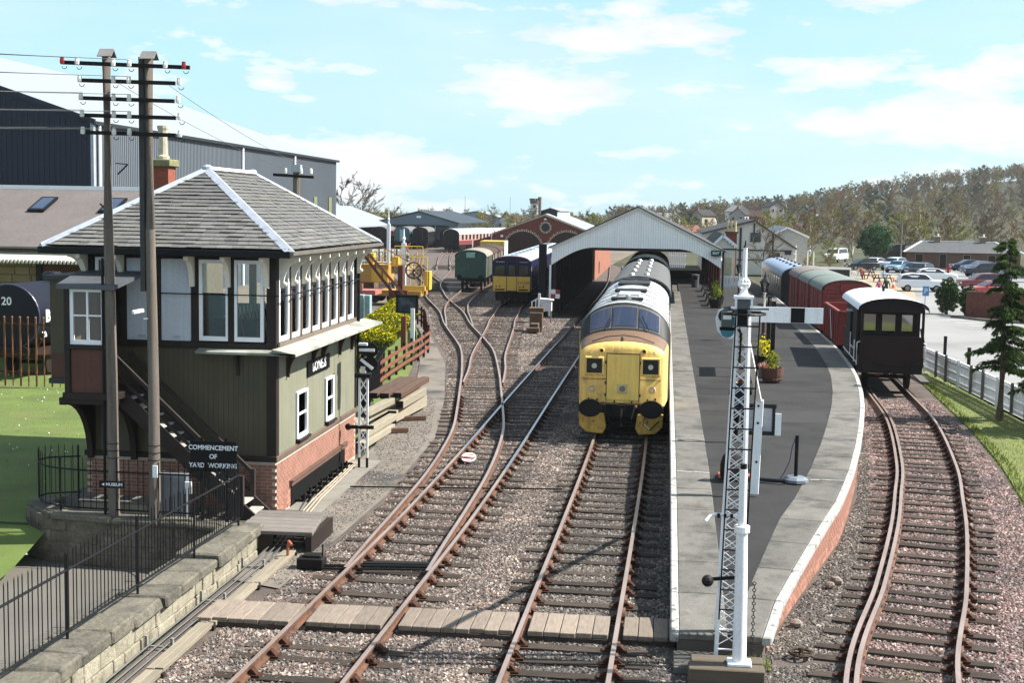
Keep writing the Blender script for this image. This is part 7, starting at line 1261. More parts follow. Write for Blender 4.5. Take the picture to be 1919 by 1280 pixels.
def car(label, x, y, ang, colr, kind='hatch', doors=False):
    t = thing('parked_car', label, 'car', (x, y, -.13), rad(ang), 'cars in the car park')
    if kind not in CARC: CARC[kind] = car_meshes(kind)
    bd_, gl, Lc, W_, prof = CARC[kind]; m_ = mat('car_paint_%d_%d_%d' % colr, S(*colr), .35, var=.03, fine=0, coat=.6)
    body_ = autosmooth(bd_.build('body', m_, t, bevel=.04), 50); gl.build('glazing', CGL, t, fix=False)
    for sx in (-1.28 if kind != 'van' else -1.55, 1.25 if kind != 'van' else 1.5):
        for sy in (-1, 1):
            b = MB(); b.cyl((sx, sy*(W_-.2), .31), (sx, sy*(W_+.01), .31), .32, n=16); w_ = b.build('wheel', TYRE, t); b = MB(); b.cyl((sx, sy*(W_+.01), .31), (sx, sy*(W_+.025), .31), .2, n=10); b.build('rim', RIM, w_)
    f0 = prof[1][0]-.01; r0 = prof[-2][0]
    for sy in (-1, 1): b = MB(); b.box(f0-.02, f0+.16, sy*W_*.72-.17, sy*W_*.72+.17, .68, .82); b.build('headlight', mat('lamp_clear', S(220, 222, 224), .15), t); b = MB(); b.box(r0-.1, r0+.02, sy*W_*.78-.12, sy*W_*.78+.12, .78, .95); b.build('tail_light', mat('lamp_tail', S(150, 20, 24), .25), t); b = MB(); b.box(-.75, -.62, sy*(W_+.07)-.08, sy*(W_+.07)+.08, prof[3][1], prof[3][1]+.14); b.build('mirror', m_, t)
    b = MB(); b.box(f0-.012, f0+.1, -.5, .5, .45, .62); b.build('grille', BLACKP, t); b = MB(); b.box(f0-.02, f0+.05, -.26, .26, .5, .6); b.build('number_plate', WHITE, t)
    if doors: 
        for dx in (-.6, .45): b = MB(); b.bar((dx, -W_, .85), (dx-.25, -W_-.7, .85), .08, .8); b.build('open_door', m_, t); b = MB(); b.box(dx, dx+.8, -W_-.012, -W_+.01, .5, 1.35); b.build('door_opening', BLACKP, t)
    return t
# car local front is -x; angle 180 faces right
for lb, x, y, a, c, k in (('white crossover car parked side on nearest the goods wagons', 23.0, 124.3, 178, (226, 230, 236), 'suv'), ('dark blue hatchback at the front of the bungalow row', 38.2, 176, 10, (38, 56, 110), 'hatch'), ('mid blue car second in the bungalow row', 38.6, 171, 10, (70, 110, 160), 'hatch'), ('dark red car third in the bungalow row', 38.2, 166.5, 10, (140, 30, 40), 'hatch'), ('navy car nearest the camera in the bungalow row', 36.2, 159, 8, (46, 58, 82), 'suv'), ('silver blue off-roader at the right edge of the car park', 37.6, 147.5, 175, (140, 152, 172), 'suv'), ('maroon red car behind the conifer', 29.2, 128, 8, (150, 26, 34), 'suv'), ('bright red hatchback behind the garden wall', 27.5, 117, 12, (206, 30, 30), 'hatch'), ('white car at the left of the crowded parking row', 26.6, 176, 55, (214, 222, 228), 'hatch'), ('pale silver car second in the crowded parking row', 28.6, 173, 55, (196, 210, 220), 'suv'), ('light blue car third in the crowded parking row', 28.0, 166, 55, (110, 160, 190), 'hatch'), ('blue car fourth in the crowded parking row', 28.9, 160.5, 55, (60, 100, 150), 'hatch'), ('dark grey car nearest in the crowded parking row', 28.4, 154, 58, (70, 76, 86), 'suv'), ('white car behind the crowded parking row', 30.8, 188, 30, (222, 226, 230), 'suv'), ('dark car under the pine tree', 24.4, 171, 20, (50, 56, 62), 'hatch'), ('white panel van beyond the garden hedges', 24.8, 200, 62, (226, 230, 232), 'van'), ('small white car far behind the barn', 21.8, 226, 10, (220, 222, 224), 'hatch')): car(lb, x, y, a, c, k)
car('white car with its doors open behind the white crossover', 28.0, 143, 178, (230, 232, 234), 'hatch', True)
# ---------------------------------------------------------------- people
def person(label, loc, ang, top, legs, hair=(60, 46, 36), pose='stand', h=1.74, hat=None):
    V = {'p': (0, 0, .95, .13), 'w': (0, 0, 1.1, .125), 'c': (0, .01, 1.32, .165), 'n': (0, 0, 1.5, .06), 'h1': (0, -.01, 1.58, .085), 'h2': (0, -.01, 1.68, .1), 'h3': (0, 0, 1.75, .07)}
    E_ = [('p', 'w'), ('w', 'c'), ('c', 'n'), ('n', 'h1'), ('h1', 'h2'), ('h2', 'h3')]
    for s, k in ((-1, 'l'), (1, 'r')):
        step = .14*s if pose == 'walk' else 0
        arm = {'stand': ((.24, .03, 1.14), (.25, -.06, .92), (.25, -.09, .82)), 'walk': ((.24, .05-step*.8, 1.14), (.25, -.04-step*1.4, .93), (.25, -.08-step*1.6, .84)), 'camera': ((.26, -.12, 1.2), (.12, -.28, 1.42), (.07, -.3, 1.5)), 'bend': ((.24, -.25, 1.0), (.2, -.3, .75), (.18, -.32, .65)), 'sit': ((.25, -.1, 1.1), (.18, -.32, 1.02), (.12, -.38, 1.02))}[pose]
        V[k+'s'] = (s*.18, .01, 1.42, .075)
        for j, (q, r_) in enumerate(zip(arm, (.052, .038, .042))): V[k+'a%d' % j] = (s*q[0], q[1], q[2], r_)
        V[k+'h'] = (s*.095, 0, .88, .105)
        if pose == 'sit': V[k+'k'] = (s*.11, -.42, .9, .075); V[k+'f'] = (s*.11, -.42, .5, .05); V[k+'t'] = (s*.11, -.56, .46, .045)
        else: V[k+'k'] = (s*.1, -.02-step*.6, .5, .075); V[k+'f'] = (s*.1, .03+step*1.0, .1, .05); V[k+'t'] = (s*.11, -.12+step*1.0, .05, .045)
        E_ += [('c', k+'s'), (k+'s', k+'a0'), (k+'a0', k+'a1'), (k+'a1', k+'a2'), ('p', k+'h'), (k+'h', k+'k'), (k+'k', k+'f'), (k+'f', k+'t')]
    if pose == 'bend':
        for q in V:
            x, y, z, r_ = V[q]
            if z > 1.0: d = z-.95; V[q] = (x, y-d*.75, .95+d*.65, r_)
    if pose == 'sit':
        for q in V: x, y, z, r_ = V[q]; V[q] = (x, y, z-.45, r_)
    keys = list(V); me = bpy.data.meshes.new('body'); me.from_pydata([V[q][:3] for q in keys], [(keys.index(a), keys.index(c)) for a, c in E_], [])
    tmp = bpy.data.objects.new('tmp', me); col.objects.link(tmp); tmp.modifiers.new('s', 'SKIN'); sm = tmp.modifiers.new('d', 'SUBSURF'); sm.levels = 1; sm.render_levels = 1
    for i, q in enumerate(keys): sv = me.skin_vertices[0].data[i]; sv.radius = (V[q][3], V[q][3]*(.8 if q in 'pwc' else 1)); sv.use_root = (q == 'p')
    dg = bpy.context.evaluated_depsgraph_get(); dg.update(); m2 = bpy.data.meshes.new_from_object(tmp.evaluated_get(dg)); bpy.data.objects.remove(tmp)
    m2.materials.clear()
    for nm, c in (('cloth_%d_%d_%d' % top, top), ('cloth_%d_%d_%d' % legs, legs), ('skin', (206, 160, 134)), ('hair_%d_%d_%d' % hair, hair), ('shoe', (40, 36, 34))): m2.materials.append(mat(nm, S(*c), .85, var=.1, sc=8))
    dz = -.45 if pose == 'sit' else 0
    for p in m2.polygons:
        c = p.center; hd = min((Vector(c)-Vector(V[q][:3])).length for q in ('h1', 'h2', 'h3')); hand = min((Vector(c)-Vector(V[q][:3])).length for q in ('la2', 'ra2')); ft = min((Vector(c)-Vector(V[q][:3])).length for q in ('lt', 'rt', 'lf', 'rf'))
        i = 1
        if hd < .13: i = 3 if (c.y > V['h2'][1]-.01 or c.z > V['h2'][2]+.03) else 2
        elif hand < .075: i = 2
        elif ft < .13: i = 4
        elif c.z > .86+dz and not (pose == 'sit' and c.y < -.25 and abs(c.x) < .16 and c.z < .56): i = 0
        p.material_index = i; p.use_smooth = True
    t = thing('person', label, 'person', loc, rad(ang)); t.scale = (h/1.82,)*3; put('body', m2, t)
    if hat: b = MB(); b.lathe([(.12, 0), (.115, .06), (.06, .12)], (0, -.0, 1.7+dz), 10); b.build('hat', mat('hat_%d_%d_%d' % hat, S(*hat), .8), t)
    return t
person('person in dark navy jacket taking a photograph on the platform', (1.93, 32.9, .92), 185, (42, 46, 66), (34, 36, 48), (96, 72, 52), 'camera', 1.78)
person('person in a pink jacket walking on the road beside another', (17.5, 112.5, -.13), 200, (206, 90, 150), (60, 60, 80), (120, 90, 70), 'walk', 1.6)
person('person in a dark green coat walking on the road', (18.1, 112.6, -.13), 195, (52, 72, 74), (40, 44, 50), (150, 140, 130), 'walk', 1.78)
person('person in a red jacket standing among the parked cars', (30.6, 150, -.13), 170, (200, 40, 40), (50, 50, 60), (90, 60, 50), 'stand', 1.75)
person('worker in orange high visibility clothing bending by the yard coaches', (-40.1, 205.5, -.17), 60, (240, 110, 50), (220, 120, 90), (70, 60, 50), 'bend', 1.75)
# picnic tables with people
def picnic(label, x, y, a):
    t = thing('picnic_table', label, 'table', (x, y, -.12), rad(a), 'picnic tables by the car park'); PW = mat('picnic_wood', S(96, 62, 46), .8, ov=.1)
    for k in range(4): b = MB(); b.box(-.9, .9, -.34+k*.175, -.18+k*.175, .72, .76); b.build('top_board', PW, t)
    for s in (-1, 1): b = MB(); b.box(-.9, .9, s*.72-.13, s*.72+.13, .42, .46); b.build('seat', PW, t); b = MB(); b.bar((s*.65, -.75, 0), (s*.65, -.2, .72), .06, .1); b.bar((s*.65, .75, 0), (s*.65, .2, .72), .06, .1); b.bar((s*.65, -.72, .4), (s*.65, .72, .4), .05, .1); b.build('leg', PW, t)
for lb, x, y, a in (('leftmost picnic table behind the white picket fence', 19.6, 150.5, 20), ('middle picnic table beside the traffic cone', 21.2, 146, 20), ('picnic table nearest the white crossover', 22.2, 140.5, 20), ('rear picnic table near the pine tree', 22.8, 156, 20)): picnic(lb, x, y, a)
person('seated person in red at the middle picnic table', (21.0, 146.9, -.12), 20, (206, 50, 50), (60, 60, 80), (80, 60, 50), 'sit', 1.7); person('seated person in pale blue at the nearest picnic table', (22.4, 141.3, -.12), 20, (130, 180, 210), (60, 60, 80), (120, 90, 60), 'sit', 1.7); person('seated person in crimson at the leftmost picnic table', (19.4, 151.4, -.12), 20, (170, 40, 60), (60, 60, 80), (60, 50, 40), 'sit', 1.7)
cn = thing('traffic_cone', 'orange traffic cone beside the picnic tables', 'cone', (21.3, 128.5, -.13)); b = MB(); b.lathe([(.3, 0), (.3, .04), (.16, .05), (.04, .95)], n=12); b.build('cone', mat('cone_orange', S(240, 110, 40), .6), cn); b = MB(); b.lathe([(.125, .35), (.09, .6)], n=12); b.build('white_sleeve', WHITE, cn)
yb_ = thing('yellow_bollard', 'yellow bollard beside the orange traffic cone', 'bollard', (22.5, 129.5, -.13)); b = MB(); b.lathe([(.22, 0), (.22, .05), (.1, .08), (.09, .9), (.05, .95)], n=10); b.build('post', mat('bollard_yellow', S(220, 190, 60), .6), yb_); b = MB(); b.cyl((0, 0, .6), (0, 0, .72), .1, n=10); b.build('band', BLACKP, yb_)
pf_ = thing('picket_fence', 'white picket fence beyond the red goods vans', 'fence', (16, 137, -.1), world=True)
for k in range(26): f_ = k/25; x, y = 14.2+4.9*f_, 139.5-4.0*f_; b = MB(); b.prism([(x-.06, -.1), (x+.06, -.1), (x+.06, 1.05), (x, 1.15), (x-.06, 1.05)], 'y', y, y+.03); b.build('picket', WHITE, pf_)
b = MB(); b.bar((14.1, 139.6, .25), (19.2, 135.5, .25), .04, .1); b.bar((14.1, 139.6, .8), (19.2, 135.5, .8), .04, .1); b.build('rail', WHITE, pf_)
ib = thing('information_board', 'long white edged information board behind the red vans', 'board', (14.6, 128, -.1), world=True); b = MB(); b.box(13.6, 17.2, 128, 128.1, .7, 1.55); b.build('panel', mat('panel_dark', S(60, 66, 76), .6), ib); b = MB(); b.box(13.5, 17.3, 127.95, 128.12, 1.55, 1.75); b.box(13.5, 13.62, 127.95, 128.12, -.1, 1.55); b.box(17.18, 17.3, 127.95, 128.12, -.1, 1.55); b.build('frame', WHITE, ib)
lp_ = thing('street_lamp_column', 'tall slim grey lamp column in the car park', 'lamp column', (29.6, 174, -.13)); b = MB(); b.cyl((0, 0, 0), (0, 0, 6.2), .1, .06, 10); b.build('column', mat('column_grey', S(136, 126, 118), .6), lp_); b = MB(); b.box(-.12, .12, -.12, .12, 0, .5); b.build('base', mat('column_grey', S(136, 126, 118), .6), lp_)
wg = thing('white_gantry', 'white timber frames standing behind the blue roofed coach', 'frame', (14, 150, -.1), world=True)
for x in (14.8, 15.5, 16.9, 17.6): b = MB(); b.box(x-.07, x+.07, 163, 163.14, -.1, 3.0 if x < 16 else 2.2); b.build('post', WHITE, wg)
for z in (1.2, 1.9, 2.6): b = MB(); b.box(14.8, 15.5, 163.02, 163.12, z, z+.12); b.build('bar', WHITE, wg)
# ---------------------------------------------------------------- large sheds
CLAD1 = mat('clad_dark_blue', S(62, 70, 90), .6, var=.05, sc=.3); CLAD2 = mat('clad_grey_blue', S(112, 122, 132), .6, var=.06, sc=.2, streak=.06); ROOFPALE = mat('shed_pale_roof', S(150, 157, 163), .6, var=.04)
ms = thing('metal_shed', 'huge dark grey metal clad shed behind the signal box', 'shed', (-45, 80, 0), world=True)
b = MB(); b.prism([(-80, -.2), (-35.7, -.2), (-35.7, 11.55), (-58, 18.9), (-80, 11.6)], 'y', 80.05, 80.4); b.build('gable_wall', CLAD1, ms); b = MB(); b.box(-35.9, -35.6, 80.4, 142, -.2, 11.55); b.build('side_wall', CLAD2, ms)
b = MB(); b.poly([(-35.4, 79.9, 11.55), (-58, 79.9, 19.0), (-58, 142.4, 19.0), (-35.4, 142.4, 11.55)]); b.poly([(-58, 79.9, 19.0), (-80.3, 79.9, 11.6), (-80.3, 142.4, 11.6), (-58, 142.4, 19.0)]); b.build('roof', ROOFPALE, ms, fix=False)
b = MB()
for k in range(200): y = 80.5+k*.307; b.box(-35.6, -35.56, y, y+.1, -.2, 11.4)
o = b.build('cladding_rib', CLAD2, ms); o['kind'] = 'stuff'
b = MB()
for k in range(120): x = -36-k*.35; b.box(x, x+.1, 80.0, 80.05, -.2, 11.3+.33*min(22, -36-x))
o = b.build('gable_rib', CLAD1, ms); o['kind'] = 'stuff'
for y in (80.9, 109.5, 125.3): b = MB(); b.cyl((-35.45, y, -.2), (-35.45, y, 11.4), .11, n=8); b.build('downpipe', WHITE, ms)
b = MB(); b.box(-35.65, -35.45, 80.0, 80.3, -.2, 11.5); b.build('corner_trim', LEAD, ms); b = MB(); b.box(-35.55, -35.3, 80, 142.3, 11.38, 11.6); b.build('gutter', mat('gutter_dark', S(60, 66, 74), .6), ms)
b = MB(); b.bar((-35.3, 79.9, 11.55), (-58, 79.9, 19.0), .12, .3); b.build('verge_trim', CLAD1, ms)
for y in (84.5, 90.5, 138.5, 132.5): b = MB(); b.box(-35.55, -35.5, y, y+1.2, 4.3, 7.6); b.build('rooflight', mat('yellowed_panel', S(130, 134, 92), .6), ms)
lg = mat('teal_grey_clad', S(104, 128, 140), .6, var=.06, sc=.3)
s2 = thing('low_shed', 'open sided grey shed with pale roof beside the metal shed', 'shed', (-52, 205, 0), world=True); b = MB(); b.prism([(-66, 2.6), (-48.6, 2.6), (-48.6, 3.5), (-57.5, 6.6), (-66, 3.5)], 'y', 205, 205.3); b.build('gable', lg, s2)
for p_, q_ in (((-66.5, 3.4), (-57.5, 6.7)), ((-57.5, 6.7), (-48.3, 3.45))): b = MB(); A_ = b.ring([(p_[0], 204.8, p_[1]), (q_[0], 204.8, q_[1]), (q_[0], 204.8, q_[1]+.2), (p_[0], 204.8, p_[1]+.2)]); B_ = b.ring([(p_[0], 240, p_[1]), (q_[0], 240, q_[1]), (q_[0], 240, q_[1]+.2), (p_[0], 240, p_[1]+.2)]); b.bridge(A_, B_); b.face(A_); b.face(B_); b.build('roof', ROOFPALE, s2)
b = MB(); b.box(-66, -48.6, 238, 238.3, -.2, 3.5); b.build('back_wall', mat('shed_dark', S(40, 44, 48), .8), s2)
for x in (-65.8, -57.3, -48.8): b = MB(); b.box(x-.15, x+.15, 205, 205.4, -.2, 3.5); b.build('column', lg, s2)
s3 = thing('blue_shed', 'blue grey gabled carriage shed with wide doorway in the yard', 'shed', (-43, 232, 0), world=True); b = MB(); gx0, gx1, gxm = -51.0, -36.3, -43.3
b.prism([(gx0, -.2), (gx0+1.2, -.2), (gx0+1.2, 3.1), (gx0+1.8, 3.75), (gx1-1.8, 3.75), (gx1-1.2, 3.1), (gx1-1.2, -.2), (gx1, -.2), (gx1, 4.1), (gxm, 6.0), (gx0, 4.1)], 'y', 232, 232.4); b.build('gable', lg, s3)
for p_, q_ in (((gx0-.3, 4.05), (gxm, 6.08)), ((gxm, 6.08), (gx1+.3, 4.05))): b = MB(); A_ = b.ring([(p_[0], 231.7, p_[1]), (q_[0], 231.7, q_[1]), (q_[0], 231.7, q_[1]+.16), (p_[0], 231.7, p_[1]+.16)]); B_ = b.ring([(p_[0], 270, p_[1]), (q_[0], 270, q_[1]), (q_[0], 270, q_[1]+.16), (p_[0], 270, p_[1]+.16)]); b.bridge(A_, B_); b.face(A_); b.face(B_); b.build('roof', mat('shed3_roof', S(70, 82, 92), .6), s3)
b = MB(); b.box(gx0+1.2, gx1-1.2, 233, 233.2, 1.2, 3.7); b.build('door_leaf', mat('shed_door', S(84, 96, 110), .6), s3); b = MB(); b.box(gx0+1, gx1-1, 236, 236.2, -.2, 3.8); b.build('inner_dark', mat('shed_dark', S(40, 44, 48), .8), s3)
for x in (-47.6, -43.9, -43.3, -40.5): b = MB(); b.box(x-.08, x+.08, 232.9, 233, 2.6, 3.6); b.build('door_light', WHITE, s3)
b = MB(); b.box(-43.7, -42.9, 231.96, 232, 5.0, 5.35); b.build('sign_plate', WHITE, s3)
# brick engine shed
ES = mat('engine_shed_brick', S(146, 70, 54), .9, var=.1, sc=.6, fine=.15, fsc=5, streak=.08); BUFF = mat('buff_brick', S(196, 180, 150), .85, ov=.1); DOORB = mat('shed_door_brown', S(84, 50, 46), .7, var=.1, ov=.08)
es = thing('engine_shed', 'red brick engine shed with arched doorways and round gable window', 'engine shed', (-15.6, 172, 0), world=True)
b = MB(); b.prism([(-22.4, -.2), (-8.8, -.2), (-8.8, 3.5), (-15.6, 6.05), (-22.4, 3.5)], 'y', 172, 172.5); b.build('gable_wall', ES, es); b = MB(); b.box(-9.2, -8.8, 172.5, 205, -.2, 3.5); b.box(-22.4, -22.0, 172.5, 205, -.2, 3.5); b.build('side_wall', ES, es)
for p_, q_, m_ in (((-22.7, 3.42), (-15.6, 6.1), SLR), ((-15.6, 6.1), (-8.5, 3.42), ROOFPALE)): b = MB(); A_ = b.ring([(p_[0], 172.1, p_[1]), (q_[0], 172.1, q_[1]), (q_[0], 172.1, q_[1]+.12), (p_[0], 172.1, p_[1]+.12)]); B_ = b.ring([(p_[0], 205, p_[1]), (q_[0], 205, q_[1]), (q_[0], 205, q_[1]+.12), (p_[0], 205, p_[1]+.12)]); b.bridge(A_, B_); b.face(A_); b.face(B_); b.build('roof', m_, es)
for p_, q_ in (((-22.5, 3.47), (-15.6, 6.07)), ((-15.6, 6.07), (-8.7, 3.47))): b = MB(); b.bar((p_[0], 171.95, p_[1]), (q_[0], 171.95, q_[1]), .14, .16); b.build('verge_course', BUFF, es)
for cx, cz, r, zb_ in ((-18.4, 1.35, 2.55, -.15), (-12.7, 1.35, 2.55, -.15)):
    P_ = [(cx-r, zb_), (cx+r, zb_)]+[(cx+r*math.cos(math.pi*k/20), cz+r*math.sin(math.pi*k/20)) for k in range(21)]; b = MB(); b.prism(P_, 'y', 171.93, 172.0); dd = b.build('arched_door', DOORB, es)
    for k in range(7): b = MB(); x = cx-r+.2+k*.75; b.box(x, x+.05, 171.9, 171.93, 0, 1.35+math.sqrt(max(0, r*r-(x-cx)**2))-.1); b.build('door_batten', DOORB, dd)
    for k in range(30): a = math.pi*(k+.5)/30; rr_o = r+(.3 if k % 2 else .22); b = MB(); b.bar((cx+(r-.02)*math.cos(a), 171.94, cz+(r-.02)*math.sin(a)), (cx+rr_o*math.cos(a), 171.94, cz+rr_o*math.sin(a)), .17, .12, (0, 1, 0)); b.build('voussoir', BUFF, es)
    for s in (-1, 1):
        for k in range(5): b = MB(); x = cx+s*(r+.1); b.box(x-.12, x+.12, 171.88, 172, -.1+k*.29, .1+k*.29); b.build('quoin', BUFF, es)
b = MB(); b.cyl((-15.5, 171.93, 4.45), (-15.5, 172.0, 4.45), .55, n=24); b.build('round_window', mat('window_black', S(24, 26, 30), .3), es)
for k in range(24): a = 2*math.pi*k/24; rr_o = .82 if k % 2 else .72; b = MB(); b.bar((-15.5+.54*math.cos(a), 171.93, 4.45+.54*math.sin(a)), (-15.5+rr_o*math.cos(a), 171.93, 4.45+rr_o*math.sin(a)), .12, .1, (0, 1, 0)); b.build('voussoir', BUFF, es)
b = MB(); b.prism([(-16.7, 5.6), (-14.5, 5.6), (-14.5, 6.6), (-15.6, 6.95), (-16.7, 6.6)], 'y', 178, 200); lv = b.build('ventilator', mat('louvre_grey', S(70, 70, 72), .8), es); b = MB(); b.box(-14.5, -14.44, 178, 200, 5.75, 6.5); b.build('louvre', WHITE, lv); b = MB(); b.prism([(-15.6, 7.0), (-14.2, 6.55), (-14.2, 6.62), (-15.6, 7.08)], 'y', 177.8, 200.2); b.build('ventilator_roof', ROOFPALE, lv)
b = MB(); b.prism([(-25.0, -.2), (-22.4, -.2), (-22.4, 3.3), (-25.0, 2.5)], 'y', 172.2, 185); b.build('lean_to', ES, es); b = MB(); b.cyl((-22.5, 171.9, 0), (-22.5, 171.9, 3.6), .07, n=6); b.cyl((-25, 172.1, 0), (-25, 172.1, 2.6), .07, n=6); b.build('downpipe', CREAM, es)
b = MB(); b.box(-21.3, -21.0, 171.8, 172, 3.1, 3.4); b.box(-15.7, -15.4, 171.8, 172, 5.4, 5.6); b.build('floodlight', WHITE, es)
# museum building, tank wagon and rusty fence at the left
mu = thing('stone_building', 'long stone building with grey tiled roof and skylights at the left', 'building', (-26, 52.5, 0), world=True)
TILE = mat('grey_tiles', S(122, 112, 108), .85, var=.1, sc=1, fine=.2, fsc=14, bump=.4, bsc=20); b = MB(); b.box(-60, -22.3, 52.9, 53.2, -.1, 4.5); b.build('wall_core', mat('stone_mortar', S(140, 122, 96), .95, var=.15), mu)
b = MB(); A_ = b.ring([(-60, 52.0, 4.62), (-22, 52.0, 4.62), (-22, 58.2, 7.1), (-60, 58.2, 7.1)]); B_ = b.ring([(-60, 52.0, 4.7), (-22, 52.0, 4.7), (-22, 58.2, 7.18), (-60, 58.2, 7.18)]); b.bridge(A_, B_); b.face(A_); b.face(B_); rf_ = b.build('roof', TILE, mu)
b = MB(); b.box(-60, -21.9, 58.0, 58.4, 7.08, 7.28); b.build('ridge_tile', WHITE, rf_); b = MB(); b.box(-60, -22.1, 58.3, 65, -.1, 7.0); b.build('rear_block', mat('rear_stone', S(120, 108, 90), .9), mu)
for x in (-27.6, -24.4):
    b = MB(); P0 = lambda u, v, o: (x+u, 52.0+6.2*v, 4.72+2.48*v+o); A_ = b.ring([P0(0, .55, .02), P0(.75, .55, .02), P0(.75, .78, .02), P0(0, .78, .02)]); B_ = b.ring([P0(0, .55, .12), P0(.75, .55, .12), P0(.75, .78, .12), P0(0, .78, .12)]); b.bridge(A_, B_); b.face(B_); f = b.build('skylight', BLACKP, rf_); b = MB(); b.poly([P0(.1, .57, .125), P0(.65, .57, .125), P0(.65, .76, .125), P0(.1, .76, .125)]); b.build('pane', CABG, f, fix=False)
b = MB(); A_ = b.ring([(-60, 51.2, 4.15), (-22.4, 51.2, 4.15), (-22.4, 52.9, 4.5), (-60, 52.9, 4.5)]); B_ = b.ring([(-60, 51.2, 4.2), (-22.4, 51.2, 4.2), (-22.4, 52.9, 4.56), (-60, 52.9, 4.56)]); b.bridge(A_, B_); b.face(A_); b.face(B_); b.build('canopy', mat('canopy_cream', S(226, 220, 196), .7, var=.05, streak=.1), mu)
b = MB()
for k in range(60): b.box(-32+k*.16, -31.92+k*.16, 51.15, 51.2, 4.05, 4.2)
o = b.build('canopy_teeth', mat('canopy_cream', S(226, 220, 196), .7), mu); o['kind'] = 'stuff'
rr = random.Random(21)
for row in range(12):
    x = -29+rr.uniform(0, .3); z = .1+row*.34
    while x < -26.0: w_ = rr.uniform(.45, .85); x2 = min(-25.9, x+w_); b = MB(); b.box(x+.01, x2-.01, 52.85, 52.95+0*row, z+.01, z+.33); b.build('stone', mat('museum_stone', S(172, 148, 112), .92, var=.15, sc=2, ov=.2, fine=.2), mu, bevel=.02); x = x2
b = MB(); b.box(-25.8, -22.6, 52.82, 52.88, -.1, 4.1); b.build('door', mat('museum_door', S(128, 66, 50), .7, var=.1), mu); b = MB(); b.box(-25.95, -25.7, 52.75, 52.9, -.1, 4.3); b.build('door_post', DKBROWN, mu)
tw = thing('tank_wagon', 'navy tank wagon lettered BRIG and numbered 20 behind the rusty fence', 'wagon', (-23.98, 46.6, .0), rad(-3)); NAVY = mat('tank_navy', S(34, 36, 58), .45, var=.1, sc=2, streak=.1)
b = MB(); b.cyl((0, 0, 2.28), (0, 6.4, 2.28), 1.22, n=36); autosmooth(b.build('barrel', NAVY, tw), 40); b = MB(); b.torus((0, 0.01, 2.28), 1.2, .035, 'y', 36, 6); b.build('end_rim', mat('rim_blue', S(70, 74, 110), .4), tw)
text('20', 'lettering', .42, WHITE, tw, (-.1, -.012, 2.85), (rad(90), 0, 0), ext=.004, bold=.006); text('BRIG', 'lettering', .62, WHITE, tw, (1.235, 1.05, 2.3), (rad(90), 0, rad(90)), ext=.004, bold=.02); text('20', 'lettering', .3, WHITE, tw, (1.12, .5, 1.62), (rad(75), 0, rad(90)), ext=.004)
b = MB(); b.lathe([(.4, 0), (.4, .3), (.3, .4)], (0, 3.2, 3.42), 14); b.build('dome', NAVY, tw); b = MB(); b.box(-1.1, 1.1, -.1, 6.5, .85, 1.05); b.box(-1.15, 1.15, -.2, -.1, .8, 1.15); b.bar((.95, .1, 1.1), (1.2, .1, 1.5), .1, .1); b.build('underframe', mat('tank_frame', S(70, 48, 40), .7, var=.2), tw); buffers(tw, -.15)
for y in (1.5, 5): wheelset(tw, y, .46)
sp = thing('wire_coil', 'heap of dark metal plates on the ground beyond the tank wagon', 'scrap', (-20.9, 51, 0), world=True)
for k in range(7): b = MB(); b.box(-21.9+.06*k, -20.6-.05*k, 50.6, 51.4, 3.35+.09*k-3.4, 3.41+.09*k-3.4); b.build('plate', mat('plate_dark', S(52, 50, 56), .6), sp)
rf2 = thing('rusty_fence', 'rusty iron palisade fence in front of the tank wagon', 'fence', (-22.5, 44.3, 0), world=True); RST = mat('rust_orange', S(150, 96, 50), .85, var=.25, sc=4, ov=.2)
for k in range(17): x = -25.6+k*.29; b = MB(); b.bar((x, 44.3, .05), (x, 44.3, 2.45), .06 if k % 2 else .035, .03); b.ball((x, 44.3, 2.48), .045, 6, 4); b.build('pale', RST, rf2)
for z in (.55, 1.15, 2.25): b = MB(); b.bar((-25.8, 44.33, z), (-20.8, 44.33, z), .03, .07); b.build('rail', mat('rust_dark', S(96, 58, 40), .85), rf2)
# ---------------------------------------------------------------- yellow crane and yard clutter
YL = mat('crane_yellow', S(222, 182, 40), .5, var=.1, sc=2, streak=.15); OCH = mat('crane_ochre', S(196, 146, 50), .6, var=.1); RSTJ = mat('jib_rust', S(126, 66, 42), .8, var=.25, sc=3)
cr = thing('rail_crane', 'yellow rail mounted crane with a rusty lattice jib', 'crane', (-18.2, 92, 0), world=True)
b = MB(); b.box(-20.5, -16.7, 90.5, 93.2, .5, .85); b.build('deck', OCH, cr)
for x in (-20, -18.8, -17.6): b = MB(); b.cyl((x, 90.8, .35), (x, 90.9, .35), .38, n=14); b.cyl((x, 92.8, .35), (x, 92.9, .35), .38, n=14); b.build('wheel', WHEELM, cr)
b = MB(); b.box(-21.6, -19.4, 92.5, 94.5, 1.3, 2.55); b.build('engine_house', OCH, cr); b = MB(); b.box(-20.6, -19.9, 92.42, 92.5, 1.35, 2.3); b.box(-19.8, -19.45, 92.42, 92.5, 1.35, 2.2); b.build('panel_door', YL, cr); b = MB(); b.box(-21.3, -20.8, 94, 95, 2.55, 3.3); b.box(-19.4, -18.9, 93.5, 94.6, 2.4, 3.1); b.build('machinery', YL, cr)
for x0, x1, y, z0, z1 in ((-21.6, -19.4, 92.5, 2.55, 3.5), (-18.9, -16.9, 92.2, 2.6, 3.9), (-17.6, -16.4, 91.2, 1.2, 3.2)):
    b = MB()
    for z in (z0, (z0+z1)/2, z1): b.cyl((x0, y, z), (x1, y, z), .03, n=5)
    n = max(3, int((x1-x0)/.4))
    for k in range(n+1): x = x0+(x1-x0)*k/n; b.cyl((x, y, z0), (x, y, z1), .03, n=5)
    b.build('guard_rail', YL, cr)
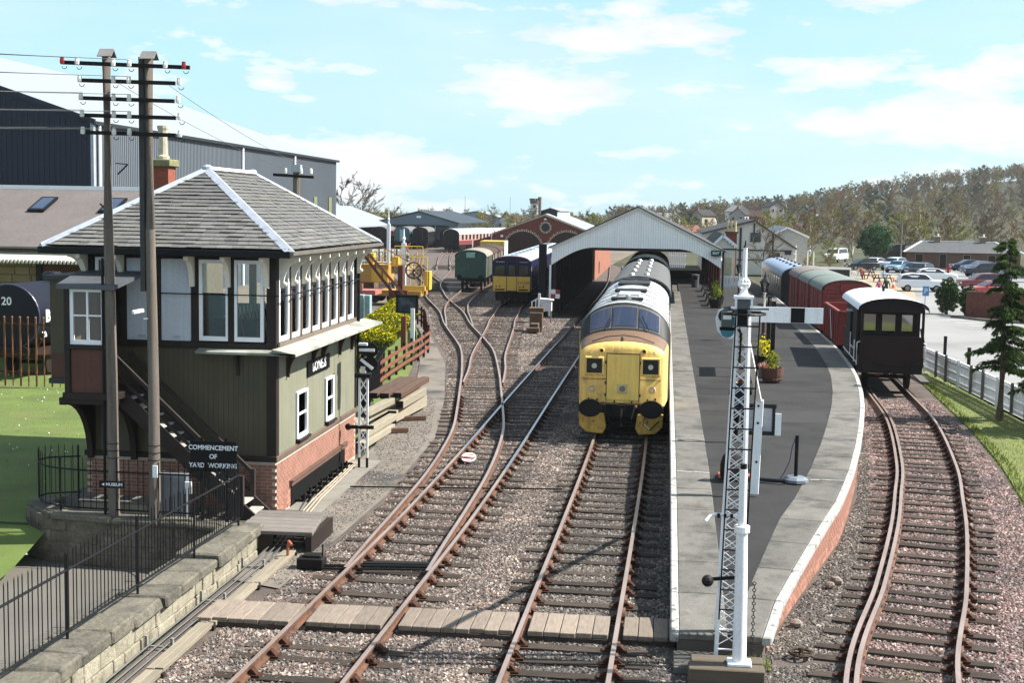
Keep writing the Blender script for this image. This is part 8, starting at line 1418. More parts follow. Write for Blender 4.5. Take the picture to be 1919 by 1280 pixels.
b = MB(); b.box(-16.7, -16.3, 91.6, 92.6, .9, 2.2); b.box(-18.0, -16.5, 90.9, 91.3, .86, 1.2); b.build('counterweight', YL, cr); b = MB(); b.box(-18.35, -18.0, 90.6, 91.2, .7, 2.6); b.box(-18.9, -17.6, 90.3, 90.5, .3, .9); b.build('crane_post', RSTJ, cr)
ja, jb_ = Vector((-18.1, 90.3, .5)), Vector((-20.9, 89.4, 4.05))
for o_ in (Vector((-.3, 0, -.05)), Vector((.3, 0, .1))): b = MB(); b.bar(ja+o_, jb_+o_*.45, .15, .18); b.build('jib_chord', RSTJ, cr)
for k in range(6): t0, t1 = k/6, (k+1)/6; b = MB(); b.bar(ja.lerp(jb_, t0)+Vector((-.3, 0, -.05))*(1-.55*t0), ja.lerp(jb_, t1)+Vector((.3, 0, .1))*(1-.55*t1), .05, .06); b.build('jib_brace', RSTJ, cr)
b = MB(); b.torus((-17.2, 90.5, 2.3), .55, .06, 'y', 24, 6)
for k in range(4): a = math.pi*k/4; b.bar((-17.2-.55*math.cos(a), 90.5, 2.3-.55*math.sin(a)), (-17.2+.55*math.cos(a), 90.5, 2.3+.55*math.sin(a)), .05, .04, (0, 1, 0))
b.build('hand_wheel', RSTJ, cr); b = MB(); b.tube([(-17.7, 91, 2.9), (-19.6, 90, 4.0), (-20.8, 89.4, 4.1)], .03, 5); b.build('jib_stay', RSTJ, cr)
pw = thing('wagon_frame', 'faded pink wagon underframe lying left of the crane', 'wagon', (-21.5, 86, 0), world=True); b = MB(); b.box(-24, -18.8, 85.5, 87.5, .85, 1.15); b.box(-23.5, -19.6, 85.3, 85.5, 1.1, 1.6); b.build('frame', mat('pink_frame', S(186, 110, 96), .8, var=.2), pw)
for x in (-23.2, -21.6, -20): b = MB(); b.cyl((x, 85.4, .45), (x, 85.5, .45), .46, n=16); b.build('wheel', WHEELM, pw)
b = MB(); b.tube([(-22.8, 84.9, 1.6), (-21.0, 84.8, .9), (-19.6, 84.7, .7)], .05, 6); b.tube([(-21.6, 84.9, 2.0), (-20.0, 84.7, .9), (-19.4, 84.6, .2)], .05, 6); b.tube([(-23, 84.9, .8), (-19.5, 84.7, .8)], .05, 6); b.build('white_pipe', WHITE, pw)
for i, (x, m_, lb) in enumerate(((-18.9, CREAM, 'cream relay cabinet in front of the crane'), (-18.0, mat('pale_teal', S(150, 176, 180), .6), 'pale teal relay cabinet in front of the crane'), (-17.4, mat('pale_teal', S(150, 176, 180), .6), 'narrow pale cabinet nearest the hedges'))): t = thing('relay_cabinet', lb, 'cabinet', (x, 78-i*.4, -.1), group='relay cabinets by the hedges'); b = MB(); b.box(-.42+.12*i, .42-.12*i, -.25, .25, .05, 1.5); b.build('case', m_, t, bevel=.03); b = MB(); b.box(-.45+.12*i, .45-.12*i, -.3, .3, 0, .06); b.build('plinth', UNDER, t)
tp_ = thing('blue_tarpaulin', 'light blue tarpaulin draped over stores behind the signal box', 'tarpaulin', (-22.2, 95, 0), world=True); b = MB(); b.prism([(-23.5, 1.9), (-22.6, 2.6), (-21.4, 2.7), (-20.9, 2.0)], 'y', 95, 97); b.build('sheet', mat('tarp_blue', S(120, 176, 216), .6, var=.1), tp_); b = MB(); b.box(-23.4, -21, 95.1, 96.9, -.1, 1.9); b.build('stores', mat('stores_brown', S(120, 90, 66), .85), tp_)
for lb, x, y, h, wd in (('white lattice signal post seen end on in the yard', -19.2, 97, 5.2, .34), ('tall white post at the far side of the yard', -25.6, 122, 6.6, .3)): t = thing('white_mast', lb, 'post', (x, y, -.15)); b = MB(); b.box(-wd/2, wd/2, -.1, .1, 0, h*.8); b.build('mast', SIGW, t); b = MB(); b.cyl((0, 0, h*.8), (0, 0, h), wd/4, .03, 8); b.ball((0, 0, h*.86), wd/2.5, 8, 6); b.build('finial', SIGW, t)
yf = thing('yard_fence', 'white three rail fence across the far yard', 'fence', (-33, 160, 0), world=True); fp = [Vector(p) for p in ((-37.5, 158, 0), (-34.5, 159, 0), (-31.8, 160, 0), (-29.6, 150, 0), (-27.5, 142, 0))]
for a, c in zip(fp, fp[1:]):
    for z in (.5, 1.0, 1.5): b = MB(); b.bar(a+Vector((0, 0, z)), c+Vector((0, 0, z)), .05, .2); b.build('rail', WHITE, yf)
    for k in range(4): p = a.lerp(c, k/4); b = MB(); b.box(p.x-.08, p.x+.08, p.y-.08, p.y+.08, -.1, 1.6); b.build('post', mat('fence_post_dark', S(80, 72, 66), .8), yf)
rw = thing('stone_ramp', 'beige stone retaining wall in front of the far yard fence', 'wall', (-29, 138, 0), world=True); b = MB(); b.prism([(-38, 137), (-26.5, 135.5), (-26, 137.5), (-38, 140)], 'z', -.2, .95); b.build('wall', mat('beige_stone', S(168, 150, 120), .95, var=.25, sc=1.2, fine=.3, fsc=5), rw)
# ---------------------------------------------------------------- trees
BARK = mat('bark_grey', S(112, 100, 88), .9, var=.3, sc=3, fine=.3, fsc=20); BIRCHB = mat('birch_bark', S(190, 180, 166), .85, var=.3, sc=2, c2=S(80, 72, 66), c2lo=.55, c2hi=.62, c2sc=3)
def twig_mat(n, cols): return leaf_mat(n, cols, .15)
def grow(seed, h, spread, limbs, sub, tw, leafn, ls, tr, up, wid=.035, base=.25):
    rr = random.Random(seed); T, C = MB(), MB(); pts = [Vector((0, 0, 0))]; 
    for k in range(1, 6): pts.append(Vector((rr.uniform(-.03, .03)*h*k/5, rr.uniform(-.03, .03)*h*k/5, h*.88*k/5)))
    T.tube(pts, [tr*(1-.17*k) for k in range(6)], 6)
    def tp(t): i = min(4, int(t*5)); f = t*5-i; return pts[i].lerp(pts[i+1], f)
    def twig(p, d, L_):
        q = p+d*L_+Vector((0, 0, -.06*L_)); s = d.cross(Vector((rr.uniform(-1, 1), rr.uniform(-1, 1), .3))).normalized()*wid; C.m = 0; C.poly([p-s, p+s, q+s*.3, q-s*.3])
        C.m = 1
        for _ in range(leafn):
            c = p.lerp(q, rr.uniform(.2, 1.1))+Vector((rr.uniform(-1, 1), rr.uniform(-1, 1), rr.uniform(-1, 1)))*ls*.9; a = Vector((rr.uniform(-1, 1), rr.uniform(-1, 1), rr.uniform(-1, 1))).normalized(); u = a.orthogonal().normalized()*ls*rr.uniform(.5, 1.1); w = a.cross(u)*.6; C.poly([c-u*.5, c+w*.5, c+u*.5, c-w*.5])
    for i in range(limbs):
        t = base+(.98-base)*(i+rr.random())/limbs; p0 = tp(min(.99, t)); az_ = rr.uniform(0, 6.283)+i*2.4; L_ = spread*(1.15-.75*max(0, (t-base)/(1-base)))*rr.uniform(.75, 1.2); e_ = up+rr.uniform(-.2, .25); d = Vector((math.cos(az_)*math.cos(e_), math.sin(az_)*math.cos(e_), math.sin(e_)))
        lp_ = [p0, p0+d*L_*.35, p0+d*L_*.7+Vector((0, 0, .08*L_)), p0+d*L_+Vector((0, 0, .18*L_))]; T.tube(lp_, [tr*.38*(1-t*.5), tr*.26*(1-t*.5), tr*.16*(1-t*.5), tr*.06], 4)
        for j in range(sub):
            f = rr.uniform(.2, 1.0); k = min(2, int(f*3)); q = lp_[k].lerp(lp_[k+1], f*3-k); dd = (d+Vector((rr.uniform(-.8, .8), rr.uniform(-.8, .8), rr.uniform(-.3, .8)))).normalized(); sl_ = L_*rr.uniform(.25, .45); q2 = q+dd*sl_; C.m = 0; s = dd.orthogonal().normalized()*wid*1.2; C.poly([q-s, q+s, q2+s*.5, q2-s*.5])
            for _ in range(tw): twig(q.lerp(q2, rr.uniform(.15, 1)), (dd+Vector((rr.uniform(-.9, .9), rr.uniform(-.9, .9), rr.uniform(-.5, .7)))).normalized(), sl_*rr.uniform(.35, .7))
    return T, C
TV = {}
def treevar(key, bark, twm, lfm, *a, **k):
    T, C = grow(*a, **k); TV[key] = (T.mesh('trunk', bark, True), C.mesh('crown', [twm, lfm]))
TWB = twig_mat('twig_brown', [(94, 73, 58), (107, 87, 70), (80, 63, 52), (117, 97, 80)]); TWG = twig_mat('twig_grey', [(87, 80, 72), (102, 94, 84), (73, 67, 62), (117, 109, 97)])
LBR = leaf_mat('bud_brown', [(114, 90, 60), (126, 100, 65), (97, 77, 53), (134, 114, 70)]); LOL = leaf_mat('bud_olive', [(119, 117, 55), (134, 132, 65), (100, 99, 50), (147, 142, 72)]); LYG = leaf_mat('leaf_yellow_green', [(126, 132, 50), (144, 149, 62), (104, 114, 43), (157, 157, 77)]); LDG = leaf_mat('leaf_dark', [(48, 62, 33), (62, 75, 38), (38, 52, 30), (73, 84, 45)]); LGB = leaf_mat('bud_grey_brown', [(92, 82, 70), (104, 94, 78), (82, 72, 63), (110, 102, 84)])
treevar('birch1', BIRCHB, TWB, LBR, 1, 9.5, 2.3, 20, 6, 6, 2, .16, .14, .75); treevar('birch2', BIRCHB, TWB, LOL, 2, 10.5, 2.6, 20, 6, 6, 3, .17, .15, .7); treevar('birch3', BARK, TWG, LBR, 3, 8.5, 2.6, 18, 6, 6, 2, .16, .13, .65); treevar('willow', BARK, TWG, LYG, 4, 7.0, 3.0, 18, 6, 6, 5, .2, .16, .6, base=.12); treevar('bare', BARK, TWG, LGB, 5, 9.0, 3.4, 18, 7, 7, 0, .1, .18, .65); treevar('scrub', BARK, TWG, LOL, 6, 4.6, 2.4, 16, 6, 6, 4, .18, .12, .7, base=.05); treevar('evergreen', BARK, TWG, LDG, 7, 9.0, 2.6, 22, 7, 6, 6, .24, .2, .35, base=.08); treevar('greybare', BARK, TWG, LGB, 8, 8.0, 3.2, 18, 6, 6, 3, .2, .16, .6, base=.15)
SEEN = {}
def tree(kind, x, y, z, s, label, group, rz=None):
    t = thing('tree', label, 'tree', (x, y, z), R.uniform(0, 6.28) if rz is None else rz, group); t.scale = (s*R.uniform(.9, 1.15), s*R.uniform(.9, 1.15), s); tm, cm = TV[kind]; put('trunk', tm, t); put('crown', cm, t); return t
# wood behind the car park: row of birches and willows, told apart by what they stand beside
names = {'birch1': 'brown birch', 'birch2': 'olive tinged birch', 'birch3': 'reddish brown bare tree', 'willow': 'yellow green willow', 'bare': 'bare grey tree', 'scrub': 'low olive bush', 'evergreen': 'dark evergreen tree', 'greybare': 'grey brown tree'}
RW = []
rr = random.Random(31)
for i in range(15): RW.append((['birch2', 'birch1', 'willow', 'birch3', 'birch1', 'birch2', 'greybare'][i % 7], 14.5+i*3.3+rr.uniform(-1, 1), 205+rr.uniform(-6, 6), rr.uniform(.55, .8), 'front'))
for i in range(17): RW.append((['birch3', 'willow', 'birch1', 'birch2', 'greybare', 'birch1'][i % 6], 16+i*3.6+rr.uniform(-1, 1), 224+rr.uniform(-6, 6), rr.uniform(.68, .95), 'second'))
for i in range(17): RW.append((['willow', 'birch1', 'greybare', 'birch3', 'bare', 'birch2'][i % 6], 18+i*4.2+rr.uniform(-1.5, 1.5), 250+rr.uniform(-8, 8), rr.uniform(.8, 1.1), 'rear'))
LMK = [(-.30, 'behind the metal shed'), (-.205, 'above the low pale roofed shed'), (-.185, 'above the left eave of the blue shed'), (-.16, 'above the blue shed'), (-.145, 'right of the blue shed'), (-.125, 'above the red coaches'), (-.105, 'left of the turret'), (-.085, 'below the turret'), (-.065, 'behind the engine shed ventilator'), (-.045, 'left of the train shed gable'), (-.02, 'above the train shed gable'), (.005, 'right of the train shed gable'), (.03, 'above the exit sign'), (.05, 'behind the station chimney'), (.068, 'above the white barn'), (.085, 'right of the white barn'), (.10, 'above the blue roofed coach'), (.117, 'behind the white van'), (.135, 'left of the pine tree'), (.15, 'behind the pine tree'), (.166, 'above the lamp column'), (.18, 'above the left end of the bungalow'), (.196, 'above the left chimney of the bungalow'), (.212, 'above the middle of the bungalow'), (.228, 'above the right chimney of the bungalow'), (.244, 'behind the drooping conifer'), (.262, 'near the right edge of the view'), (9, 'beyond the right edge of the car park')]
USED = set()
def place(x, y): return next(n for v, n in LMK if x/y < v)
def tlabel(k, x, y, tail):
    for ad in ('', 'taller ', 'slender ', 'broad ', 'leaning ', 'small ', 'shaded ', 'pale '):
        lb = '%s%s %s %s' % (ad, names[k], tail, place(x, y))
        if lb not in USED: USED.add(lb); return lb
    return lb
for i, (k, x, y, s, rw_) in enumerate(RW): tree(k, x, y, -.2, s, tlabel(k, x, y, 'in the %s row' % rw_), 'trees of the wood behind the car park')
for k, x, y, s, lb in (('bare', 9.4, 131, .62, 'bare young tree in front of the white barn'), ('birch1', 16.8, 176, .6, 'slender bare birch right of the white barn'), ('birch2', 19.5, 186, .7, 'birch beside the parked white van'), ('willow', 22.5, 190, .45, 'small yellow green bush beside the white van'), ('scrub', 17.6, 168, .38, 'low golden hedge bush behind the coach'), ('scrub', 20.6, 172, .4, 'low olive bush near the pine tree')): tree(k, x, y, -.15, s, lb, 'small trees near the station')
for i in range(26):
    x = -74+i*3.3+rr.uniform(-1, 1); y = 290+rr.uniform(-14, 20); k = ['willow', 'scrub', 'willow', 'greybare', 'scrub', 'bare'][i % 6]; tree(k, x, y, -.2, rr.uniform(.6, .85)*(1.1 if k != 'scrub' else 1.5), tlabel(k, x, y, 'in the scrub'), 'trees beyond the yard')
for i, (x, y, s) in enumerate(((-66, 268, 1.45), (-62.5, 272, 1.4))): tree('bare', x, y, -.2, s, '%s tall bare tree beside the metal shed' % ('left', 'right')[i], 'tall bare trees')
for i in range(24): x = -38+i*4.0+rr.uniform(-1.4, 1.4); y = 330+rr.uniform(-20, 30); k = ['greybare', 'bare', 'scrub', 'birch3', 'willow', 'evergreen'][i % 6]; tree(k, x, y, .3, rr.uniform(.6, .85), tlabel(k, x, y, 'in the far tree line'), 'trees behind the train shed')
# pine and cypress
def clumps(b, cen, rad_, n, ls, rr, cl=26):
    for _ in range(n):
        v = Vector((rr.gauss(0, 1), rr.gauss(0, 1), rr.gauss(0, 1))).normalized()*rr.random()**.4; c = Vector(cen)+Vector((v.x*rad_[0], v.y*rad_[1], v.z*rad_[2])); leaves(b, c, (rad_[0]*.2, rad_[0]*.2, rad_[0]*.14), cl, ls, rr, 1.0)
pt = thing('pine_tree', 'dark green rounded pine tree beside the car park', 'tree', (27.0, 179, -.15)); b = MB(); b.tube([(0, 0, 0), (.1, 0, 1.5), (0, .1, 3.6), (.1, 0, 5.2)], [.28, .24, .18, .06], 8); b.tube([(.05, 0, 2.2), (1.4, .2, 3.2)], [.1, .04], 5); b.tube([(.05, 0, 2.0), (-1.4, .2, 3.0)], [.1, .04], 5); b.build('trunk', BARK, pt); b = MB(); clumps(b, (.1, 0, 3.6), (2.3, 2.2, 2.1), 260, .3, random.Random(3)); b.build('crown', leaf_mat('pine_needles', [(46, 74, 52), (60, 90, 62), (38, 62, 46), (74, 100, 64)]), pt, fix=False)
for lb, x, y, r_, h_ in (('taller dark cypress bush by the parking sign', 19.5, 95.3, .75, 2.5), ('lower dark cypress bush beside the brick wall', 20.7, 93.9, .7, 2.0)): t = thing('cypress_bush', lb, 'bush', (x, y, -.12)); b = MB(); clumps(b, (0, 0, h_*.5), (r_, r_, h_*.5), 330, .15, random.Random(int(x*7)), 30); b.build('foliage', leaf_mat('cypress', [(44, 66, 36), (60, 82, 42), (36, 56, 34), (78, 96, 48)]), t, fix=False); b = MB(); b.cyl((0, 0, 0), (0, 0, h_*.7), .08, .03, 6); b.build('stem', BARK, t)
def spruce(label, x, y, h_, seed, spread):
    rr = random.Random(seed); t = thing('conifer_tree', label, 'tree', (x, y, -.12)); b = MB(); b.tube([(0, 0, 0), (.03, .02, h_*.3), (-.02, 0, h_*.7), (.1, 0, h_*.93), (-.12, .05, h_)], [.14, .11, .06, .03, .012], 8); b.build('trunk', mat('conifer_bark', S(120, 100, 82), .9, var=.3, sc=8, bump=.6, bsc=30), t)
    C = MB(); T = MB(); z = h_*.26
    while z < h_*.97:
        f = (z/h_-.26)/.74; L_ = spread*(1.0-.8*f)*rr.uniform(.6, 1.15)*(.75+.25*math.sin(z*9)); az_ = rr.uniform(0, 6.283); d = Vector((math.cos(az_), math.sin(az_), .18)); prev = Vector((0, 0, z)); pts_ = [prev]
        for k in range(1, 6): u = k/5; pts_.append(Vector((0, 0, z))+d*L_*u+Vector((0, 0, -.34*L_*u*u)))
        T.tube(pts_, [.022, .018, .014, .01, .008, .004], 4)
        for k in range(int(30+120*L_)):
            u = rr.uniform(.12, 1.02); i = min(4, int(u*5)); p = pts_[i].lerp(pts_[i+1], u*5-i); s = d.cross(Vector((0, 0, 1))).normalized()*rr.uniform(-1, 1)*L_*.26*(1.15-u*.8)
            p = p+s+Vector((0, 0, rr.uniform(-.04, .05))); dr = (d*rr.uniform(.2, 1)+s*1.5+Vector((0, 0, -rr.uniform(.2, .9)))).normalized()*rr.uniform(.1, .22); w = dr.cross(Vector((rr.uniform(-1, 1), rr.uniform(-1, 1), 1))).normalized()*.019; C.poly([p-w*.4, p+dr*.5-w, p+dr, p+dr*.5+w])
            C.poly([p+w*.4, p+dr*.4+w*2, p+dr*.8+w*2.4, p+dr*.5+w*.8])
        z += .042*(.8+.5*f)
    T.build('branch', mat('conifer_bark', S(120, 100, 82), .9), t, fix=False); C.build('foliage', leaf_mat('conifer_green', [(44, 64, 34), (60, 82, 42), (36, 54, 30), (84, 102, 58)]), t, fix=False)
spruce('drooping young conifer beside the white fence', 11.15, 45.4, 6.15, 4, 1.45); spruce('second conifer cut by the right edge of the view', 12.75, 43.2, 4.6, 5, 1.9)
# ---------------------------------------------------------------- hill with woodland and houses
HILLM = mat('hill_grass', S(86, 86, 58), .95, var=.25, sc=.03, fine=.2, fsc=.5, c2=S(90, 86, 62), c2sc=.02)
def hz_(x, y): 
    a = interp([(-200, 1), (0, 2.5), (12, 4), (58, 9), (80, 13.5), (114, 19), (152, 24), (250, 34), (500, 45)], x); u = max(0, min(1, (y-300)/300)); return a*(u*u*(3-2*u))-.3
hm = MB(); nx, ny = 48, 22; idx = [[None]*(nx+1) for _ in range(ny+1)]
for j in range(ny+1): 
    for i in range(nx+1): x, y = -150+i*12.5, 300+j*25; hm.v.append((x, y, hz_(x, y))); idx[j][i] = len(hm.v)-1
for j in range(ny):
    for i in range(nx): hm.face((idx[j][i], idx[j][i+1], idx[j+1][i+1], idx[j+1][i]))
structure(hm.build('hill', HILLM, fix=False, smooth=True))
wd = MB(); rr = random.Random(77)
def wood_patch(name, pts, kinds, smin, smax):
    src = []
    ob = bpy.data.objects.new(name, bpy.data.meshes.new(name)); ob.data.from_pydata([p for p, *_ in pts], [], []); col.objects.link(ob); ob['kind'] = 'stuff'
    ng = bpy.data.node_groups.new(name, 'GeometryNodeTree'); ng.interface.new_socket('Geometry', in_out='INPUT', socket_type='NodeSocketGeometry'); ng.interface.new_socket('Geometry', in_out='OUTPUT', socket_type='NodeSocketGeometry'); gi = ng.nodes.new('NodeGroupInput'); go = ng.nodes.new('NodeGroupOutput'); jn = ng.nodes.new('GeometryNodeJoinGeometry'); l = ng.links.new
    for n_, k in enumerate(kinds):
        so = bpy.data.objects.new('woodland_source', TV[k][1]); oi = ng.nodes.new('GeometryNodeObjectInfo'); oi.inputs['Object'].default_value = so; oi.inputs['As Instance'].default_value = True
        ip = ng.nodes.new('GeometryNodeInstanceOnPoints'); rv = ng.nodes.new('FunctionNodeRandomValue'); rv.data_type = 'FLOAT'; rv.inputs[2].default_value = smin; rv.inputs[3].default_value = smax; rv.inputs['Seed'].default_value = n_; ro = ng.nodes.new('FunctionNodeRandomValue'); ro.data_type = 'FLOAT_VECTOR'; ro.inputs[0].default_value = (0, 0, 0); ro.inputs[1].default_value = (0, 0, 6.28); ro.inputs['Seed'].default_value = 20+n_
        ix = ng.nodes.new('GeometryNodeInputIndex'); md_ = ng.nodes.new('FunctionNodeCompare'); mo = ng.nodes.new('ShaderNodeMath'); mo.operation = 'MODULO'; mo.inputs[1].default_value = len(kinds); l(ix.outputs[0], mo.inputs[0]); md_.data_type = 'FLOAT'; md_.operation = 'EQUAL'; l(mo.outputs[0], md_.inputs[0]); md_.inputs[1].default_value = n_; md_.inputs['Epsilon'].default_value = .1
        l(gi.outputs[0], ip.inputs['Points']); l(md_.outputs[0], ip.inputs['Selection']); l(oi.outputs['Geometry'], ip.inputs['Instance']); l(rv.outputs[1], ip.inputs['Scale']); l(ro.outputs[0], ip.inputs['Rotation']); l(ip.outputs[0], jn.inputs[0])
    l(jn.outputs[0], go.inputs[0]); m_ = ob.modifiers.new('scatter', 'NODES'); m_.node_group = ng; return ob
pts = []
for _ in range(1150):
    y = rr.uniform(390, 700); x = rr.uniform(-.02*y-10, .52*y); 
    if 380 < y < 470 and x < 40 and rr.random() < .7: continue
    pts.append(((x, y, hz_(x, y)-.5),))
wood_patch('hillside_woodland', pts, ['greybare', 'birch1', 'greybare', 'birch3', 'birch1', 'evergreen', 'greybare', 'birch2'], .65, 1.05)
pts = [((rr.uniform(-140, 0), rr.uniform(340, 480), 0),) for _ in range(150)]
wood_patch('distant_scrub', pts, ['greybare', 'willow', 'bare', 'scrub'], .6, .9)
def house(label, x, y, z, w_, d, ze, za, rz, wall, roof, ch=True):
    t = thing('house', label, 'house', (x, y, z), rad(rz), 'houses on the hillside'); b = MB(); b.prism([(-w_/2, -1), (w_/2, -1), (w_/2, ze), (0, za), (-w_/2, ze)], 'y', 0, d); b.build('wall', wall, t)
    for s in (-1, 1): b = MB(); A_ = b.ring([(s*(w_/2+.4), -.3, ze-.25), (0, -.3, za+.05), (0, -.3, za+.3), (s*(w_/2+.4), -.3, ze)]); B_ = b.ring([(s*(w_/2+.4), d+.3, ze-.25), (0, d+.3, za+.05), (0, d+.3, za+.3), (s*(w_/2+.4), d+.3, ze)]); b.bridge(A_, B_); b.face(A_); b.face(B_); rf_ = b.build('roof', roof, t)
    if ch: b = MB(); b.box(-.4, .4, .5, 1.2, za-.4, za+1.1); b.build('chimney', mat('far_chimney', S(130, 110, 96), .9), rf_)
    t.scale = (.74, .74, .74)
    for xx in (-w_/4, w_/4):
        f = win(t, xx-.5, xx+.5, -.02, ze*.45, ze*.8, WHITE)
        b = MB(); b.box(w_/2+.01, w_/2+.05, d*.3+xx*.3-.5, d*.3+xx*.3+.6, ze*.4, ze*.75); b.build('window', DGLASS, t)
STN = mat('house_stone', S(170, 156, 128), .9, var=.12, sc=.5); HWH = mat('house_white', S(214, 212, 206), .85, var=.05, sc=.5); HGR = mat('house_grey', S(170, 164, 156), .85, var=.08, sc=.5); DRF = mat('house_dark_roof', S(70, 64, 66), .8, var=.1, sc=.5); RRF = mat('house_red_roof', S(150, 84, 64), .8, var=.1, sc=.5); HBR = mat('house_brick', S(120, 82, 70), .9)
for lb, x, y, z, w_, d, ze, za, rz, wl, rf_, ch in (('tall stone house with chimney above the train shed roof', 8.2, 380, 2.0, 5.2, 9, 5.6, 7.6, -35, STN, DRF, True), ('low house with orange tiled roof behind the train shed', 3.2, 300, 1.0, 9, 5, 2.2, 3.8, -70, HWH, RRF, False), ('pale cottage with white dormer right of the stone house', 13.5, 390, 2.6, 6, 8, 3.2, 5.0, 70, HWH, DRF, True), ('grey house with dark roof in the middle of the hillside group', 19.8, 385, 3.6, 6, 8, 4.0, 6.2, -20, HGR, DRF, True), ('pale house behind the grey one', 22.5, 410, 4.4, 7, 8, 4.2, 6.4, 25, HWH, mat('pale_roof2', S(150, 146, 142), .8), True), ('brick house with brown roof at the right of the hillside group', 28.0, 390, 3.4, 7, 9, 3.6, 5.6, 75, HBR, mat('brown_roof', S(96, 70, 64), .8), False), ('dark roofed house half hidden on the wooded slope', 44, 440, 5.6, 6, 8, 3.0, 5.6, -30, HGR, DRF, True), ('large pale house among trees on the upper slope', 36, 450, 6.5, 7, 8, 3.6, 5.8, 20, HGR, DRF, False), ('long brown roofed houses above the white barn', 17, 330, 1.2, 8, 22, 2.6, 4.4, -86, HGR, mat('brown_roof', S(96, 70, 64), .8), False), ('white gabled house left of the turret', -42.5, 350, .8, 6, 10, 4.0, 6.0, -20, HWH, mat('brown_roof', S(96, 70, 64), .8), True), ('grey roofed house beside the train shed apex', 2.5, 400, 2.5, 8, 8, 3.6, 5.4, 60, HGR, mat('pale_roof2', S(150, 146, 142), .8), True)): house(lb, x, y, z, w_, d, ze, za, rz, wl, rf_, ch)
ind = thing('industrial_unit', 'pale low industrial building beyond the yard scrub', 'building', (-52, 350, 0), world=True); b = MB(); b.prism([(-62, -.2), (-44, -.2), (-44, 4.6), (-50, 6.2), (-62, 4.0)], 'y', 350, 375); b.build('wall', mat('unit_wall', S(150, 168, 180), .7), ind); b = MB(); A_ = b.ring([(-62.3, 349.5, 4.1), (-50, 349.5, 6.3), (-43.6, 349.5, 4.7)]); B_ = b.ring([(-62.3, 375, 4.1), (-50, 375, 6.3), (-43.6, 375, 4.7)]); b.bridge(A_, B_, False); b.build('roof', ROOFPALE, ind, fix=False)
tu = thing('turret_tower', 'white castellated turret tower on the skyline', 'tower', (-41.2, 420, 0), world=True); b = MB(); b.cyl((-41.2, 420, -1), (-41.2, 420, 9.2), 1.55, n=16); b.build('tower', HWH, tu); b = MB(); b.cyl((-41.2, 420, 8.9), (-41.2, 420, 9.9), 1.75, n=16); b.build('parapet', mat('turret_stone', S(120, 100, 92), .9), tu)
for k in range(10): a = 2*math.pi*k/10; b = MB(); b.box(-41.2+1.6*math.cos(a)-.3, -41.2+1.6*math.cos(a)+.3, 420+1.6*math.sin(a)-.2, 420+1.6*math.sin(a)+.2, 9.9, 10.5); b.build('merlon', mat('turret_stone', S(120, 100, 92), .9), tu)
b = MB(); b.cyl((-39.8, 419.4, 3), (-39.8, 419.4, 11.0), .55, n=10); b.build('stair_turret', mat('turret_stone', S(120, 100, 92), .9), tu)
for z in (5.6, 7.6): win(tu, -41.7, -41.0, 418.5, z, z+.8, mat('turret_stone', S(120, 100, 92), .9))
b = MB(); b.prism([(-39.5, 4.2), (-35.5, 4.2), (-37.2, 5.6)], 'y', 419, 424); b.build('lower_roof', RRF, tu); b = MB(); b.box(-39.4, -35.6, 419.2, 424, -1, 4.2); b.build('lower_house', HWH, tu)
for lb, x in (('thin mast standing above the blue shed', -44.5), ('thin mast left of the turret on the skyline', -57.5)): t = thing('radio_mast', lb, 'mast', (x, 380, 0)); b = MB(); b.cyl((0, 0, -.2), (0, 0, 10.5), .12, .07, 6); b.build('mast', LEAD, t); b = MB(); b.box(-.3, .3, -.3, .3, -.2, .3); b.build('base', LEAD, t)
# ---------------------------------------------------------------- daisies and grass tufts
def scatter_cone(name, poly, density, h0, h1, m, seed, rad_=.004):
    o = gravel(name, [poly], density, h0, h1, m, seed); ng = o.modifiers[0].node_group
    ico = next(n for n in ng.nodes if n.bl_idname == 'GeometryNodeMeshIcoSphere'); sm = next(n for n in ng.nodes if n.bl_idname == 'GeometryNodeSetMaterial'); co = ng.nodes.new('GeometryNodeMeshCone'); co.inputs['Vertices'].default_value = 3; co.inputs['Radius Bottom'].default_value = rad_; co.inputs['Depth'].default_value = 1.0; ng.links.new(co.outputs['Mesh'], sm.inputs[0])
    for n in ng.nodes:
        if n.bl_idname == 'FunctionNodeRandomValue':
            if n.inputs['Seed'].default_value == 3: n.inputs[0].default_value = (-.5, -.5, 0); n.inputs[1].default_value = (.5, .5, 6.28)
            else: n.inputs[0].default_value = (h0*3, h0*3, h0); n.inputs[1].default_value = (h1*3, h1*3, h1)
    return o
BLADE = leaf_mat('grass_blade', [(118, 140, 52), (138, 154, 62), (102, 124, 44), (150, 156, 78)], .35)
gravel('lawn_daisies', [[(-26, 28.5, .02), (-12.8, 28.5, .02), (-12.8, 50, .02), (-26, 50, .02)]], .9, .012, .03, WHITE, 11, .5)
scatter_cone('verge_grass_tufts', [(6.9, 22, -.09), (8.6, 32, -.09), (9.8, 43, -.09), (10.6, 56, -.09), (11.4, 58, -.09), (12.1, 40, -.09), (12.4, 22, -.09)], 120, .03, .09, BLADE, 12, .03)
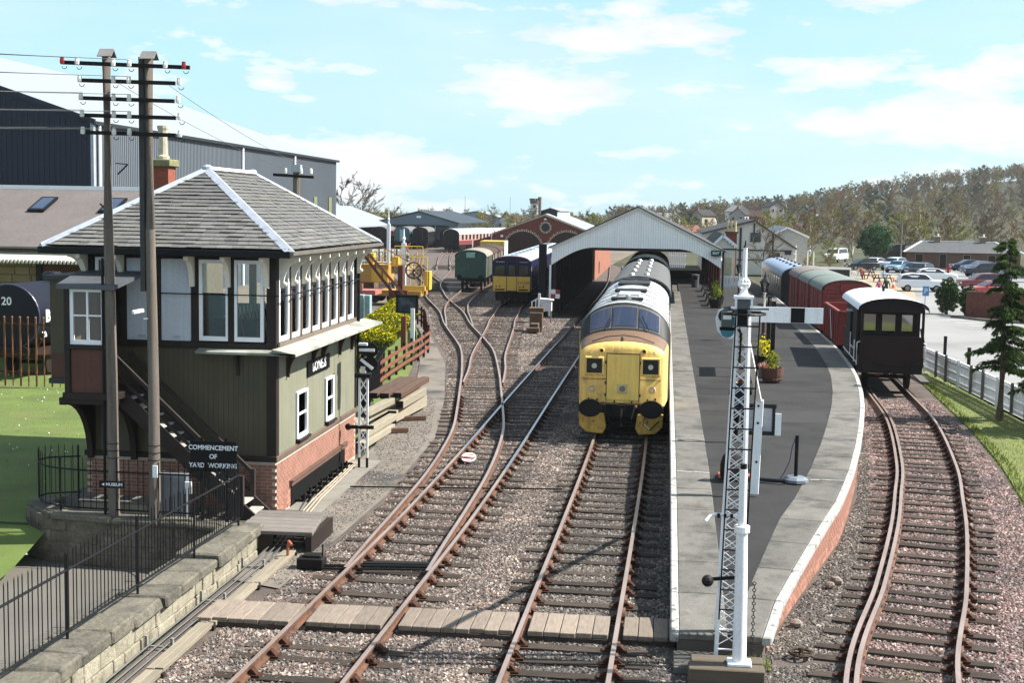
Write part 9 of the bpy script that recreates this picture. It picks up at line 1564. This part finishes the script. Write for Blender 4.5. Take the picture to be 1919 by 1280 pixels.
scatter_cone('lawn_grass', [(-26, 27.8, .0), (-12.6, 27.8, .0), (-12.6, 50, .0), (-26, 50, .0)], 70, .02, .05, BLADE, 13, .04)
scatter_cone('verge_edge_tufts', [(6.5, 18, -.15), (7.5, 25, -.15), (8.45, 32, -.15), (9.1, 37, -.15), (9.65, 43, -.15), (10.4, 55, -.15), (10.8, 55, -.15), (10.0, 43, -.15), (9.5, 37, -.15), (8.9, 32, -.15), (8.0, 25, -.15), (7.0, 18, -.15)], 140, .05, .16, BLADE, 22, .035)
scatter_cone('signal_foot_grass', [(.95, 19.3, -.17), (1.7, 19.3, -.17), (1.75, 19.72, -.17), (.95, 19.72, -.17)], 300, .06, .2, BLADE, 14, .03)
scatter_cone('track_weeds', [(3.3, 19.1, -.17), (3.9, 19.2, -.17), (3.9, 19.7, -.17), (3.4, 19.6, -.17)], 260, .04, .1, BLADE, 17, .03)
scatter_cone('ballast_weeds', [(5.0, 16.5, -.17), (6.6, 17, -.17), (7.6, 25, -.17), (8.2, 30, -.17), (7.5, 29, -.17)], 16, .04, .12, BLADE, 18, .05)
gravel('cess_stones', [[(-7.3, 22.8, -.16), (-6.6, 22.4, -.16), (-6.4, 30, -.16), (-6.7, 38, -.16), (-7.9, 46, -.16), (-9.0, 46, -.16), (-7.95, 36, -.16), (-7.3, 34, -.16)]], 260, .01, .026, GREYST, 15)
# ---------------------------------------------------------------- air: thin even haze round the whole scene
hb = MB(); hb.box(-910, 910, -70, 2510, -1.4, 62); hz_o = hb.build('haze', None); hz_o['kind'] = 'stuff'
HM = bpy.data.materials.new('haze'); HM.use_nodes = True; t = HM.node_tree; t.nodes.clear(); pv = N(t, 'ShaderNodeVolumePrincipled'); pv.inputs['Color'].default_value = (.86, .91, .96, 1); pv.inputs['Density'].default_value = .00013; pv.inputs['Anisotropy'].default_value = .2
o = N(t, 'ShaderNodeOutputMaterial'); L(t, pv.outputs[0], o.inputs['Volume']); hz_o.data.materials.clear(); hz_o.data.materials.append(HM)
scene.cycles.volume_bounces = 0
